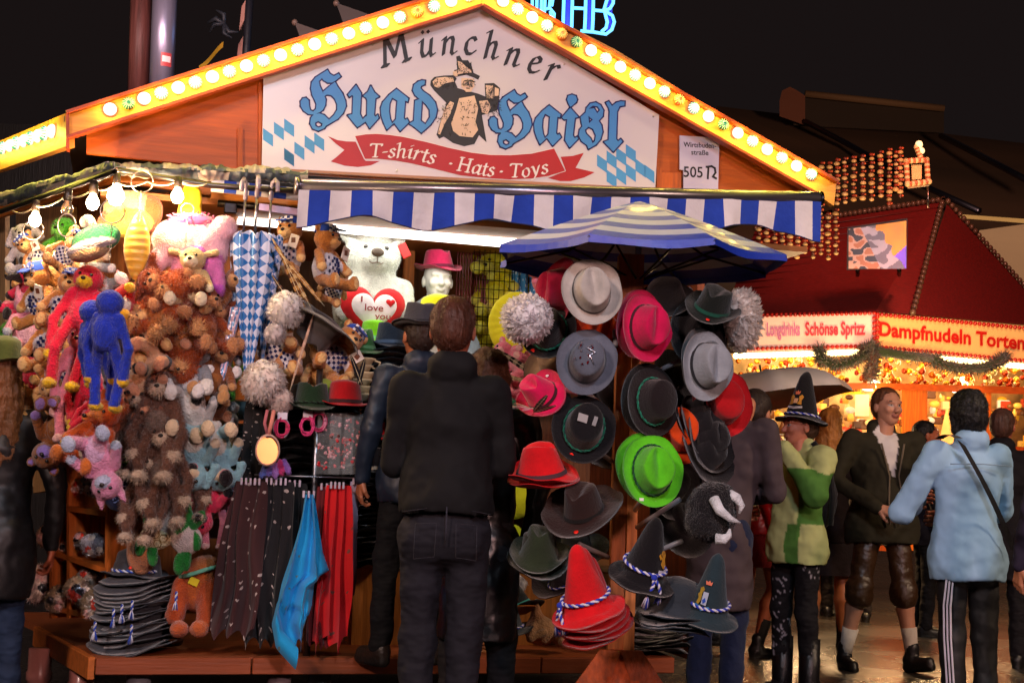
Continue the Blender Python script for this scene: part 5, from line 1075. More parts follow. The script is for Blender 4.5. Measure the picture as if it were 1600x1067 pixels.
# stack of grey hats with cords on the platform corner
GG='grey felt hats stacked on the platform corner'
for k in range(17):
    rr=random.Random(k); M=Matrix.Translation(l2w(fl(212+rr.uniform(-5,5),1003-k*6.6,.02)))@Matrix.Rotation(rr.uniform(-.12,.12),4,'X')@Matrix.Rotation(rr.uniform(-.5,.5)-.4,4,'Z')@Matrix.Scale(1.34-.014*k,4)
    if k in (0,): g0=hat('','cloth',hx('#3c3f46'),M,group=GG,seed=1,lo=False); g0['label']='grey brimmed hats in the layered stack on the platform corner'
    elif k==16:
        hat('topmost grey hat with blue and white cord in the platform corner stack','round',hx('#44474e'),M@Matrix.Scale(.98,4),cord=(hx('#3050b0'),hx('#d0d4e0'),.018,1.05,.006),group=GG)
    else: dup(g0,M=M,label='grey brimmed hats in the layered stack on the platform corner',group=GG)
for k,(x,y) in enumerate(((190,958),(206,952),(177,965),(148,985),(205,990),(275,938))):
    p=l2w(fl(x,y,-.22)); mb=twist([Vector((0,0,.04)),Vector((0,0,0))],hx('#2848b0'),hx('#d0d4e0'),.006); tassel(mb,(0,0,0),hx('#2848b0'),hx('#d0d4e0'),.045,18,int(x))
    ob=mb.obj('hat_tassel',cloth); ob.location=p; tag(ob,'blue and white cord tassel dangling from the grey hat stack','cord','cord tassels of the grey hats')
# ================= PEOPLE =================
SK=hx('#b87858')
def hand(w,d,nrm,side=1,curl=.6,s=1.0,col=SK):
    """prims of a hand: wrist w, pointing d, back-of-hand normal nrm, thumb on side*cross"""
    w=Vector(w); d=Vector(d).normalized(); n=Vector(nrm); n=(n-d*n.dot(d)).normalized(); x=d.cross(n)*side; o=[]
    pc_=w+d*.045*s; o.append(C(tuple(w-d*.02),tuple(w+d*.02),.024*s,.026*s,col,.012))
    for k in range(-1,2): o.append(C(tuple(w+d*.02*s+x*k*.016*s),tuple(w+d*.085*s+x*k*.024*s),.017*s,.014*s,col,.010))
    for k,L in ((0,.072),(1,.080),(2,.074),(3,.058)):
        b_=w+d*.09*s+x*(.034-.0225*k)*s; a=0; p=b_; r=.0095*s
        for j,f in enumerate((.45,.32,.26)):
            a+=curl*(.55+.35*j); q=p+(d*math.cos(a)-n*math.sin(a))*L*f*s; o.append(C(tuple(p),tuple(q),r,r*.9,col,.003)); p=q; r*=.9
    t0=w+d*.025*s+x*.028*s; t1=t0+(x*.55+d*.75-n*.3*curl).normalized()*.036*s; t2=t1+(x*.1+d*.8-n*.8*curl).normalized()*.032*s
    o+= [C(tuple(t0),tuple(t1),.014*s,.012*s,col,.008),C(tuple(t1),tuple(t2),.011*s,.0095*s,col,.003)]
    return o
def head_prims(hc,yaw,pitch,skin,fem=False,eyes=True,mouth='#9c5c4c',brow='#3a2014',age=0):
    """head around hc facing -y, turned by yaw about z and pitch"""
    from mathutils import Euler
    Rm=Euler((R(pitch),0,R(yaw))).to_matrix(); RI=np.array(Rm)
    def L(x,y,z): v=Rm@Vector((x,y,z)); return (hc[0]+v.x,hc[1]+v.y,hc[2]+v.z)
    def EE(c,r,k=.02,rr=None,col=skin): return ('e',np.array(L(*c)),np.array(r,float),RI if rr is None else rr,None,col,k)
    def PP(c,r,col): return ('p',np.array(L(*c)),np.array(r,float),RI,None,col,0)
    dk=tuple(x*.72 for x in skin)
    o=[EE((0,.008,.03),(.076,.095,.088)),EE((0,-.022,-.035),(.060,.066,.075),.03),EE((0,-.055,-.082),(.030,.026,.024),.03),C(L(0,-.088,.012),L(0,-.108,-.022),.009,.014,skin,.014),EE((0,-.104,-.026),(.018,.012,.010),.008),
       EE((0,-.080,.030),(.052,.018,.014),.02),EE((-.036,-.070,-.018),(.024,.02,.02),.02),EE((.036,-.070,-.018),(.024,.02,.02),.02),EE((0,-.089,-.052),(.024,.012,.006),.006,None,hx(mouth)),EE((0,-.087,-.060),(.021,.012,.007),.006,None,hx(mouth))]
    for s in (-1,1):
        o+=[EE((s*.076,.012,-.005),(.011,.020,.031),.006),('s',np.array(L(s*.031,-.098,.013)),np.array((.017,.012,.010)),RI,None,None,.012)]
        if eyes: o+=[EE((s*.031,-.080,.012),(.0105,.009,.0050),.002,None,hx('#a89890')),PP((s*.031,-.088,.012),(.0060,.009,.006),hx('#20140e')),EE((s*.031,-.089,.033),(.019,.006,.0045),.004,None,hx(brow))]
    o.append(C(L(0,.012,-.05),(hc[0]*.55,hc[1]*.4+.018,hc[2]-.185),.052,.046,skin,.02))
    return o,L,RI
def person(label, px, Y, H, heading, skin=SK, z0=0, head=(0,0,0), lean=(0,0), armL=None, armR=None, legL=None, legR=None, hands=(1,1), coat=None, cuff=1.0, hem=.86, coatw=1.0, belly=0, pants=None, pend=.09, shoes='#141214', hair=None, hatfn=None, colfn=None, cm=garment, pm=denim, skirt=None, socks=None, eyes=True, extra=None, px0=None, curl=.7, bulk=1.0, handdir=None, collar=True, pcol=None, loose=0,name='person'):
    p=at(px,700,Y); root=thing(name,label,'person',(p.x,p.y,z0),R(heading),None); s=H/1.75; root.scale=(s,s,s)
    lx,ly=lean
    sh=[(-.175*bulk+lx,.0+ly,1.42),(.175*bulk+lx,.0+ly,1.42)]
    armL=armL or ((-.25+lx,.01,1.14),(-.25,-.07,.90)); armR=armR or ((.25+lx,.01,1.14),(.25,-.07,.90))
    legL=legL or ((-.10,-.02,.50),(-.11,.02,.085),0); legR=legR or ((.10,-.02,.50),(.11,.02,.085),0)
    hc=(lx*1.25+head[0],ly*1.3-.01+head[1],1.63+head[2]); hp,HL_,HR=head_prims(hc,head[3] if len(head)>3 else 0,head[4] if len(head)>4 else 0,skin,eyes=eyes)
    body=[C((0,0,.95),(lx,ly,1.34),.085,.085,skin,.03),C(sh[0],sh[1],.035,.035,skin,.03),C((lx,ly+.01,1.38),(hc[0]*.8,hc[1]*.7,1.55),.050,.054,skin,.02)]
    for S_,A in ((sh[0],armL),(sh[1],armR)): body+=[C(S_,A[0],.036,.030,skin,.02),C(A[0],A[1],.030,.026,skin,.015)]
    for sd,Lg in ((-1,legL),(1,legR)):
        kn,an=Lg[0],Lg[1]; cf=tuple(kn[i]*.72+an[i]*.28 for i in range(3)); cf=(cf[0],cf[1]+.018,cf[2])
        q_=.52 if (pants and pend<.4) else 1; body+=[C((sd*.09,0,.90),kn,.050,.050*q_,skin,.02),C(kn,cf,.050*q_,.056*q_,skin,.02),C(cf,an,.054*q_,.034*q_,skin,.02)]
    parts=[(body,.013),(hp,.0058)]
    hds=[]
    for i,(A,on_) in enumerate(((armL,hands[0]),(armR,hands[1]))):
        if on_:
            d=Vector(A[1])-Vector(A[0]); dd=Vector(handdir[i][0]) if handdir and handdir[i] else d; nn=handdir[i][1] if handdir and handdir[i] else ((-1,0,0) if i==0 else (1,0,0)); parts.append((hand(A[1],dd,nn,(1 if i==0 else -1),curl,1.0,skin),.0042))
    smesh('body',parts,skinm,root)
    if coat:
        cc=hx(coat); w_=coatw
        pr=[E((lx,ly,1.27),(.165*w_*bulk,.118*bulk,.19),cc,.05),C((sh[0][0]+.03,sh[0][1],1.415),(sh[1][0]-.03,sh[1][1],1.415),.058,.058,cc,.045),E((lx*.5,ly*.5-.01-belly*.5,1.08),(.150*w_*bulk,.115+belly,.17),cc,.06),E((0,-.0,hem+.04),(.170*w_*bulk,.138,.24),cc,.06),E((0,.005,(hem+.98)/2),(.178*w_*bulk,.158,(.98-hem)*.5+.16),cc,.05)]
        for S_,A in ((sh[0],armL),(sh[1],armR)):
            w2=tuple(A[0][i]+(A[1][i]-A[0][i])*cuff for i in range(3)); pr+=[C(S_,A[0],.060*bulk+loose,.050+loose,cc,.03),C(A[0],w2,.050+loose,.040+loose*.6,cc,.018)]
        if collar: pr+=[C((lx-.03,ly+.035,1.49),(lx+.03,ly+.035,1.49),.062,.062,cc,.02),S((lx+head[0]*.5,ly-.045,1.63),(.052,.060,.10))]
        pr.append(S((0,0,hem-.30),(.5,.5,.30),.01))
        smesh('jacket',[(pr,.0115,.013,8)],cm,root,colfn=colfn)
    if skirt:
        c,z1,z2,r1,r2=skirt; cc=hx(c); mb=MB(); mb.grid(lambda u,v:Vector((math.cos(2*PI*u)*(r1+(r2-r1)*v)*(1+.05*math.sin(u*2*PI*9+v*2)*v),math.sin(2*PI*u)*(r1+(r2-r1)*v)*.75*(1+.05*math.sin(u*2*PI*9)*v),z1+(z2-z1)*v)),54,12,cc); mb.obj('skirt',cloth,root)
    if pants:
        pcx=hx(pants); pr=[E((0,.01,.93),(.145,.110,.11),pcx,.05),C((0,0,.88),(0,0,.98),.11,.12,pcx,.04),E((-.06,.055,.86),(.085,.075,.09),pcx,.04),E((.06,.055,.86),(.085,.075,.09),pcx,.04)]
        for sd,Lg in ((-1,legL),(1,legR)):
            kn,an=Lg[0],Lg[1]; pr.append(C((sd*.085,0,.88),kn,.086,.064,pcx,.03))
            if pend<.4: e=tuple(kn[i]+(an[i]-kn[i])*min(1,(kn[2]-pend)/max(.01,kn[2]-an[2])) for i in range(3)); pr.append(C(kn,e,.064,.056,pcx,.03))
            else: pr.append(C(kn,(kn[0],kn[1],kn[2]-.04),.084,.088,pcx,.02))
        smesh('trousers',[(pr,.012,.009,10)],pm,root,colfn=pcol)
    for sd,Lg in ((-1,legL),(1,legR)):
        kn,an=Lg[0],Lg[1]; yaw=R(Lg[2]) if len(Lg)>2 else 0; f=Vector((math.sin(yaw),-math.cos(yaw),0)); a=Vector(an); lift=an[2]-.085; tp=Lg[3] if len(Lg)>3 else 0
        if socks:
            mb=MB(); d=(Vector(kn)-a).normalized(); mb.tube([a-d*.02,a+d*.06,a+d*socks[1]],[.042,.042,.052],hx(socks[0]),14); mb.obj('sock',cloth,root)
        sc_=hx(shoes); b0=Vector((a.x,a.y,.04+lift)); dn=Vector((0,0,tp))
        smesh('shoe',[([E(tuple(b0+f*-.02+Vector((0,0,.01))),(.043,.05,.05),sc_,.02),C(tuple(b0+f*.03),tuple(b0+f*.13+Vector((0,0,-.008))+dn),.042,.036,sc_,.03),C(tuple(a+Vector((0,0,-.02))),tuple(a+Vector((0,0,.05))),.044,.044,sc_,.02),C(tuple(b0+f*-.03+Vector((0,0,-.028))),tuple(b0+f*.14+Vector((0,0,-.030))+dn),.035,.036,hx('#1a1816'),.002)],.009)],leather,root)
    if hair:
        st,hcn=hair; hcx=hx(hcn)
        def EE(c,r,k=.02): return ('e',np.array(HL_(*c)),np.array(r,float),HR,None,hcx,k)
        def CC(a,b_,ra,rb,k=.02): return C(HL_(*a),HL_(*b_),ra,rb,hcx,k)
        if st=='short': pr=[EE((0,.022,.045),(.083,.098,.086)),EE((0,.045,.0),(.076,.075,.085)),('s',np.array(HL_(0,-.10,-.015)),np.array((.075,.085,.075)),HR,None,None,.015)]
        elif st=='bob': pr=[EE((0,.018,.045),(.088,.102,.088)),EE((0,.045,-.01),(.084,.08,.10)),CC((-.075,.01,.0),(-.072,.02,-.09),.028,.02),CC((.075,.01,.0),(.072,.02,-.09),.028,.02),('s',np.array(HL_(0,-.105,-.02)),np.array((.070,.085,.10)),HR,None,None,.015)]
        else: pr=[EE((0,.018,.045),(.088,.102,.088)),EE((0,.05,-.04),(.088,.075,.13)),CC((-.05,.06,-.1),(-.05,.09,-.38),.055,.035),CC((.05,.06,-.1),(.06,.09,-.36),.055,.035),CC((0,.07,-.1),(0,.10,-.42),.055,.03),('s',np.array(HL_(0,-.105,-.02)),np.array((.064,.08,.10)),HR,None,None,.015)]
        smesh('hair',[(pr,.0065,(.0035 if st=='short' else .008),26)],hairm,root,fur=(3200,.011 if st=='short' else .016))
    if hatfn: hatfn(root,hc,HL_)
    if extra: extra(root)
    return root
def wear(st,col,rx=0,rz=0,s=1.12,cord=None,band=None,deco=None,dz=.055):
    def f(root,hc,HL_):
        o=hat_felt(st,hx(col),3).obj('hat',felt,root); M=Matrix.Translation(HL_(0,.015,dz))@Matrix.Rotation(R(rz),4,'Z')@Matrix.Rotation(R(rx),4,'X')@Matrix.Rotation(R(-90),4,'Z')@Matrix.Scale(s,4); o.matrix_local=M
        if cord: c=hat_cord(st,*cord).obj('hat_cord',cloth,o)
        if band: hat_band(st,hx(band)).obj('hat_band',cloth,o)
        if deco: deco(o)
    return f
# 1 customer in the middle, seen from behind
def man1(root):
    mb=MB(); 
    for a,b_ in (((-.07,.150,.98),(-.16,.12,.965)),((.07,.150,.98),(.16,.12,.965))): mb.tube([a,b_],.0012,hx('#24222c'),5)
    mb.tube([(0,.162,.99),(0,.165,.92),(0,.155,.86)],.0025,hx('#2a2836'),5)
    for s in (-1,1):
        for q in (((s*.035,.158,.93),(s*.11,.15,.925)),((s*.11,.15,.925),(s*.112,.14,.80)),((s*.035,.158,.93),(s*.038,.15,.81)),((s*.038,.15,.81),(s*.112,.14,.80))): mb.tube(q,.0009,hx('#2a2832'),4)
    mb.obj('pocket_stitching',cloth,root)
person('man with short brown hair in black jacket, back to the viewer, before the counter',701,5.62,1.87,183,coat='#0c0b0e',hem=.975,bulk=.96,armL=((-.205,-.06,1.14),(-.06,-.24,1.12)),armR=((.205,-.06,1.14),(.06,-.24,1.16)),hands=(1,1),pants='#191820',hair=('short','#4a2414'),legL=((-.085,-.0,.5),(-.075,.04,.085),5),legR=((.085,-.0,.5),(.09,.04,.085),-8),skin=hx('#a86248'),extra=man1,head=(.0,.01,0,-8,4),cm=mat('black_jacket',rough=.85,bump=.9,bscale=4.5,bdist=.05,bdet=1.2,var=.2,vscale=3,spec=.3))
person('shopper in dark brimmed hat and navy jacket just left of the man in black',648,6.62,1.60,205,z0=PZ,coat='#1c2636',hem=.80,pants='#0f1014',hair=('short','#2c1a12'),hatfn=wear('trilby','#3c3c44',0,0,1.15,band='#222228'),armL=((-.22,-.1,1.15),(-.05,-.26,1.05)),legL=((-.10,.0,.5),(-.13,.02,.085),10),legR=((.13,.0,.5),(.15,.02,.085),20),shoes='#2a211c',skin=hx('#b06a48'),cm=mat('puffer',rough=.5,bump=.8,bscale=6,bdist=.04,bdet=1,var=.1),coatw=1.05)
person('brown haired woman in long dark coat just right of the man in black',757,6.10,1.75,172,coat='#0a090b',hem=.50,coatw=.95,hair=('bob','#4c2c18'),pants='#111014',armL=((-.24,.0,1.14),(-.20,-.02,.90)),armR=((.22,-.1,1.15),(.05,-.26,1.15)),skin=hx('#a85c44'),cm=mat('black_leather',rough=.35,bump=.35,bscale=12,var=.12),head=(0,0,-.04,10,10))
person('shopper in dark quilted coat and blue jeans, cut by the left edge',-4,6.25,1.66,200,coat='#0c090b',hem=.62,coatw=1.12,hair=('long','#6a4020'),pants='#1e2c44',hatfn=wear('round','#4a5426',0,0,1.1),armL=((-.27,.0,1.12),(-.27,-.10,.84)),skin=hx('#a85838'),shoes='#17110f',cm=mat('quilted',rough=.5,bump=.9,bscale=4.5,bdist=.05,bdet=1.2,var=.15))
# right side
person('person in grey brown fleece and navy leggings bending behind the hat stand',1128,7.25,1.78,150,coat='#4c4044',hem=.55,coatw=.95,pants='#16203e',lean=(-.03,-.07),head=(-.02,-.20,-.12,0,30),hair=('short','#2a1c16'),armL=((-.24,-.1,1.12),(-.05,-.28,1.10)),armR=((.22,-.12,1.12),(.04,-.26,1.04)),bulk=1.0,loose=.006,legL=((-.08,-.02,.5),(-.07,.02,.085),0),legR=((.10,-.02,.5),(.09,.02,.085),0),pm=cloth)
def kidcol(vs,cs):
    lt=np.array(hx('#b4ba7c')); gr=np.array(hx('#4c7c34')); c=np.tile(lt,(len(vs),1)); z=vs[:,2]; x=vs[:,0]
    m=(z<1.30+.06*np.sin(x*9))&(z>1.02)&(x>.10); c[m]=gr; m=(z<1.02)&(x>.05+.02*np.sin(z*12))&(x<.12); c[m]=gr; return c
def kidpants(vs,cs):
    out=cs.copy()
    for i,v in enumerate(vs):
        if abs(noise.noise(Vector(v)*17))<.035 and noise.noise(Vector(v)*6+Vector((5,1,2)))>.05: out[i]=hx('#9a949c')
    return out
def kidhat(o):
    mb=MB(); GO=hx('#d09030')
    def f(x,y,th):
        z=.08+y*.01; r_=.098*(.36+.64*(1-z/.215))*1.05+.004; a=x*.01/max(r_,.02)+.25; return Vector((math.cos(a)*(r_+th),math.sin(a)*(r_*.86+th),z))
    for sx in (-1,1): mb.poly([(sx*1.2,-2),(sx*3.8,-2.4),(sx*3.2,0),(sx*4,2),(sx*2.8,3.2),(sx*1.4,2),(sx*2,0)],f,.002,GO)
    mb.poly([(-1.1,-1.6),(1.1,-1.6),(1.2,1),(-1.2,1)],f,.003,hx('#e8b080')); mb.poly([(-1.1,3.2),(1.1,3.2),(1.5,5),(.6,4.4),(0,5.4),(-.6,4.4),(-1.5,5)],f,.003,hx('#e87850')); mb.poly([(-4.6,-4.2),(0,-4.8),(4.6,-4.2),(4.4,-3),(0,-3.6),(-4.4,-3)],f,.003,hx('#d8d0d0'))
    mb.obj('crest',cloth,o)
def kidx(root):
    mb=MB(); mb.tube([(.10,.02,1.52),(.16,.10,1.40),(.17,.13,1.2),(.16,.12,1.02)],.018,hx('#141216'),8); mb.obj('rucksack_strap',cloth,root)
    smesh('rucksack',[([E((0,.20,1.18),(.13,.08,.20),hx('#141014'),.03)],.012,.006,15)],cloth,root)
    mb=MB(); 
    for s_ in(-1,1): mb.lathe([(.062,0),(.064,.04),(.066,.28),(.0,.28)],hx('#0c0a0d'),14,M=Matrix.Translation((s_*.105,.01,.06)))
    mb.obj('boot_shafts',leather,root)
person('person in black pointed crest hat and lime green jacket, sleeve raised to the mouth',1247,8.2,1.64,-52,coat='#a8a868',colfn=kidcol,hem=.80,coatw=1.05,bulk=1.08,pants='#0e0c10',pcol=kidpants,skin=hx('#bc745c'),hair=('short','#3a2414'),hatfn=wear('cone','#0d0b10',-8,0,1.2,cord=(CB,CW,.012,1.06,.005),deco=kidhat),armR=((.26,-.14,1.20),(.06,-.20,1.47)),armL=((-.24,-.16,1.18),(-.06,-.20,1.44)),hands=(1,1),head=(0,.02,-.02,-25,0),extra=kidx,loose=.02,curl=1.2)
def umb(root):
    pass
person('person in red puffer jacket walking behind the lime jacket, bare legs and black boots',1188,9.9,1.62,95,coat='#a80e14',hem=.92,coatw=1.1,skirt=('#7c1c1c',.98,.66,.15,.22),hair=('long','#3c2416'),skin=hx('#b06040'),legL=((-.09,-.10,.50),(-.10,.02,.085),0),legR=((.09,.06,.50),(.10,.28,.16),0),socks=('#100d0e',.20),cm=mat('red_puffer',rough=.3,bump=.7,bscale=9,var=.2))
person('woman with long blonde hair in dark dress, seen from behind beside the lime jacket',1296,10.2,1.72,170,coat='#1a0e12',hem=.80,skirt=('#1c0e12',.95,.56,.15,.24),hair=('long','#a86c2c'),skin=hx('#b0683c'),socks=('#100d0e',.24),head=(0,0,0,0,0))
def m9c(vs,cs):
    m=(vs[:,1]<-.02)&(vs[:,2]>1.20)&(np.abs(vs[:,0])<(vs[:,2]-1.17)*.26); cs=cs.copy(); cs[m]=hx('#d0c8c4'); return cs
def man9(root):
    mb=MB(); wh=hx('#d8d0cc')
    mb=MB()
    for s in (-1,1): mb.tube([(s*.075,-.150,1.40),(s*.03,-.175,1.20),(s*.045,-.205,1.05),(s*.03,-.185,.90)],.006,hx('#6a5c48'),6)
    mb.obj('jacket_piping',cloth,root)
    mb=MB(); mb.add([(.10,-.30,1.22),(.24,-.34,1.25),(.22,-.36,1.34),(.12,-.31,1.36),(.17,-.38,1.26)],[(0,1,4),(1,2,4),(2,3,4),(3,0,4)],hx('#d8d4cc')); mb.obj('napkin',paint,root)
    smesh('pastry',[([E((.17,-.33,1.33),(.05,.04,.035),hx('#b0581c'),.01)],.007,.004,30)],cloth,root)
    mb=MB()
    for s in(-1,1):
        for k in range(4): mb.tube([(s*.17,-.02,.50+k*.022),(s*.172,-.05,.505+k*.022)],.003,hx('#b8a888'),4)
    mb.obj('lacing',cloth,root)
person('heavyset man with long brown hair in dark cardigan and leather shorts, eating as he walks',1380,9.4,1.83,8,coat='#2a2618',hem=.80,coatw=1.12,bulk=1.18,belly=.05,pants='#3a2412',pend=.5,pm=leather,hair=('short','#5a3318'),skin=hx('#bc8468'),shoes='#1c1a1c',socks=('#cfc4b8',.17),armL=((-.34,-.06,1.16),(-.15,-.30,1.00)),armR=((.31,-.04,1.14),(.20,-.27,1.30)),legL=((-.16,-.04,.50),(-.22,.04,.085),0),legR=((.12,-.06,.50),(.16,-.10,.10),25,.03),handdir=((( .6,-.6,-.2),(-.4,-.6,.6)),((-.1,-.6,.5),(.6,-.6,.2))),curl=1.2,extra=man9,colfn=m9c,head=(.02,0,0,12,0))
def man10(root):
    mb=MB(); mb.grid(lambda u,v:Vector((.13-.30*v+.0*u,.150+.030*math.sin(PI*v)+.012,1.48-.54*v))+Vector((.024,0,.016))*(u*2-1),2,24,hx('#0c0b0e')); mb.grid(lambda u,v:Vector((.13-.0*v,.14-.20*v,1.50+.02*math.sin(PI*v)))+Vector((.024,0,0))*(u*2-1),2,8,hx('#0c0b0e')); mb.obj('bag_strap',cloth,root)
    mb=MB()
    for k in range(3):
        mb.tube([(.150-.012*k,.075+.010*k,.84),(.165-.012*k,.075+.012*k-.01,.66),(.160-.012*k,.062+.012*k,.50),(.150-.012*k,.072+.012*k,.30),(.140-.012*k,.08+.012*k,.13)],.0052,hx('#c8c4d0'),6)
    mb.obj('side_stripes',cloth,root)
    mb=MB(); mb.tube([(-.17,.13,1.37),(0,.152,1.375),(.17,.13,1.37)],.003,hx('#7c98b0'),5); mb.obj('yoke_seam',cloth,root)
person('black haired man in light blue shirt with bag strap, striped track trousers',1512,7.0,1.67,192,coat='#8eb4d4',hem=.80,coatw=1.08,bulk=1.02,loose=.012,pants='#0c0b0e',pm=mat('tracksuit',rough=.6,bump=.8,bscale=6,bdist=.03,bdet=1,var=.1),hair=('bob','#0b080a'),skin=hx('#b06a50'),armL=((-.31,-.08,1.18),(-.10,-.26,1.22)) if False else ((-.25,-.1,1.14),(-.06,-.26,1.1)),armR=((.33,-.06,1.12),(.14,-.26,1.18)),extra=man10,cm=mat('shirt_cotton',rough=.8,bump=1,bscale=4.2,bdist=.07,bdet=1,var=.06,vscale=3),legL=((-.10,-.0,.5),(-.09,.04,.085),0),legR=((.08,-.0,.5),(.09,.04,.085),0))
person('person in dark plum coat cut by the right edge',1690,6.2,1.70,190,coat='#2a2436',hem=.45,coatw=1.1,pants='#141018',hair=('short','#1a1210'))
person('dark haired man in profile in dark suit with white collar behind the light blue shirt',1446,11.6,1.72,88,coat='#15101a',hem=.75,pants='#120e12',hair=('short','#140c0a'),skin=hx('#b06040'),extra=lambda r:smesh('shirt_collar',[([C((0,-.02,1.47),(0,-.03,1.51),.066,.060,hx('#d8ccc0'),.01)],.009)],cloth,r) and None)
person('bald man in black coat behind the light blue shirt at the right',1566,9.8,1.74,150,coat='#100c10',hem=.6,coatw=1.15,bulk=1.1,pants='#100c10',hair=('short','#4a2c20'),skin=hx('#a85c44'))
person('distant woman in small dark hat and reddish scarf before the lit stall',1314,13.2,1.62,10,coat='#3a1c18',hem=.6,pants='#181014',hair=('long','#3c2014'),hatfn=wear('round','#2a2018'),skin=hx('#c86848'))
person('distant dark haired person between the blonde woman and the heavyset man',1338,12.6,1.55,170,coat='#1c120f',hem=.6,pants='#181014',hair=('short','#0c0808'),skin=hx('#c86848'))
person('distant person in black by the stall corner behind the kid in lime green',1277,13.0,1.66,180,coat='#1c1010',hem=.5,pants='#140c0c',hair=('long','#2c180e'),skin=hx('#c06040'))
o_=[x for x in COL.objects if x.parent is None and x.get('label','').startswith('distant person in black')][0]; o_['label']='distant person in black by the stall corner under the dark umbrella'
# open umbrella
up=at(1222,628,9.6); um=thing('umbrella','open dark grey umbrella held up behind the pointed crest hat','umbrella',(up.x,up.y,up.z-.55)); 
mb=MB(); n=8
def ump(a,t):
    k=int(a)%8; f=a-int(a); A0=Vector((math.cos(2*PI*k/8),math.sin(2*PI*k/8),0)); A1=Vector((math.cos(2*PI*(k+1)/8),math.sin(2*PI*(k+1)/8),0)); p=A0.lerp(A1,f)*.60*math.sin(t*PI/2*.96)*(1-.03*math.sin(PI*f)); return Vector((p.x,p.y,.55+.22*math.cos(t*PI/2)-.02*math.sin(PI*f)*(1-t)+.012*math.sin(PI*f)*t))
mb.grid(lambda u,v:ump(u*7.9999,v),64,12,hx('#c8beb4')); mb.obj('canopy',mat('umbrella_nylon',rough=.35,var=.1,bump=.1),um)
mb=MB(); mb.tube([(0,0,-.15),(0,0,.82)],.007,hx('#2a2624'),8)
for k in range(8): mb.tube([ump(k,t/6)-Vector((0,0,.006)) for t in range(7)],.003,hx('#2a2624'),5)
mb.obj('frame',metal,um); um.rotation_euler=(R(-6),R(-10),0)
# ================= CENTRE GOODS =================
def put(name,label,cat,px,py,d,rz=0,g=None): 
    return thing(name,label,cat,l2w(fl(px,py,d)),YAW+R(rz),g)
# big white bear with heart
wb=put('white_bear','large white teddy bear holding a red and white heart cushion behind the counter','teddy bear',580,436,.62); wb.scale=(1.22,)*3
WB=hx('#c4ccc4')
smesh('body',[([E((0,0,.10),(.125,.105,.11),WB,.03),E((0,-.09,.075),(.065,.05,.05),WB,.03),E((-.10,.0,.19),(.045,.028,.045),WB,.015),E((.10,.0,.19),(.045,.028,.045),WB,.015),E((0,.02,-.12),(.16,.13,.17),WB,.05),C((-.13,-.03,-.05),(-.12,-.12,-.16),.055,.05,WB,.03),C((.13,-.03,-.05),(.12,-.12,-.16),.055,.05,WB,.03)],.012,.004,25)],plush,wb,fur=(2600,.012))
for s in (-1,1):
    mb=MB(); mb.ball((s*.045,-.098,.125),.011,(.01,.008,.008),10,8); mb.obj('eye',EYE,wb)
mb=MB(); mb.ball((0,-.142,.098),(.028,.015,.020),hx('#4a3c30'),12,8); mb.obj('nose',leather,wb)
mb=MB(); mb.tube([(0,-.142,.08),(0,-.14,.055)],.002,hx('#6a5c50'),5); mb.tube([(-.035,-.125,.06),(-.018,-.138,.05),(0,-.14,.055),(.018,-.138,.05),(.035,-.125,.06)],.002,hx('#6a5c50'),5); mb.obj('mouth_seam',cloth,wb)
mb=MB(); mb.box((.135,-.03,.13),(.02,.003,.032),hx('#d01c1c'),Matrix.Rotation(-.5,3,'Y'),bev=.004); mb.obj('ear_tag',paint,wb)
hc_=put('heart_cushion','red edged white heart cushion reading I love you held by the white bear','cushion',582,487,.42); hc_.scale=(1.25,)*3
def heart(s): return [(16*math.sin(t)**3*s,(13*math.cos(t)-5*math.cos(2*t)-2*math.cos(3*t)-math.cos(4*t))*s) for t in [2*PI*i/48 for i in range(48)]]
hf=lambda x,y,th: Vector((x,th,y))
def puff(name,s,y0,th,c,m=cloth,off=(0,0)):
    mb=MB(); vs=[];fs=[]; H_=heart(s); N_=len(H_); rings=6
    for r_ in range(rings+1):
        q=r_/rings
        for (x,y) in H_: vs.append((x*q+off[0],y0-th*math.sqrt(max(0,1-q**2.4)),y*q+off[1]))
    for r_ in range(rings):
        for k in range(N_): fs.append((r_*N_+k,(r_+1)*N_+k,(r_+1)*N_+(k+1)%N_,r_*N_+(k+1)%N_))
    mb.add(vs,fs,c,True); return mb.obj(name,m,hc_)
puff('red_border',.0085,0,.05,hx('#c4141c')); puff('white_front',.0070,-.012,.045,hx('#e4dedc')); puff('small_heart',.0012,-.052,.012,hx('#c4141c'),off=(.065,.035))
for txt,x0,x1,z0,z1 in (('I',-.060,-.053,.030,.054),('love',-.042,.034,-.004,.024),('you',.0,.065,-.045,-.018)): text_on('lettering',txt,0,lambda u,v:Vector((x0+(x1-x0)*u,-.060-.004,z0+(z1-z0)*v)),hx('#8c1420'),paint,hc_)
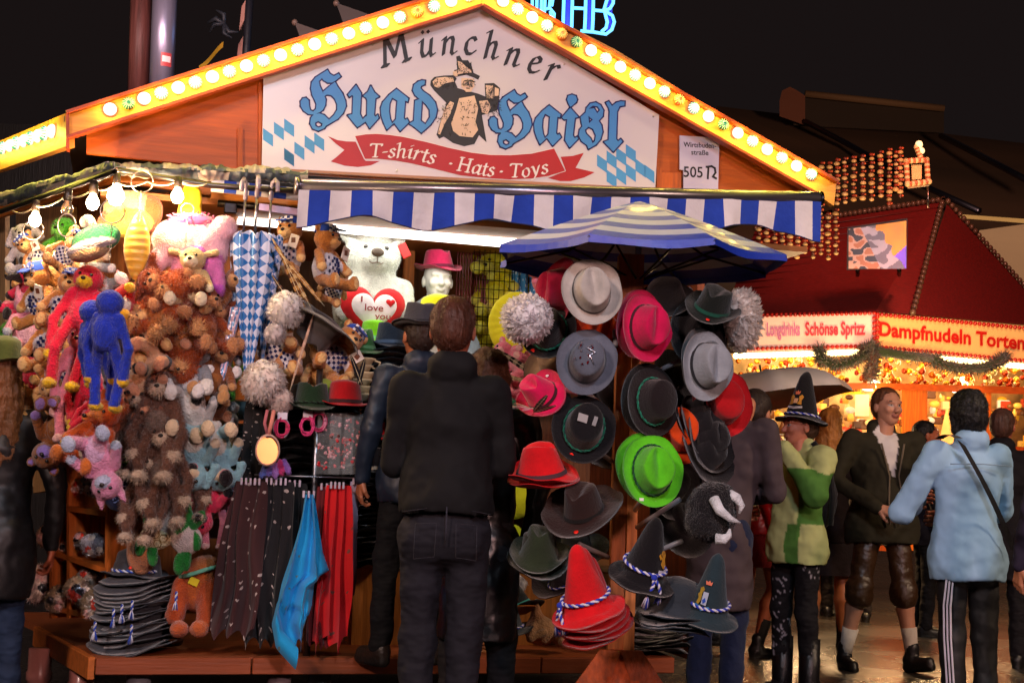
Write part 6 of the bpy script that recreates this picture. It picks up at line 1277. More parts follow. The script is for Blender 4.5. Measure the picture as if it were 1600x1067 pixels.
# mannequin
mq=put('mannequin','white mannequin bust in grey shirt wearing a crimson hat behind the counter','mannequin',684,440,.75)
MQ=hx('#e2e6e0'); hp,HL_,HR=head_prims((0,0,0),0,0,MQ,eyes=False,mouth='#d8dcd6')
smesh('body',[(hp,.006),([C((0,.01,-.06),(0,.01,-.17),.056,.06,MQ,.03),C((-.13,.02,-.24),(.13,.02,-.24),.065,.065,MQ,.05),E((0,.02,-.36),(.16,.11,.18),MQ,.05)],.012)],mat('mannequin_gloss',rough=.35,var=.02),mq)
smesh('grey_shirt',[([C((-.15,.02,-.22),(-.03,.04,-.13),.055,.055,hx('#98a4ac'),.04),C((.15,.02,-.24),(.06,.05,-.16),.055,.045,hx('#98a4ac'),.04),C((-.14,.02,-.24),(-.24,-.0,-.40),.07,.06,hx('#98a4ac'),.04),C((.14,.02,-.26),(.22,0,-.42),.07,.06,hx('#98a4ac'),.04)],.012,.012,14)],cloth,mq)
ch=hat('crimson brimmed hat with dark band on the mannequin','trilby',hx('#a81848'),Matrix.Translation(l2w(fl(684,440,.75)+Vector((0,0,.07))))@Matrix.Rotation(YAW-PI/2+.5,4,'Z')@Matrix.Rotation(.06,4,'X')@Matrix.Scale(.97,4),band=hx('#5c1430'),group=None)
if 'group' in ch: del ch['group']
yh=hat('bright yellow felt hat behind the head of the man in black','round',hx('#d8dc18'),Matrix.Translation(l2w(fl(686,500,.45)))@Matrix.Scale(1.2,4),group='hats on the counter')
# wire grid with yellow plushes
gr=put('wire_grid','black wire grid panel right of the mannequin with yellow plushes behind it','display grid',770,470,.85)
mb=MB(); a=fl(742,385,.85)-fl(770,470,.85); b_=fl(806,385,.85)-fl(770,470,.85)
for k in range(9): x=a.x+(b_.x-a.x)*k/8; mb.tube([(x,0,-.45),(x,0,.32)],.0022,hx('#141210'),4)
for k in range(16): z=-.45+.77*k/15; mb.tube([(a.x,.004,z),(b_.x,.004,z)],.0022,hx('#141210'),4)
mb.obj('wire_mesh',metal,gr)
for k,(x,y) in enumerate(((775,455),(790,500),(765,520),(785,405))): toy('yellow',x,y,1.02,1.5,['hanging upper middle behind the wire grid','lower right behind the wire grid','lower left behind the wire grid','topmost behind the wire grid'][k],0,k*40-20,-10,'yellow plushes behind the wire grid')
rb=put('bead_curtain','dark red bead strings hanging left of the wire grid','bead curtain',741,430,1.0)
mb=MB()
for k in range(14):
    x=-.10+k*.0165
    mb.tube([(x,0,.2-i*.03+.0) for i in range(14)],[.004 if i%2 else .007 for i in range(14)],hx('#7c1410'),5)
mb.obj('bead_strings',plastic,rb)
for x,c in ((638,'#c07030'),(727,'#c09868')):
    mb=MB(); mb.box((0,0,.1),(.03,.02,.42),hx(c),bev=.003); o=mb.obj('shelf_post',woodm); o.matrix_world=Matrix.Translation(l2w(fl(x,440,1.1)))@Matrix.Rotation(YAW,4,'Z'); tag(o,'orange timber upright between white bear and mannequin' if x==638 else 'pale timber upright between mannequin and wire grid','post')
for k,(x,y) in enumerate(((812,450),(840,455))):
    t=put('folded_scarf',['blue and white patterned scarf hanging right of the wire grid','blue and white patterned scarf nearest the parasol rim'][k],'scarf',x,y,.9,0,'patterned scarves in the stall')
    mb=MB(); mb.grid(lambda u,v:Vector((-.05+.10*u,.012*math.sin(u*14),.16-.32*v)),24,12,hx('#3c84b8'),uv=True); mb.obj('cloth',mat('scarf_blue_white',None,rough=.8,var=.2,dots=(9,.30,hx('#d8e4ec'))),t)
yp=put('round_pillow','pleated round yellow pillow behind the fur tuft','pillow',808,508,.10)
mb=MB(); mb.grid(lambda u,v:Vector((math.cos(2*PI*u)*.15*math.sin(PI*v*.5)*(1+.01*math.sin(u*2*PI*24)),-.05*math.cos(PI*v*.5)*(1+.12*math.sin(u*2*PI*24)*v),math.sin(2*PI*u)*.17*math.sin(PI*v*.5))),96,10,hx('#e4d820')); mb.obj('cushion',cloth,yp)
for k,(x,y,s) in enumerate(((808,565,1.0),(818,595,.9),(800,700,.9),(790,610,.9),(858,470,.8),(842,440,.8),(880,590,.9))):
    toy('pinkbear',x,y,-.1 if k<4 else .1,s,['under the yellow round pillow','between yellow pillow and pink tyrolean hat','left of the red tyrolean hat','behind the long feathers','behind the crimson hat edge','peeking out above the white fur tuft','between the grey hats near the post'][k],0,(k*50)%120-60,k*20-40,'pink bears beside the hat stand')
for k,(x,y,c,r_) in enumerate(((805,780,'#c8d820',.11),(790,850,'#b8d418',.12))):
    t=put('cushion',['lime yellow cushion above the olive hat','lime yellow cushion beside the woman\'s hanging hand'][k],'cushion',x,y,.12,0,'lime cushions by the counter'); smesh('cushion',[([E((0,0,0),(r_,.06,r_*.9),hx(c),.02)],.012,.01,12)],cloth,t)
wf=put('white_fluff','white fluffy plush belly between the woman and the red tyrolean hat','plush toy',800,670,.05); smesh('body',[([E((0,0,0),(.08,.06,.14),hx('#d8d0c8'),.02)],.01,.005,20)],plush,wf,fur=(1500,.014))
# hats on the counter
CG='hats on the counter'
def CM(px,py,d,s=1.15,rz=0,rx=0,ry=0): s*=.93; return Matrix.Translation(l2w(fl(px,py,d)))@Matrix.Rotation(YAW+R(rz-90),4,'Z')@Matrix.Rotation(R(rx),4,'X')@Matrix.Rotation(R(ry),4,'Y')@Matrix.Scale(s,4)
hat('mid green trilby with pale green band below the white bear','trilby',hx('#2c6a34'),CM(560,548,.10,1.12,10),band=hx('#5c9c6c'),group=CG)
hat('neon lime round hat in front of the heart cushion','round',hx('#84e020'),CM(585,533,.36,1.05),band=hx('#88e0a0'),group=CG)
n0=hat('navy felt hat with blue grey band on top of the tall stack','trilby',hx('#1e2c3c'),CM(612,540,.14,1.15),band=hx('#48607c'),group='navy hats stacked on the counter')
n1=hat('navy felt hats piled under the banded one','cloth',hx('#182634'),CM(612,549,.14,1.16),group='navy hats stacked on the counter',lo=True)
for k in range(1,16): 
    rr=random.Random(k+40); dup(n1,M=CM(610+rr.uniform(-4,4),549+k*8.6,.14,1.14+rr.uniform(-.04,.04),rr.uniform(-20,20),rr.uniform(-4,4)),label='navy felt hats piled under the banded one')
k1=hat('black felt hats piled beside the hair ties down to the counter','cloth',hx('#0f0d10'),CM(585,700,.10,1.2),group='black hats piled on the counter',lo=True)
for k in range(1,27):
    rr=random.Random(k+80); dup(k1,M=CM(583+rr.uniform(-7,7),704+k*6.6,.08+rr.uniform(-.02,.02),1.25+rr.uniform(-.06,.06),rr.uniform(-30,30),rr.uniform(-7,7),rr.uniform(-5,5)),label='black felt hats piled beside the hair ties down to the counter')
hat('small red trilby with grey band left of the man in black','trilby',hx('#c81c20'),CM(590,690,-.02,1.0,30,0,-10),band=hx('#58444a'),group=CG)
hat('black hat with cream brim edge below the small red trilby','round',hx('#121014'),CM(580,735,-.02,1.1),band=hx('#b8a890'),group=CG)
mb=MB(); 
for k in range(6):
    c_=put('cream_cup',['cream felt cup uppermost left of the navy stack','second cream felt cup left of the navy stack','third cream felt cup left of the navy stack','fourth cream felt cup left of the navy stack','fifth cream felt cup left of the navy stack','lowest cream felt cup left of the navy stack'][k],'cup',568-(k%2)*4,566+k*11,.02,0,'nested cream felt cups'); q=MB(); q.lathe([(.0,-.02),(.035,-.018),(.05,.01),(.062,.016),(.060,.020),(.046,.014),(.03,-.01),(0,-.012)],hx('#c8b890'),18); q.tube([(.05,-.03,.008),(.075,-.04,.0),(.07,-.035,-.02)],.005,hx('#c8b890'),6); q.obj('cup',felt,c_)
# dark backing shelves under the counter hats
# rack with umbrellas
UG='checked umbrellas hanging from the rail'
chk=bpy.data.materials.new('bavarian_check'); chk.use_nodes=True; nt=chk.node_tree; b=nt.nodes['Principled BSDF']; b.inputs['Roughness'].default_value=.3
uvn=nt.nodes.new('ShaderNodeTexCoord'); mp=nt.nodes.new('ShaderNodeMapping'); mp.inputs['Rotation'].default_value=(0,0,R(45)); mp.inputs['Scale'].default_value=(13,13,1); ck=nt.nodes.new('ShaderNodeTexChecker'); ck.inputs['Scale'].default_value=1; ck.inputs['Color1'].default_value=(*hx('#1c68b0'),1); ck.inputs['Color2'].default_value=(*hx('#c4cce4'),1)
mp0=nt.nodes.new('ShaderNodeMapping'); mp0.inputs['Scale'].default_value=(1.2,1.5,1); nt.links.new(uvn.outputs['UV'],mp0.inputs[0]); nt.links.new(mp0.outputs[0],mp.inputs[0]); nt.links.new(mp.outputs[0],ck.inputs[0]); nt.links.new(ck.outputs[0],b.inputs['Base Color'])
def closed_umb(label,px,py0,py1,d,wpx,rz,seed):
    a=fl(px,py0,d); b_=fl(px,py1,d); Lh=(a-b_).length; w_=wpx/330/2; t=put('folded_umbrella',label,'umbrella',px,py0,d,rz,UG); mb=MB()
    def f(u,v):
        th=2*PI*u; k=8; q=v; r=w_*(1-.90*q)*(1-.12*(1-q)**8)*(1+.22*math.cos(th*k+seed)*(1-q*.5)); z=-Lh*v+(.03*abs(math.sin(th*k/2+seed)) if v<.04 else 0); return Vector((math.cos(th)*r,math.sin(th)*r*.7,z))
    mb.grid(f,96,30,(.5,.5,.5),uv=True); mb.obj('canopy',chk,t)
    mb=MB(); mb.tube([(0,0,.02),(0,0,.20)],.006,hx('#b8b4bc'),8); mb.obj('shaft',metal,t)
    mb=MB(); mb.tube([(0,0,.19),(0,0,.235),(0,-.012,.27),(0,-.04,.28),(0,-.065,.262),(0,-.072,.22)],.011,hx('#b8a8b8'),10); mb.obj('handle',mat('clear_acrylic',rough=.1,trans=.3,var=0),t); return t
closed_umb('blue and white checked folded umbrella in the middle of the rail',398,372,600,-.16,62,0,0)
closed_umb('blue and white checked folded umbrella on the right of the rail',420,375,560,-.10,44,20,1)
closed_umb('blue and white checked folded umbrella on the left of the rail',380,375,560,-.10,40,-20,2)
sl=put('umbrella_sleeve','slim umbrella in a clear pinkish sleeve left of the checked umbrellas','umbrella',362,480,-.16)
mb=MB(); mb.grid(lambda u,v:Vector((math.cos(2*PI*u)*(.026+.012*v*0-.010*v)+.02*(1-v)-.03*v,math.sin(2*PI*u)*.014+.003*math.sin(v*40),.0-.34*v)),20,30,lambda u,v: hx('#d8b8c8') if (u*6+v*2)%1<.55 else hx('#5884b4')); mb.obj('wrapped_canopy',cel,sl)
# display pole with hats, tufts, bears
dp=put('display_pole','grey metal pole carrying hats, scarves and trinkets in the middle of the stall','display stand',480,1000,-.12); zb=dp.location.z; dp.location.z=PZ
mb=MB(); mb.tube([(0,0,0),(0,0,1.50)],.016,hx('#8a9098'),12); mb.obj('pole',metal,dp)
mb=MB(); a=fl(385,744,-.2)-fl(480,744,-.12); b_=fl(578,748,-.2)-fl(480,744,-.12); hz_=fl(480,744,-.12).z-PZ; mb.tube([(a.x,-.08,hz_),(b_.x,-.08,hz_)],.0045,hx('#b8b8c0'),6); mb.tube([(0,0,hz_),(0,-.08,hz_)],.0045,hx('#b8b8c0'),6); mb.obj('crossbar',metal,dp)
gh=hat('grey leather wide hat seen from below on the display pole','wide',hx('#4a4444'),CM(512,500,-.16,1.35,20,150,-25),group='hats on the display pole')
hat('dark green trilby with dark cord in the middle above the hair ties','trilby',hx('#142c18'),CM(487,635,-.2,1.12,0),cord=(hx('#20402a'),hx('#101c12')),group='hats on the display pole')
hat('light green hat peeking out behind the dark green and red hats','trilby',hx('#788a34'),CM(518,628,-.08,1.1,0),group='hats on the display pole')
hat('red round hat with dark band and black feathers on the display pole','round',hx('#a80c14'),CM(538,632,-.2,1.12,0),band=hx('#3c1a1c'),group='hats on the display pole')
for k,(x,y,r_,c,lab) in enumerate(((447,482,.085,'#e8dcd8','fluffy white tuft under the crossed feathers of the display pole'),(412,595,.10,'#f0dcd4','large cream fluffy tuft below the checked umbrellas'),(438,625,.06,'#e8c8bc','small pinkish tuft beside the dark green trilby'),(430,520,.05,'#d8c8c8','small white tuft between umbrellas and grey leather hat'))):
    t=put('fur_tuft_pin',lab,'hat decoration',x,y,-.24,0,'fur tufts on the display pole'); hairball('fur',t,(0,0,0),r_,hx(c),4200,k+11,wd=.0006,dr=(0,0,-.4))
ff=put('feather_bundle','brown banded feathers and sticks crossing above the grey leather hat','feather',450,430,-.2); o0=fl(450,430,-.2); mb=MB()
for (x0,y0,x1,y1,w_,c1,c2) in ((480,470,425,372,.012,'#8a5c30','#d0b078'),(475,480,435,385,.012,'#b88848','#5c3418'),(500,470,428,385,.010,'#c89858','#a0703c'),(455,475,425,430,.010,'#6a4a38','#2c2020'),(456,600,490,490,.007,'#c8a090','#b88c78'),(565,600,548,555,.012,'#15121a','#15121a'),(560,600,570,560,.012,'#15121a','#221a1c')):
    feather(mb,fl(x0,y0,-.25)-o0,fl(x1,y1,-.25)-o0,w_,hx(c1),hx(c2))
mb.obj('feathers',plush,ff)
mb=MB()
o0=fl(806,600,-.4)
ft=thing('long_feathers','long banded pheasant feathers sticking out left of the pink tyrolean hat','feather',l2w(o0),YAW)
for (x0,y0,x1,y1,w_,c1,c2) in ((850,595,775,545,.015,'#9a8a70','#2a2420'),(840,600,752,578,.010,'#c8a880','#a88860'),(815,655,785,615,.028,'#1c7048','#5a6c58'),(820,650,795,620,.02,'#6c6454','#3c3c34')): feather(mb,fl(x0,y0,-.4)-o0,fl(x1,y1,-.4)-o0,w_,hx(c1),hx(c2))
mb.obj('feathers',plush,ft)
PG='teddy bears around the display pole'
for a in (('bearhat',507,415,-.02,1.25,'sitting above the grey leather hat, looking right',0,0,60),('bearhat',452,400,.05,1.2,'behind the crossed feathers',0,0,-20),('bearhat',425,545,-.02,1.2,'left of the pole under the umbrellas',0,-60,0),('bearhat',520,560,-.06,1.25,'right of the pole under the grey leather hat',0,40,30),('bearhat',450,560,-.04,1.25,'left of the pole above the dark green trilby',0,-20,-20),('bear',500,590,.0,1.1,'behind the pole above the light green hat',0,0,20),('bearhat',522,455,.15,.8,'beside the white bear\'s left ear',0,20,0)): toy(*a,g=PG)
# hair ties, mirror, necklaces
mr=put('hand_mirror','oval hand mirror with pink ribbon reflecting orange light','mirror',418,703,-.3)
mb=MB(); mb.lathe([(.058,0),(.066,.004),(.066,.010),(.058,.012)],hx('#c8a090'),28,sx=.85,sy=1.1,M=Matrix.Rotation(R(90),4,'X')); mb.obj('mirror_frame',plastic,mr)
mb=MB(); mb.lathe([(.0001,.0),(.060,.0)],hx('#f0e0d8'),28,sx=.85,sy=1.1,M=Matrix.Rotation(R(84),4,'X')); mb.obj('mirror_glass',mat('mirror',(.45,.22,.08),rough=.3,metal=1,var=0),mr)  # orange reflection is put into the glass colour
mb=MB(); mb.tube([(0,0,.06),(.01,-.01,.12),(.02,0,.18)],.010,hx('#d88878'),6); mb.tube([(0,0,.06),(-.02,-.01,.12),(-.01,0,.18)],.008,hx('#b86870'),6); mb.obj('ribbon',cloth,mr)
for k,(x,y,c1,c2) in enumerate(((440,665,'#c03060','#a8a0b0'),(480,662,'#d03878','#7c2048'),(498,655,'#a82858','#c88098'))):
    t=put('hair_ties',['pink and grey hair tie bundle right of the hand mirror','bright pink hair tie bundle in front of the pole','dark pink hair tie bundle right of the pole'][k],'hair ties',x,y,-.26,0,'bundles of hair ties')
    mb=MB(); rr=random.Random(k)
    for j in range(9):
        a=.028+rr.uniform(-.006,.01); b_=.034+rr.uniform(-.005,.014); ph=rr.uniform(-.6,.6); mb.tube([(a*math.cos(q)*math.cos(ph),a*math.cos(q)*math.sin(ph)-.02*(j%3)*.3,b_*math.sin(q)-.01) for q in [2*PI*i/20 for i in range(21)]],.0035,hx(c1 if j%3 else c2),5)
    mb.box((0,-.015,.045),(.022,.002,.016),hx('#d8d0e0')); mb.obj('elastic_bands',cloth,t)
for k,(x,w_) in enumerate(((512,.05),(532,.05),(550,.04))):
    t=put('trinket_card',['clear card of red flower pins nearest the pole','clear card of red flower pins in the middle','clear card of red flower pins nearest the black hats'][k],'trinket card',x,690,-.22,0,'cards of red flower pins')
    rr=random.Random(k+3); mb=MB()
    for j in range(26):
        p=(rr.uniform(-w_,w_),rr.uniform(-.03,0),rr.uniform(-.12,.10)); r_=rr.uniform(.006,.012); c=hx(rr.choice(['#d01828','#b01020','#e84858','#e8a0a8','#5c2018']))
        for q in range(3): mb.ball(Vector(p)+Vector((rr.uniform(-1,1),rr.uniform(-1,1),rr.uniform(-1,1)))*r_*.6,r_*.7,c,6,5)
    mb.obj('flower_pins',plastic,t); mb=MB(); mb.grid(lambda u,v:Vector(((u-.5)*w_*2.2,-.035+.004*math.sin(v*30+u*9),.13-.28*v)),6,14,hx('#a08888')); mb.obj('clear_bag',mat('clear_bag',(.9,.9,.9),rough=.1,alpha=.12,var=0,bump=.6,bscale=30),t)
t=put('glove_bunch','bunch of lilac, blue and magenta fluffy gloves under the hand mirror','gloves',430,735,-.24); smesh('gloves',[([E((x,0,z),(.016,.014,.04),hx(c),.006,rot(0,a,0)) for x,z,c,a in ((-.05,0,'#5c70c8',20),(-.025,.01,'#8070c8',8),(.0,.0,'#a878c8',-5),(.025,.015,'#c83878',-12),(.05,.02,'#8c60b8',-25))],.006,.003,40)],plush,t,fur=(600,.01))
# black scarves strip hanging behind (upper) and scarves below the crossbar
def scarf(label,px0,px1,py0,py1,d,col,m,folds,amp=.02,spread=1.0,seed=0,tail=0,shiftx=0):
    o0=fl((px0+px1)/2,py0,d); t=thing('scarf',label,'scarf',l2w(o0),YAW,'scarves clipped to the crossbar'); W=(fl(px1,py0,d)-fl(px0,py0,d)).x; Hh=(fl(px0,py0,d)-fl(px0,py1,d)).z
    sq=label.startswith('turq')
    def f(u,v):
        if sq:
            le=float(np.interp(v,[0,.2,.5,.75,.88,1],[-.015,-.045,-.105,-.150,-.125,-.03])); re_=float(np.interp(v,[0,.15,.42,.55,.60,.8,1],[.03,.05,.085,.115,.055,.05,.0])); w_=re_-le; hl=1-.10*abs(math.sin(u*PI*2.6))*(.4+.6*v)-.12*u
        else: w_=W*(.80+.40*v**.7)*spread; hl=1-tail*(1.1*abs(math.sin(u*PI*(2.3+seed%3)+seed))+1.6*(.5+.5*noise.noise(Vector((u*3.3,seed,1)))))
        ph=folds*(u+.20*noise.noise(Vector((u*2.1,v*1.4,seed*1.7))))*2*PI
        x=((u-.5)*w_+shiftx*v if not sq else le+u*w_)+.010*math.cos(ph)+.016*noise.noise(Vector((u*3,v*2.2,seed)))*v*2
        y=amp*1.1*math.sin(ph+seed)*(.35+.8*v)+.035*noise.noise(Vector((u*2.4,v*2.6,seed+5)))*v
        if sq: y+=.014*math.sin(ph*2.1+1+v*2)+.03*noise.noise(Vector((u*3+v*2,v*3,3)))*v
        if sq: q_=v-.62-.25*u; y-=.035*max(0,1-abs(q_)/.10)*(1 if q_<0 else .2)
        return Vector((x,y,-Hh*v*hl))
    mb=MB(); mb.grid(f,90,46,hx(col),uv=True); mb.obj('cloth',m,t)
    mb=MB()
    for k in range(max(1,int(W/.03))): 
        x=(k+.5)/max(1,int(W/.03))-.5; mb.box((x*W*.6,-.01,.0),(.005,.006,.016),hx('#d0c0d0'),bev=.002)
    mb.obj('clips',plastic,t); return t
def smat(n,scale,r,c): return mat(n,None,rough=.85,bump=.12,bscale=200,var=.1,dots=(scale,r,c,2.7),sheen=.2)
s1=smat('scarf_flowers',6.5,.20,hx('#b8aaa4')); s2=smat('scarf_paisley',6,.12,hx('#5c8088')); s3=smat('scarf_rosettes',4.5,.13,hx('#7c4438'))
scarf('dark brown scarf with small white flowers, leftmost on the crossbar',362,420,752,1010,-.26,'#3c181a',s1,3,.022,1.1,1,.05,-.05)
scarf('black scarf with small white flowers right of the brown one',400,462,752,1030,-.22,'#0e0c12',s1,3.4,.022,1.1,2,.06)
scarf('black teal patterned scarf behind the turquoise one',440,480,755,990,-.17,'#0b0d10',s2,3,.02,1.2,5,.04)
scarf('turquoise blue scarf with pointed folded hem, on the pole',462,502,772,1045,-.34,'#10a0e0',s2,1.7,.034,1.8,3,.16,-.02)
scarf('vivid red scarf with rosettes right of the turquoise one',505,548,758,1035,-.26,'#d80812',s3,3,.024,1.15,4,.07)
scarf('dark red scarf behind the vivid red one',492,520,760,1020,-.20,'#6c0a10',s3,3,.016,1.2,7,.04)
scarf('pale lilac scarf edge right of the red one',546,558,752,930,-.20,'#a898b0',s2,1,.006,1,6,0)
scarf('black studded scarf hanging left of the hand mirror',384,414,622,750,-.14,'#0b090d',s1,3,.014,1.1,8,0)
# glass fronted cap shelves left of the scarves
for k in range(6):
    y=640+k*37; t=put('card_rack',['card rack pocket with gold lettering, topmost behind the toys','second blue card rack pocket','third blue card rack pocket','fourth grey card rack pocket','fifth card rack pocket with sketch','lowest card rack pocket with ink star'][k]+' beside the scarves','card rack',355,y,.22,0,'card rack pockets'); mb=MB(); mb.box((0,0,0),(.10,.006,.045),hx(['#5c7880','#4c7898','#5880a0','#5c6c70','#8c9088','#98988c'][k])); rr=random.Random(k)
    mb.obj('card',mat('card_glossy',rough=.15,var=.35,vscale=14,coat=.5),t); mb=MB(); mb.box((0,-.01,-.046),(.105,.012,.003),hx('#a8acb0')); mb.box((0,-.01,.048),(.105,.004,.002),hx('#b8bcc0'))
    for j in range(5): a=rr.uniform(0,6.28); mb.tube([(rr.uniform(.01,.06),-.008,rr.uniform(-.02,.02)),(.035+math.cos(a)*.035,-.008,math.sin(a)*.03)],.0014,hx('#1c2024') if k!=0 else hx('#c8b878'),4)
    mb.obj('rack_wire',metal,t)
# lower goods right of the man in black
wk=put('wicker_basket','brown wicker basket on the platform behind the man in black','basket',757,985,.06); mb=MB()
for k in range(11): mb.tube([(math.cos(2*PI*i/24)*.09,math.sin(2*PI*i/24)*.09,-.09+k*.018+(.004 if i%2 else -.004)) for i in range(25)],.009,hx('#6a4420') if k%2 else hx('#8a5c2c'),5)
mb.obj('woven_cane',woodh,wk)
hat('grey pointed hat upside with orange brim lining on the platform','round',hx('#3c4650'),CM(790,985,-.04,1.15,0,10),cord=(CB,CW),group='hats on the platform')
hat('orange brimmed hat lying on the grey one on the platform','cloth',hx('#d87820'),CM(790,960,-.05,1.1,0,25,-12),group='hats on the platform',lo=True)
hat('black hat with turquoise rim beside the orange brimmed one','cloth',hx('#141c20'),CM(806,952,-.03,1.1,0,25,-12),group='hats on the platform',lo=True,band=hx('#48b0a8'))
for k,(x,y) in enumerate(((845,985),(885,990))):
    t=put('beige_plush',['beige plush elf with folded arms on the platform','beige plush elf beside the stand foot'][k],'plush toy',x,y,-.06,k*20,'beige plush elves'); BG=hx('#c09470')
    smesh('body',[([E((0,0,.0),(.08,.06,.07),BG,.02),C((-.02,0,.04),(-.03,0,.13),.04,.015,hx('#b88460'),.02),C((-.05,-.04,.02),(-.07,-.06,-.03),.018,.018,BG,.01),C((-.07,-.06,-.03),(.0,-.07,.0),.018,.018,BG,.01)],.008,.003,30)],plush,t)
sv=put('plastic_bag','crumpled silver plastic bag behind the woman\'s hand','bag',778,905,.1); smesh('bag',[([E((0,0,0),(.10,.06,.08),hx('#a8a8b0'),.03),E((.08,0,-.03),(.07,.05,.06),hx('#b8b8c0'),.03),P((-.05,-.05,.03),(.03,.03,.02),hx('#202028'))],.008,.012,22)],cel,sv,fur=(200,.02))
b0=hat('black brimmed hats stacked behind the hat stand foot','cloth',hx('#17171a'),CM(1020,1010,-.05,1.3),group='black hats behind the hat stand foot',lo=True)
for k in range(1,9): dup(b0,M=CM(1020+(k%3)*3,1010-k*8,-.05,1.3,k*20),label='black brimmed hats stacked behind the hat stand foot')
# fill of dark stacked goods at the back of the stall (hats on the rear shelf)
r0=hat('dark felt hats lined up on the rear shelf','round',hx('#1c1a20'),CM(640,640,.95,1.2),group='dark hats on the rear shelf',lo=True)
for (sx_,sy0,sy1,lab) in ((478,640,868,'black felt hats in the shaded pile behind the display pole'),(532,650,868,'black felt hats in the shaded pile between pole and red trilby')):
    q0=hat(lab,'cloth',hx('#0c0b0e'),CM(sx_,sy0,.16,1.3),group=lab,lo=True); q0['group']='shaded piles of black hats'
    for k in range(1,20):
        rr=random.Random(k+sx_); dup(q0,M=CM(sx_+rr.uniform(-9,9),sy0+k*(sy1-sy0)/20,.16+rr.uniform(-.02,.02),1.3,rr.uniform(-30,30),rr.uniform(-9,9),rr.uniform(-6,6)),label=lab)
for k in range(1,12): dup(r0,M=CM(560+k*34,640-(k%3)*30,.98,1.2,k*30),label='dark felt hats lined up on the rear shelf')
# ================= BACKGROUND =================
CK=at(1368,600,13.6); RL=PL((CK.x,CK.y),R(-24)); RRt=PL((CK.x,CK.y),R(24))
food=thing('food_stall','red roofed stall with lit counter and Dampfnudeln Torten lettering','food stall',(CK.x,CK.y,0)); FB=Vector((CK.x,CK.y,0))
def rl(fn,b0=0): return lambda x,y,th: fn(x,y,b0+th)-FB
REDR=hx('#6c0a05')
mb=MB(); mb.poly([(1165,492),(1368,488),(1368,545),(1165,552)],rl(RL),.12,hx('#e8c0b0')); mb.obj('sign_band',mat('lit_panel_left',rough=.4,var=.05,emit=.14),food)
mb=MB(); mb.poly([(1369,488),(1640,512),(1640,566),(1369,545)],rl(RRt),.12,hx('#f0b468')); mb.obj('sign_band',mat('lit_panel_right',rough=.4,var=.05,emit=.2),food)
def pt(fn,x0,y0,x1,y1,sk,b): return lambda u,v: fn(x0+(x1-x0)*u,y1+(y0-y1)*v+sk*u,b)-FB
font_poly.__defaults__=(.03,)
text_on('lettering','Dampfnudeln Torten S',0,pt(RRt,1374,502,1622,532,24,-.02),hx('#c01c10'),paint,food)
text_on('lettering','Longdrinks',0,pt(RL,1198,504,1250,532,-1,-.02),hx('#c070a0'),paint,food); text_on('lettering','Schönse Sprizz',0,pt(RL,1258,503,1352,531,-1,-.02),hx('#b83040'),paint,food)
mb=MB()
for fn,x0,x1,yt,yb,s1 in ((RL,1170,1366,491,549,-.022),(RRt,1371,1600,489,546,.094)):
    n=34 if fn is RRt else 28
    for k in range(n):
        x=x0+(x1-x0)*k/(n-1)
        for y in (yt+2,yb-4): mb.ball(fn(x,y+(x-x0)*s1+(0),-.02)-FB,.022,hx('#a81c10'),8,6)
    for y in range(6): mb.ball(fn(x0 if fn is RRt else x1,yt+6+y*8,-.02)-FB,.022,hx('#a81c10'),8,6)
mb.obj('dot_border',plastic,food)
# roof: two red slopes
apx=RRt(1472,316,1.4); 
def ap(px,py,Y): return at(px,py,Y)-FB
A=RL(1130,497,-.05)-FB; Bc=RL(1368,487,-.05)-FB; Bc2=RRt(1425,491,-.02)-FB; Cc=RRt(1660,512,-.02)-FB; T=ap(1472,315,15.6); TL=ap(1180,360,16.2); TR=ap(1700,560,17.5); TB=ap(1480,318,15.9)
mb=MB(); mb.add([A,Bc,T,TL,Bc2],[(0,1,4,2,3)],REDR); mb.obj('roof',mat('roof_shingle',rough=.7,bump=.5,bscale=30,var=.25,vscale=20,stretch=(1,1,4),emit=0),food)
mb=MB(); mb.add([Bc2,Cc,TR,TB],[(0,1,2,3)],REDR); mb.obj('roof',MATS['roof_shingle'],food)
mb=MB()
for a,b_,n in ((T,Bc2,26),(TB,TR,40),(TL,T,40)):
    for k in range(n): mb.ball(a.lerp(b_,k/(n-1))+Vector((0,-.03,.02)),.034,hx('#5c4434'),6,5)
mb.obj('ridge_studs',plastic,food)['kind']='stuff'
mb=MB()
for k in range(1,14):
    t=k/14; mb.tube([A.lerp(TL,t)+Vector((0,-.02,.01)),Bc2.lerp(T,t)+Vector((0,-.02,.01))],.008,hx('#540a05'),5)
mb.obj('roof_seams',paint,food)
# lit interior: back wall, floor wall, counter, shelf
mb=MB(); mb.poly([(1140,552),(1368,548),(1368,812),(1140,812)],rl(RL,1.3),.05,hx('#e8c890')); mb.poly([(1300,552),(1660,560),(1660,800),(1300,800)],rl(RRt,1.5),.05,hx('#e0b070')); mb.obj('back_wall',mat('warm_wall',rough=.7,var=.5,vscale=5),food)
mb=MB(); mb.poly([(1150,690),(1368,690),(1368,860),(1150,860)],rl(RL,.1),.1,hx('#a04818')); mb.poly([(1369,690),(1660,700),(1660,870),(1369,860)],rl(RRt,.1),.1,hx('#9c4010')); mb.obj('counter_front',woodm,food)
mb=MB(); mb.poly([(1150,598),(1368,598),(1368,608),(1150,608)],rl(RL,.0),.06,hx('#a84c18')); mb.poly([(1369,598),(1660,606),(1660,618),(1369,608)],rl(RRt,.0),.06,hx('#a84c18')); mb.obj('fascia_rail',woodh,food)
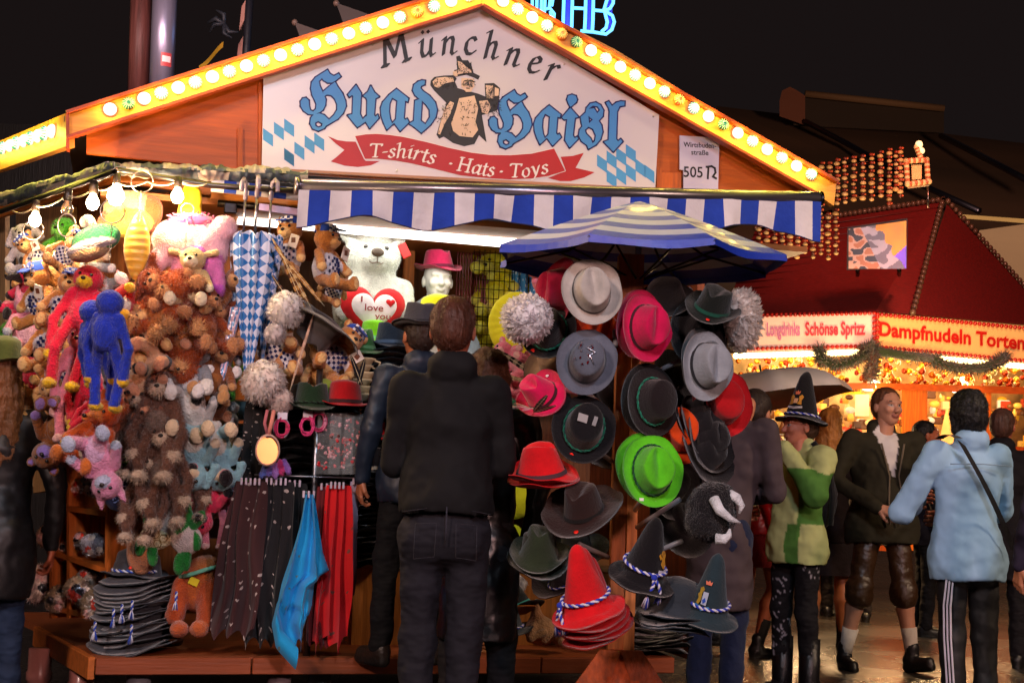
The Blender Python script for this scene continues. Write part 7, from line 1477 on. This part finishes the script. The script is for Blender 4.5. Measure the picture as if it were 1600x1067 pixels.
for x,fn in ((1368,RRt),(1425,RRt),(1445,RRt),(1180,RL),(1545,RRt)):
    mb=MB(); w_=16 if x==1425 else 4; mb.poly([(x-w_,606),(x+w_,606),(x+w_,860),(x-w_,860)],rl(fn,.02),.06,hx('#b85c18')); mb.obj('post',woodm,food)
FL=glow((1,.72,.3),7.0)
mb=MB(); 
for fn,x0,x1,y,s1,n in ((RL,1150,1364,556,-.03,34),(RRt,1374,1640,552,.09,44)):
    for k in range(n): x=x0+(x1-x0)*k/(n-1); mb.ball(fn(x,y+(x-x0)*s1,.02)-FB,.030,(1,.8,.4),8,6)
mb.obj('bulb_row',FL,food)
rr=random.Random(9); mb=MB()
for k in range(300):
    left=rr.random()<.4; fn=RL if left else RRt; x=rr.uniform(1150,1366) if left else rr.uniform(1370,1640); y=rr.uniform(560,604)+(0 if left else (x-1370)*.05); mb.ball(fn(x,y,.12)-FB,rr.uniform(.015,.04),hx(rr.choice(['#e8a020','#f0c040','#c86010','#e8d890','#a03008'])),6,5)
mb.obj('gold_ornaments',mat('gold_ornament',rough=.25,metal=.6,var=.2),food)['kind']='stuff'
rr=random.Random(10)
mb=MB()
for k in range(280):
    left=rr.random()<.45; fn=RL if left else RRt; x=rr.uniform(1160,1360) if left else rr.uniform(1375,1640); y=rr.uniform(614,700); s=rr.uniform(.03,.11); p=fn(x,y,rr.uniform(.6,1.2))-FB; s*=.6; cc_=hx(rr.choice(['#e8b048','#f0d890','#8a4a18','#4a2c18','#c84020','#e8e0c8','#f0a828','#7c4a20','#5c3418'])); (mb.box(p,(s,.03,s*rr.uniform(.6,1.4)),cc_,bev=.008) if k%3==0 else mb.lathe([(0,-s),(s*.6,-s),(s*.7,0),(s*.4,s*.7),(s*.25,s*1.2),(0,s*1.2)],cc_,10,M=Matrix.Translation(p)) if k%3==1 else mb.ball(p,(s*.9,s*.5,s*.6),cc_,10,7))
mb.obj('shelf_goods',mat('lit_goods',rough=.4,var=.2,emit=.22),food)['kind']='stuff'  # goods glow by themselves, standing in for lamplight on them
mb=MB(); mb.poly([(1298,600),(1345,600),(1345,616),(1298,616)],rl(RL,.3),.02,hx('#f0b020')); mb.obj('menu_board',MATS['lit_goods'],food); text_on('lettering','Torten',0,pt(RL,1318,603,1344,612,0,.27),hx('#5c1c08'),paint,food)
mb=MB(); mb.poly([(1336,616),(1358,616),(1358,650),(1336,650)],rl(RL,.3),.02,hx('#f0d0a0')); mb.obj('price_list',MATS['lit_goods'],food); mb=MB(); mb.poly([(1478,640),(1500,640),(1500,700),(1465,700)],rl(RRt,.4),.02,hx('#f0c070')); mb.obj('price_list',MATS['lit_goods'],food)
for k,(x,y,fn) in enumerate(((1362,602,RL),(1505,604,RRt))):
    p=fn(x,y,.25); t=thing('pendant_lamp',['glowing white glass lamp hanging near the stall corner','glowing white glass lamp above the black haired man'][k],'lamp',p,0,'pendant lamps of the food stall')
    mb=MB(); mb.lathe([(.02,.12),(.03,.06),(.09,.02),(.115,-.03),(.07,-.05),(0,-.055)] if k==0 else [(.02,.14),(.03,.06),(.07,.0),(.115,-.05),(.10,-.06),(0,-.05)],(1,.9,.75),20); mb.obj('glass_shade',glow((1,.85,.6),4),t); mb=MB(); mb.tube([(0,0,.12),(0,0,.3)],.006,hx('#5c3c18'),6); mb.obj('rod',metal,t); lamp('pendant_light','POINT',p+Vector((0,-.25,-.1)),9,(1,.62,.25),.1)
for (x,y,fn,p_) in ((1250,570,RL,20),(1440,566,RRt,20),(1560,580,RRt,20)): lamp('bulb_row_light','POINT',fn(x,y,.5),p_,(1,.68,.34),.25)
lamp('bulb_row_light','POINT',RRt(1450,690,-1.4),170,(1,.62,.28),.2); lamp('bulb_row_light','POINT',RL(1260,690,-1.4),90,(1,.6,.28),.2)  # both added low before the counter to throw warm light on the street
# garlands
def garland(label,fn,pts,b=-.08,col='#1c2c14',r_=.10,n=1800,sd=1):
    P3=[fn(x,y,b) for x,y in pts]; o0=P3[0].copy(); t=thing('garland',label,'garland',o0,0,'evergreen garlands of the food stall'); mb=MB(); rr=random.Random(sd); mb.tube([p-o0 for p in P3],r_*.45,hx(col),7)
    for k in range(n):
        u=rr.random()*(len(P3)-1); i=int(u); p=P3[i].lerp(P3[i+1],u-i)-o0; d=Vector((rr.gauss(0,1),rr.gauss(0,1),rr.gauss(0,1))).normalized(); q=d.orthogonal()*.007; e=p+d*r_*rr.uniform(.7,1.3); c=hx(rr.choice([col,'#2c4018','#14200e','#5c2814'])); mb.add([p-q,p+q,e],[(0,1,2)],c)
    mb.obj('needles',plush,t)
garland('drooping evergreen garland left of the stall corner',RL,[(1280,545),(1283,562),(1305,570),(1330,566),(1350,554),(1366,540)],sd=1)
garland('evergreen garland drooping along the right face under Torten',RRt,[(1455,560),(1475,570),(1505,576),(1535,575),(1560,566),(1572,556)],sd=2)
garland('short garland knot hanging at the stall corner',RL,[(1350,548),(1358,545),(1366,552),(1362,575),(1360,590)],col='#4a2414',sd=3)
garland('evergreen garland along the top of the right face',RRt,[(1372,549),(1420,556),(1455,560)],sd=4,n=300)
# picture panel on the roof
pc0=at(1372,385,13.2); pn=PL((pc0.x,pc0.y),R(-14)); pt_=thing('video_screen','colourful lit picture panel mounted on the red roof','screen',pc0); 
mb=MB(); mb.poly([(1324,356),(1418,341),(1417,419),(1323,422)],lambda x,y,th:pn(x,y,th+.01)-pc0,.05,hx('#2a1c1c')); mb.obj('frame',paint,pt_)
mb=MB(); rr=random.Random(2)
def pan(u,v):
    x,yy=u,v; n_=noise.noise(Vector((u*6,v*6,2)))
    if u+.55*(1-v)+n_*.1>.98 :
        return hx('#7a4cf0') if (u>.78 and v>.55+(.95-u)) else hx('#f09018')
    if u+.35*(1-v)>.55: return hx('#a898b0') if n_>0 else hx('#6a5c70')
    return hx('#a86040') if n_>.12 else (hx('#c09080') if n_>-.12 else hx('#2c2028'))
mb.grid(lambda u,v:pn(1326+90*u,358+62*v-(13*u*(1-v)),-.0)-pc0,70,50,pan,smooth=False); mb.obj('display',mat('screen_glow',rough=.3,var=.1,emit=.14),pt_)
mb=MB(); 
for x in (1340,1405): mb.tube([pn(x,420,.05)-pc0,pn(x,430,.5)-pc0],.02,hx('#1c1414'),6)
mb.obj('bracket',metal,pt_)
# big brewery tent behind
tn=thing('beer_tent','long dark brown beer tent with roof lantern beyond the red roofed stall','tent',at(1400,700,34)*1.0); tn.location.z=0; T0_=tn.location.copy()
tb=lambda px,py,Y: at(px,py,Y)-T0_
TC=hx('#5c3c2c')
mb=MB(); mb.add([tb(1120,166,40),tb(1700,236,40),tb(1720,420,30),tb(1120,400,30)],[(0,3,2,1)],TC); mb.add([tb(1120,400,30),tb(1720,420,30),tb(1720,800,30),tb(1120,800,30)],[(0,3,2,1)],hx('#3a2a20')); mb.add([tb(1120,166,40),tb(1700,236,40),tb(1700,236,55)-Vector((0,0,8)),tb(1120,166,55)-Vector((0,0,8))],[(0,1,2,3)],TC); mb.obj('roof',mat('tent_canvas',rough=.85,bump=.3,bscale=.5,var=.35,vscale=.22,stretch=(.4,1,2.5)),tn)
mb=MB(); mb.add([tb(1240,150,38),tb(1475,170,38),tb(1475,208,38),tb(1240,196,38)]+[tb(1240,150,40),tb(1475,170,40),tb(1475,208,40),tb(1240,196,40)],[(0,3,2,1),(0,1,5,4),(1,2,6,5),(3,0,4,7)],hx('#2c1a12')); mb.tube([tb(1258,147,37.6),tb(1475,170,37.6)],.10,hx('#6c4c34'),6); mb.obj('roof_lantern',MATS['tent_canvas'],tn)
mb=MB(); mb.add([tb(1218,158,37.5),tb(1222,142,37.5),tb(1234,136,37.5),tb(1246,142,37.5),tb(1258,150,37.5),tb(1258,196,37.5),tb(1218,182,37.5)],[(6,5,4,3,2,1,0)],hx('#6a3828')); mb.obj('gable_end',MATS['tent_canvas'],tn)
mb=MB(); mb.tube([tb(1258,190,37.4),tb(1330,228,36.2),tb(1420,280,33),tb(1530,330,31)],.08,hx('#6a6478'),6); mb.tube([tb(1470,212,37.5),tb(1560,258,34),tb(1620,290,32.5)],.08,hx('#6a6478'),6); mb.obj('guy_rope',metal,tn)
mb=MB(); mb.add([tb(1530,360,28),tb(1640,345,28),tb(1640,500,28),tb(1530,470,28)],[(0,3,2,1)],hx('#8a7460')); mb.add([tb(1500,335,27.9),tb(1640,345,27.9),tb(1640,352,27.9),tb(1500,341,27.9)],[(0,3,2,1)],hx('#a89060')); mb.obj('side_canvas',MATS['tent_canvas'],tn)
# illuminated bead sign: columns of little bulbs
bs0=at(1330,300,12.6); bs=thing('bulb_sign','brown and cream bead bulb sign columns above the red roof, with a mug shaped frame','illuminated sign',bs0)
beadm=mat('bead_bulbs',rough=.35,var=.25,emit=.10); rr=random.Random(6)
cols=[(1186+i*12,352-(i%3)*4-i*2,392+(i%2)*8+ (i//4)*2) for i in range(11)]+[(1284,255,320),(1296,255,314),(1308,250,318),(1320,248,316),(1334,246,312),(1348,244,310),(1362,242,312),(1376,238,306),(1389,234,318),(1400,238,296),(1407,232,306)]
for (x,y0,y1) in cols:
    mb=MB(); n=int((y1-y0)/6)
    for k in range(n+1):
        y=y0+(y1-y0)*k/max(1,n)
        r_=rr.uniform(.018,.027)*(1 if k%2 else .8); p=at(x+rr.uniform(-.8,.8),y,12.6)-bs0; mb.ball(p,(r_*1.15,r_,r_*.75),hx(rr.choice(['#c89c60','#b88c50'])) if k%2 else hx(rr.choice(['#8a2c14','#5c1810'])),8,6)
        if k%2==0: mb.ball(p+Vector((.018,-.012,0)),.010,hx('#c05028'),6,5)
    mb.tube([at(x,y0-3,12.64)-bs0,at(x,y1+3,12.64)-bs0],.012,hx('#3a1c10'),5); mb.obj('bead_column',beadm,bs)
mb=MB()
for (x0,y0,x1,y1) in ((1416,252,1448,250),(1416,252,1418,286),(1448,250,1450,282),(1418,288,1452,284),(1432,230,1440,250)):
    for k in range(9): mb.ball(at(x0+(x1-x0)*k/8,y0+(y1-y0)*k/8,12.6)-bs0,.026,hx('#b85c30') if k%2 else hx('#e8c080'),7,5)
mb.poly([(1424,258),(1440,257),(1440,280),(1425,281)],lambda x,y,th:at(x,y,12.62+th)-bs0,.03,hx('#d8a860')); mb.poly([(1418,290),(1452,285),(1452,291),(1418,295)],lambda x,y,th:at(x,y,12.62+th)-bs0,.03,hx('#d0a468')); mb.obj('mug_frame',beadm,bs)
mb=MB(); mb.ball(at(1436,226,12.6)-bs0,.035,hx('#f0e0a0'),8,6); mb.ball(at(1440,236,12.6)-bs0,.03,hx('#f0e0a0'),8,6); mb.obj('mast_lamp',glow((1,.8,.4),.8),bs)
mb=MB(); mb.tube([at(1450,292,12.6)-bs0,at(1450,325,12.6)-bs0],.012,hx('#6a5c58'),6)
for q in ((1292,262,1412,246),(1292,312,1405,300),(1182,360,1300,330)): mb.tube([at(q[0],q[1],12.66)-bs0,at(q[2],q[3],12.66)-bs0],.014,hx('#2c1c14'),6)
mb.obj('support_frame',metal,bs)
# neon letters behind the ridge
ne0=at(900,30,9.0); ne=thing('neon_sign','blue neon letters RHB glowing behind the gable ridge','neon sign',ne0); 
NB=glow((.16,.62,1),.95)
nz_=lambda p:at(820+p[0]/10,p[1]/10,9.0)-ne0
mb=MB(); 
for s_ in ([(620,-260),(600,300),(600,450),(780,480)],[(750,-260),(735,300),(730,470)],[(760,130),(940,140)],[(960,-260),(945,300),(935,480)],[(1075,-260),(1065,300),(1055,490)],[(870,490),(1060,505),(1270,540),(1360,470),(1400,350),(1370,250),(1260,180),(1080,165)],[(1080,-240),(1280,-230),(1390,-100),(1380,60),(1330,140),(1250,170)],[(1290,-180),(1285,0),(1240,150),(1290,350),(1270,440),(1200,500)]): mb.tube([nz_(p) for p in s_],.011,(.3,.8,1),8)
mb.obj('neon_tube',NB,ne)
mb=MB()
for s_ in ([(120,-260),(115,180)],[(195,-260),(185,180)],[(265,-260),(255,260)],[(330,-260),(300,300)],[(330,145),(400,140),(460,220),(450,340)],[(430,-260),(380,130),(320,150)],[(470,-200),(420,100)],[(400,180),(420,330)]): mb.tube([nz_(p) for p in s_],.010,(.3,.8,1),8)
mb.obj('neon_tube',NB,ne)
mb=MB(); 
for x0,x1 in ((620,745),(955,1070),(1290,1380)): mb.poly([(x0,-280),(x1,-280),(x1-10,480),(x0-12,480)],lambda x,y,th:nz_((x,y))+Vector((0,.03+th,0)),.01,hx('#1414b0'))
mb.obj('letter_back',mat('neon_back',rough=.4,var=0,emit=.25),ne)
mb=MB(); mb.tube([nz_((700,400))+Vector((0,.06,0)),nz_((700,700))+Vector((0,.06,-.2))],.02,hx('#1a1414'),6); mb.obj('bracket',metal,ne)
lamp('neon_glow','POINT',at(900,20,8.7),8,(.15,.5,1),.2)
# poles and ornaments behind the roof, left
p0=at(255,120,7.6); mp_=thing('metal_flue','shiny metal flue pipe with red sticker rising behind the left roof slope','pipe',(p0.x,p0.y,p0.z))
mb=MB(); a=at(251,160,7.6)-p0; b_=at(260,-60,7.6)-p0; mb.tube([a,b_],.066,hx('#8c8ca4'),24); mb.obj('pipe',mat('galvanised',rough=.38,metal=.7,bump=.15,bscale=30,var=.15,stretch=(1,1,.2)),mp_)
mb=MB()
d=(b_-a).normalized(); c=a+d*.22; q=Matrix.Rotation(.05,3,'Y')
for r_,c_,z0,z1,a0,a1 in ((.0675,'#a83c40',-.035,.04,-1.45,-.55),(.0685,'#e0c8c8',-.012,.022,-1.35,-.65)): mb.grid(lambda u,v:c+d*(z0+(z1-z0)*v)+Vector((math.cos(a0+(a1-a0)*u)*r_,math.sin(a0+(a1-a0)*u)*r_,0)),8,2,hx(c_))
mb.obj('sticker',paint,mp_)
mb=MB(); a=at(215,170,8.0);b_=at(222,-60,8.0); mb.tube([Vector((0,0,0)),b_-a],.062,hx('#5c3430'),8); o=mb.obj('timber_pole',woodm); o.location=a; tag(o,'dark reddish timber pole beside the metal flue','pole')
mw=lamp('roof_spill','POINT',at(300,60,7.0)+Vector((-.3,-.4,.3)),55,(1,.6,.55),.15)  # added lamp to brighten the flue and pole, no real source here
o=at(380,60,8.6); mb=MB()
for k in range(5):
    z0=.46-k*.24; x=.0+k*-.008; mb.add([(x-.02,0,z0-.17),(x+.03,0,z0-.06),(x+.04,0,z0+.08),(x-.012,0,z0-.02),(x-.02,.02,z0-.17),(x+.03,.02,z0-.06),(x+.04,.02,z0+.08),(x-.012,.02,z0-.02)],[(0,1,2,3),(7,6,5,4),(0,3,7,4),(1,5,6,2)],hx('#b07868'))
mb.tube([(0.01,.01,-.9),(.03,.01,.7)],.026,hx('#1c1c24'),8); q=mb.obj('striped_maypole',paint); q.location=o; tag(q,'dark and pink spiral striped pole rising behind the left roof slope','pole')
for k,(x,y,c,lab) in enumerate(((350,38,'#30343c','dark carved ornament left of the spiral pole'),(480,45,'#3c2c20','dim carved ornament above the fascia bulbs'),(540,18,'#3c2a22','pale pointed carved board end near the ridge'),(475,48,'#402c24','small pointed board end over the left slope'),(415,68,'#6c5848','carved scroll behind the left fascia'))):
    if k in (1,4): continue
    t=thing('roof_ornament',lab,'ornament',at(x,y,8.4),0,'carved ornaments on the roof behind'); mb=MB(); rr=random.Random(k)
    if k in (2,3): mb.add([(-.06,0,.05),(.16,0,-.02),(.16,0,-.16),(0,0,-.1),(-.06,.03,.05),(.16,.03,-.02),(.16,.03,-.16),(0,.03,-.1)],[(0,3,2,1),(4,5,6,7),(0,1,5,4),(3,0,4,7)],hx(c)); mb.ball((-.06,.01,.05),.02,hx('#7c6458'),8,6)
    else:
        for j in range(6): a=rr.uniform(0,6.28); mb.tube([(0,0,0),(math.cos(a)*.06,0,math.sin(a)*.06),(math.cos(a+.5)*.10,0,math.sin(a+.5)*.10)],[.012,.016,.004],hx(c),6)
    mb.obj('carving',paint,t)
t=thing('yellow_banner','yellow curled ribbon end behind the left roof slope','ribbon',at(330,90,8.4)); mb=MB(); mb.grid(lambda u,v:Vector((-.07+.14*u,.01*math.sin(u*5),-.05+.11*u-.02*math.cos(u*3)+(.035*(v-.5)))),14,3,hx('#a87814')); mb.obj('ribbon',mat('dull_cloth',rough=.8,emit=.25),t)  # ribbon given its own glow in place of light falling on it
# rear building mass behind the stall roof so its back is not open
mb=MB(); mb.box((0,0,2.1),(3.4,.06,1.9),hx('#171210')); o=mb.obj('timber_hoarding',woodm); o.location=(-1.9,12.0,0); tag(o,'dark timber hoarding behind the hat stall','fence')
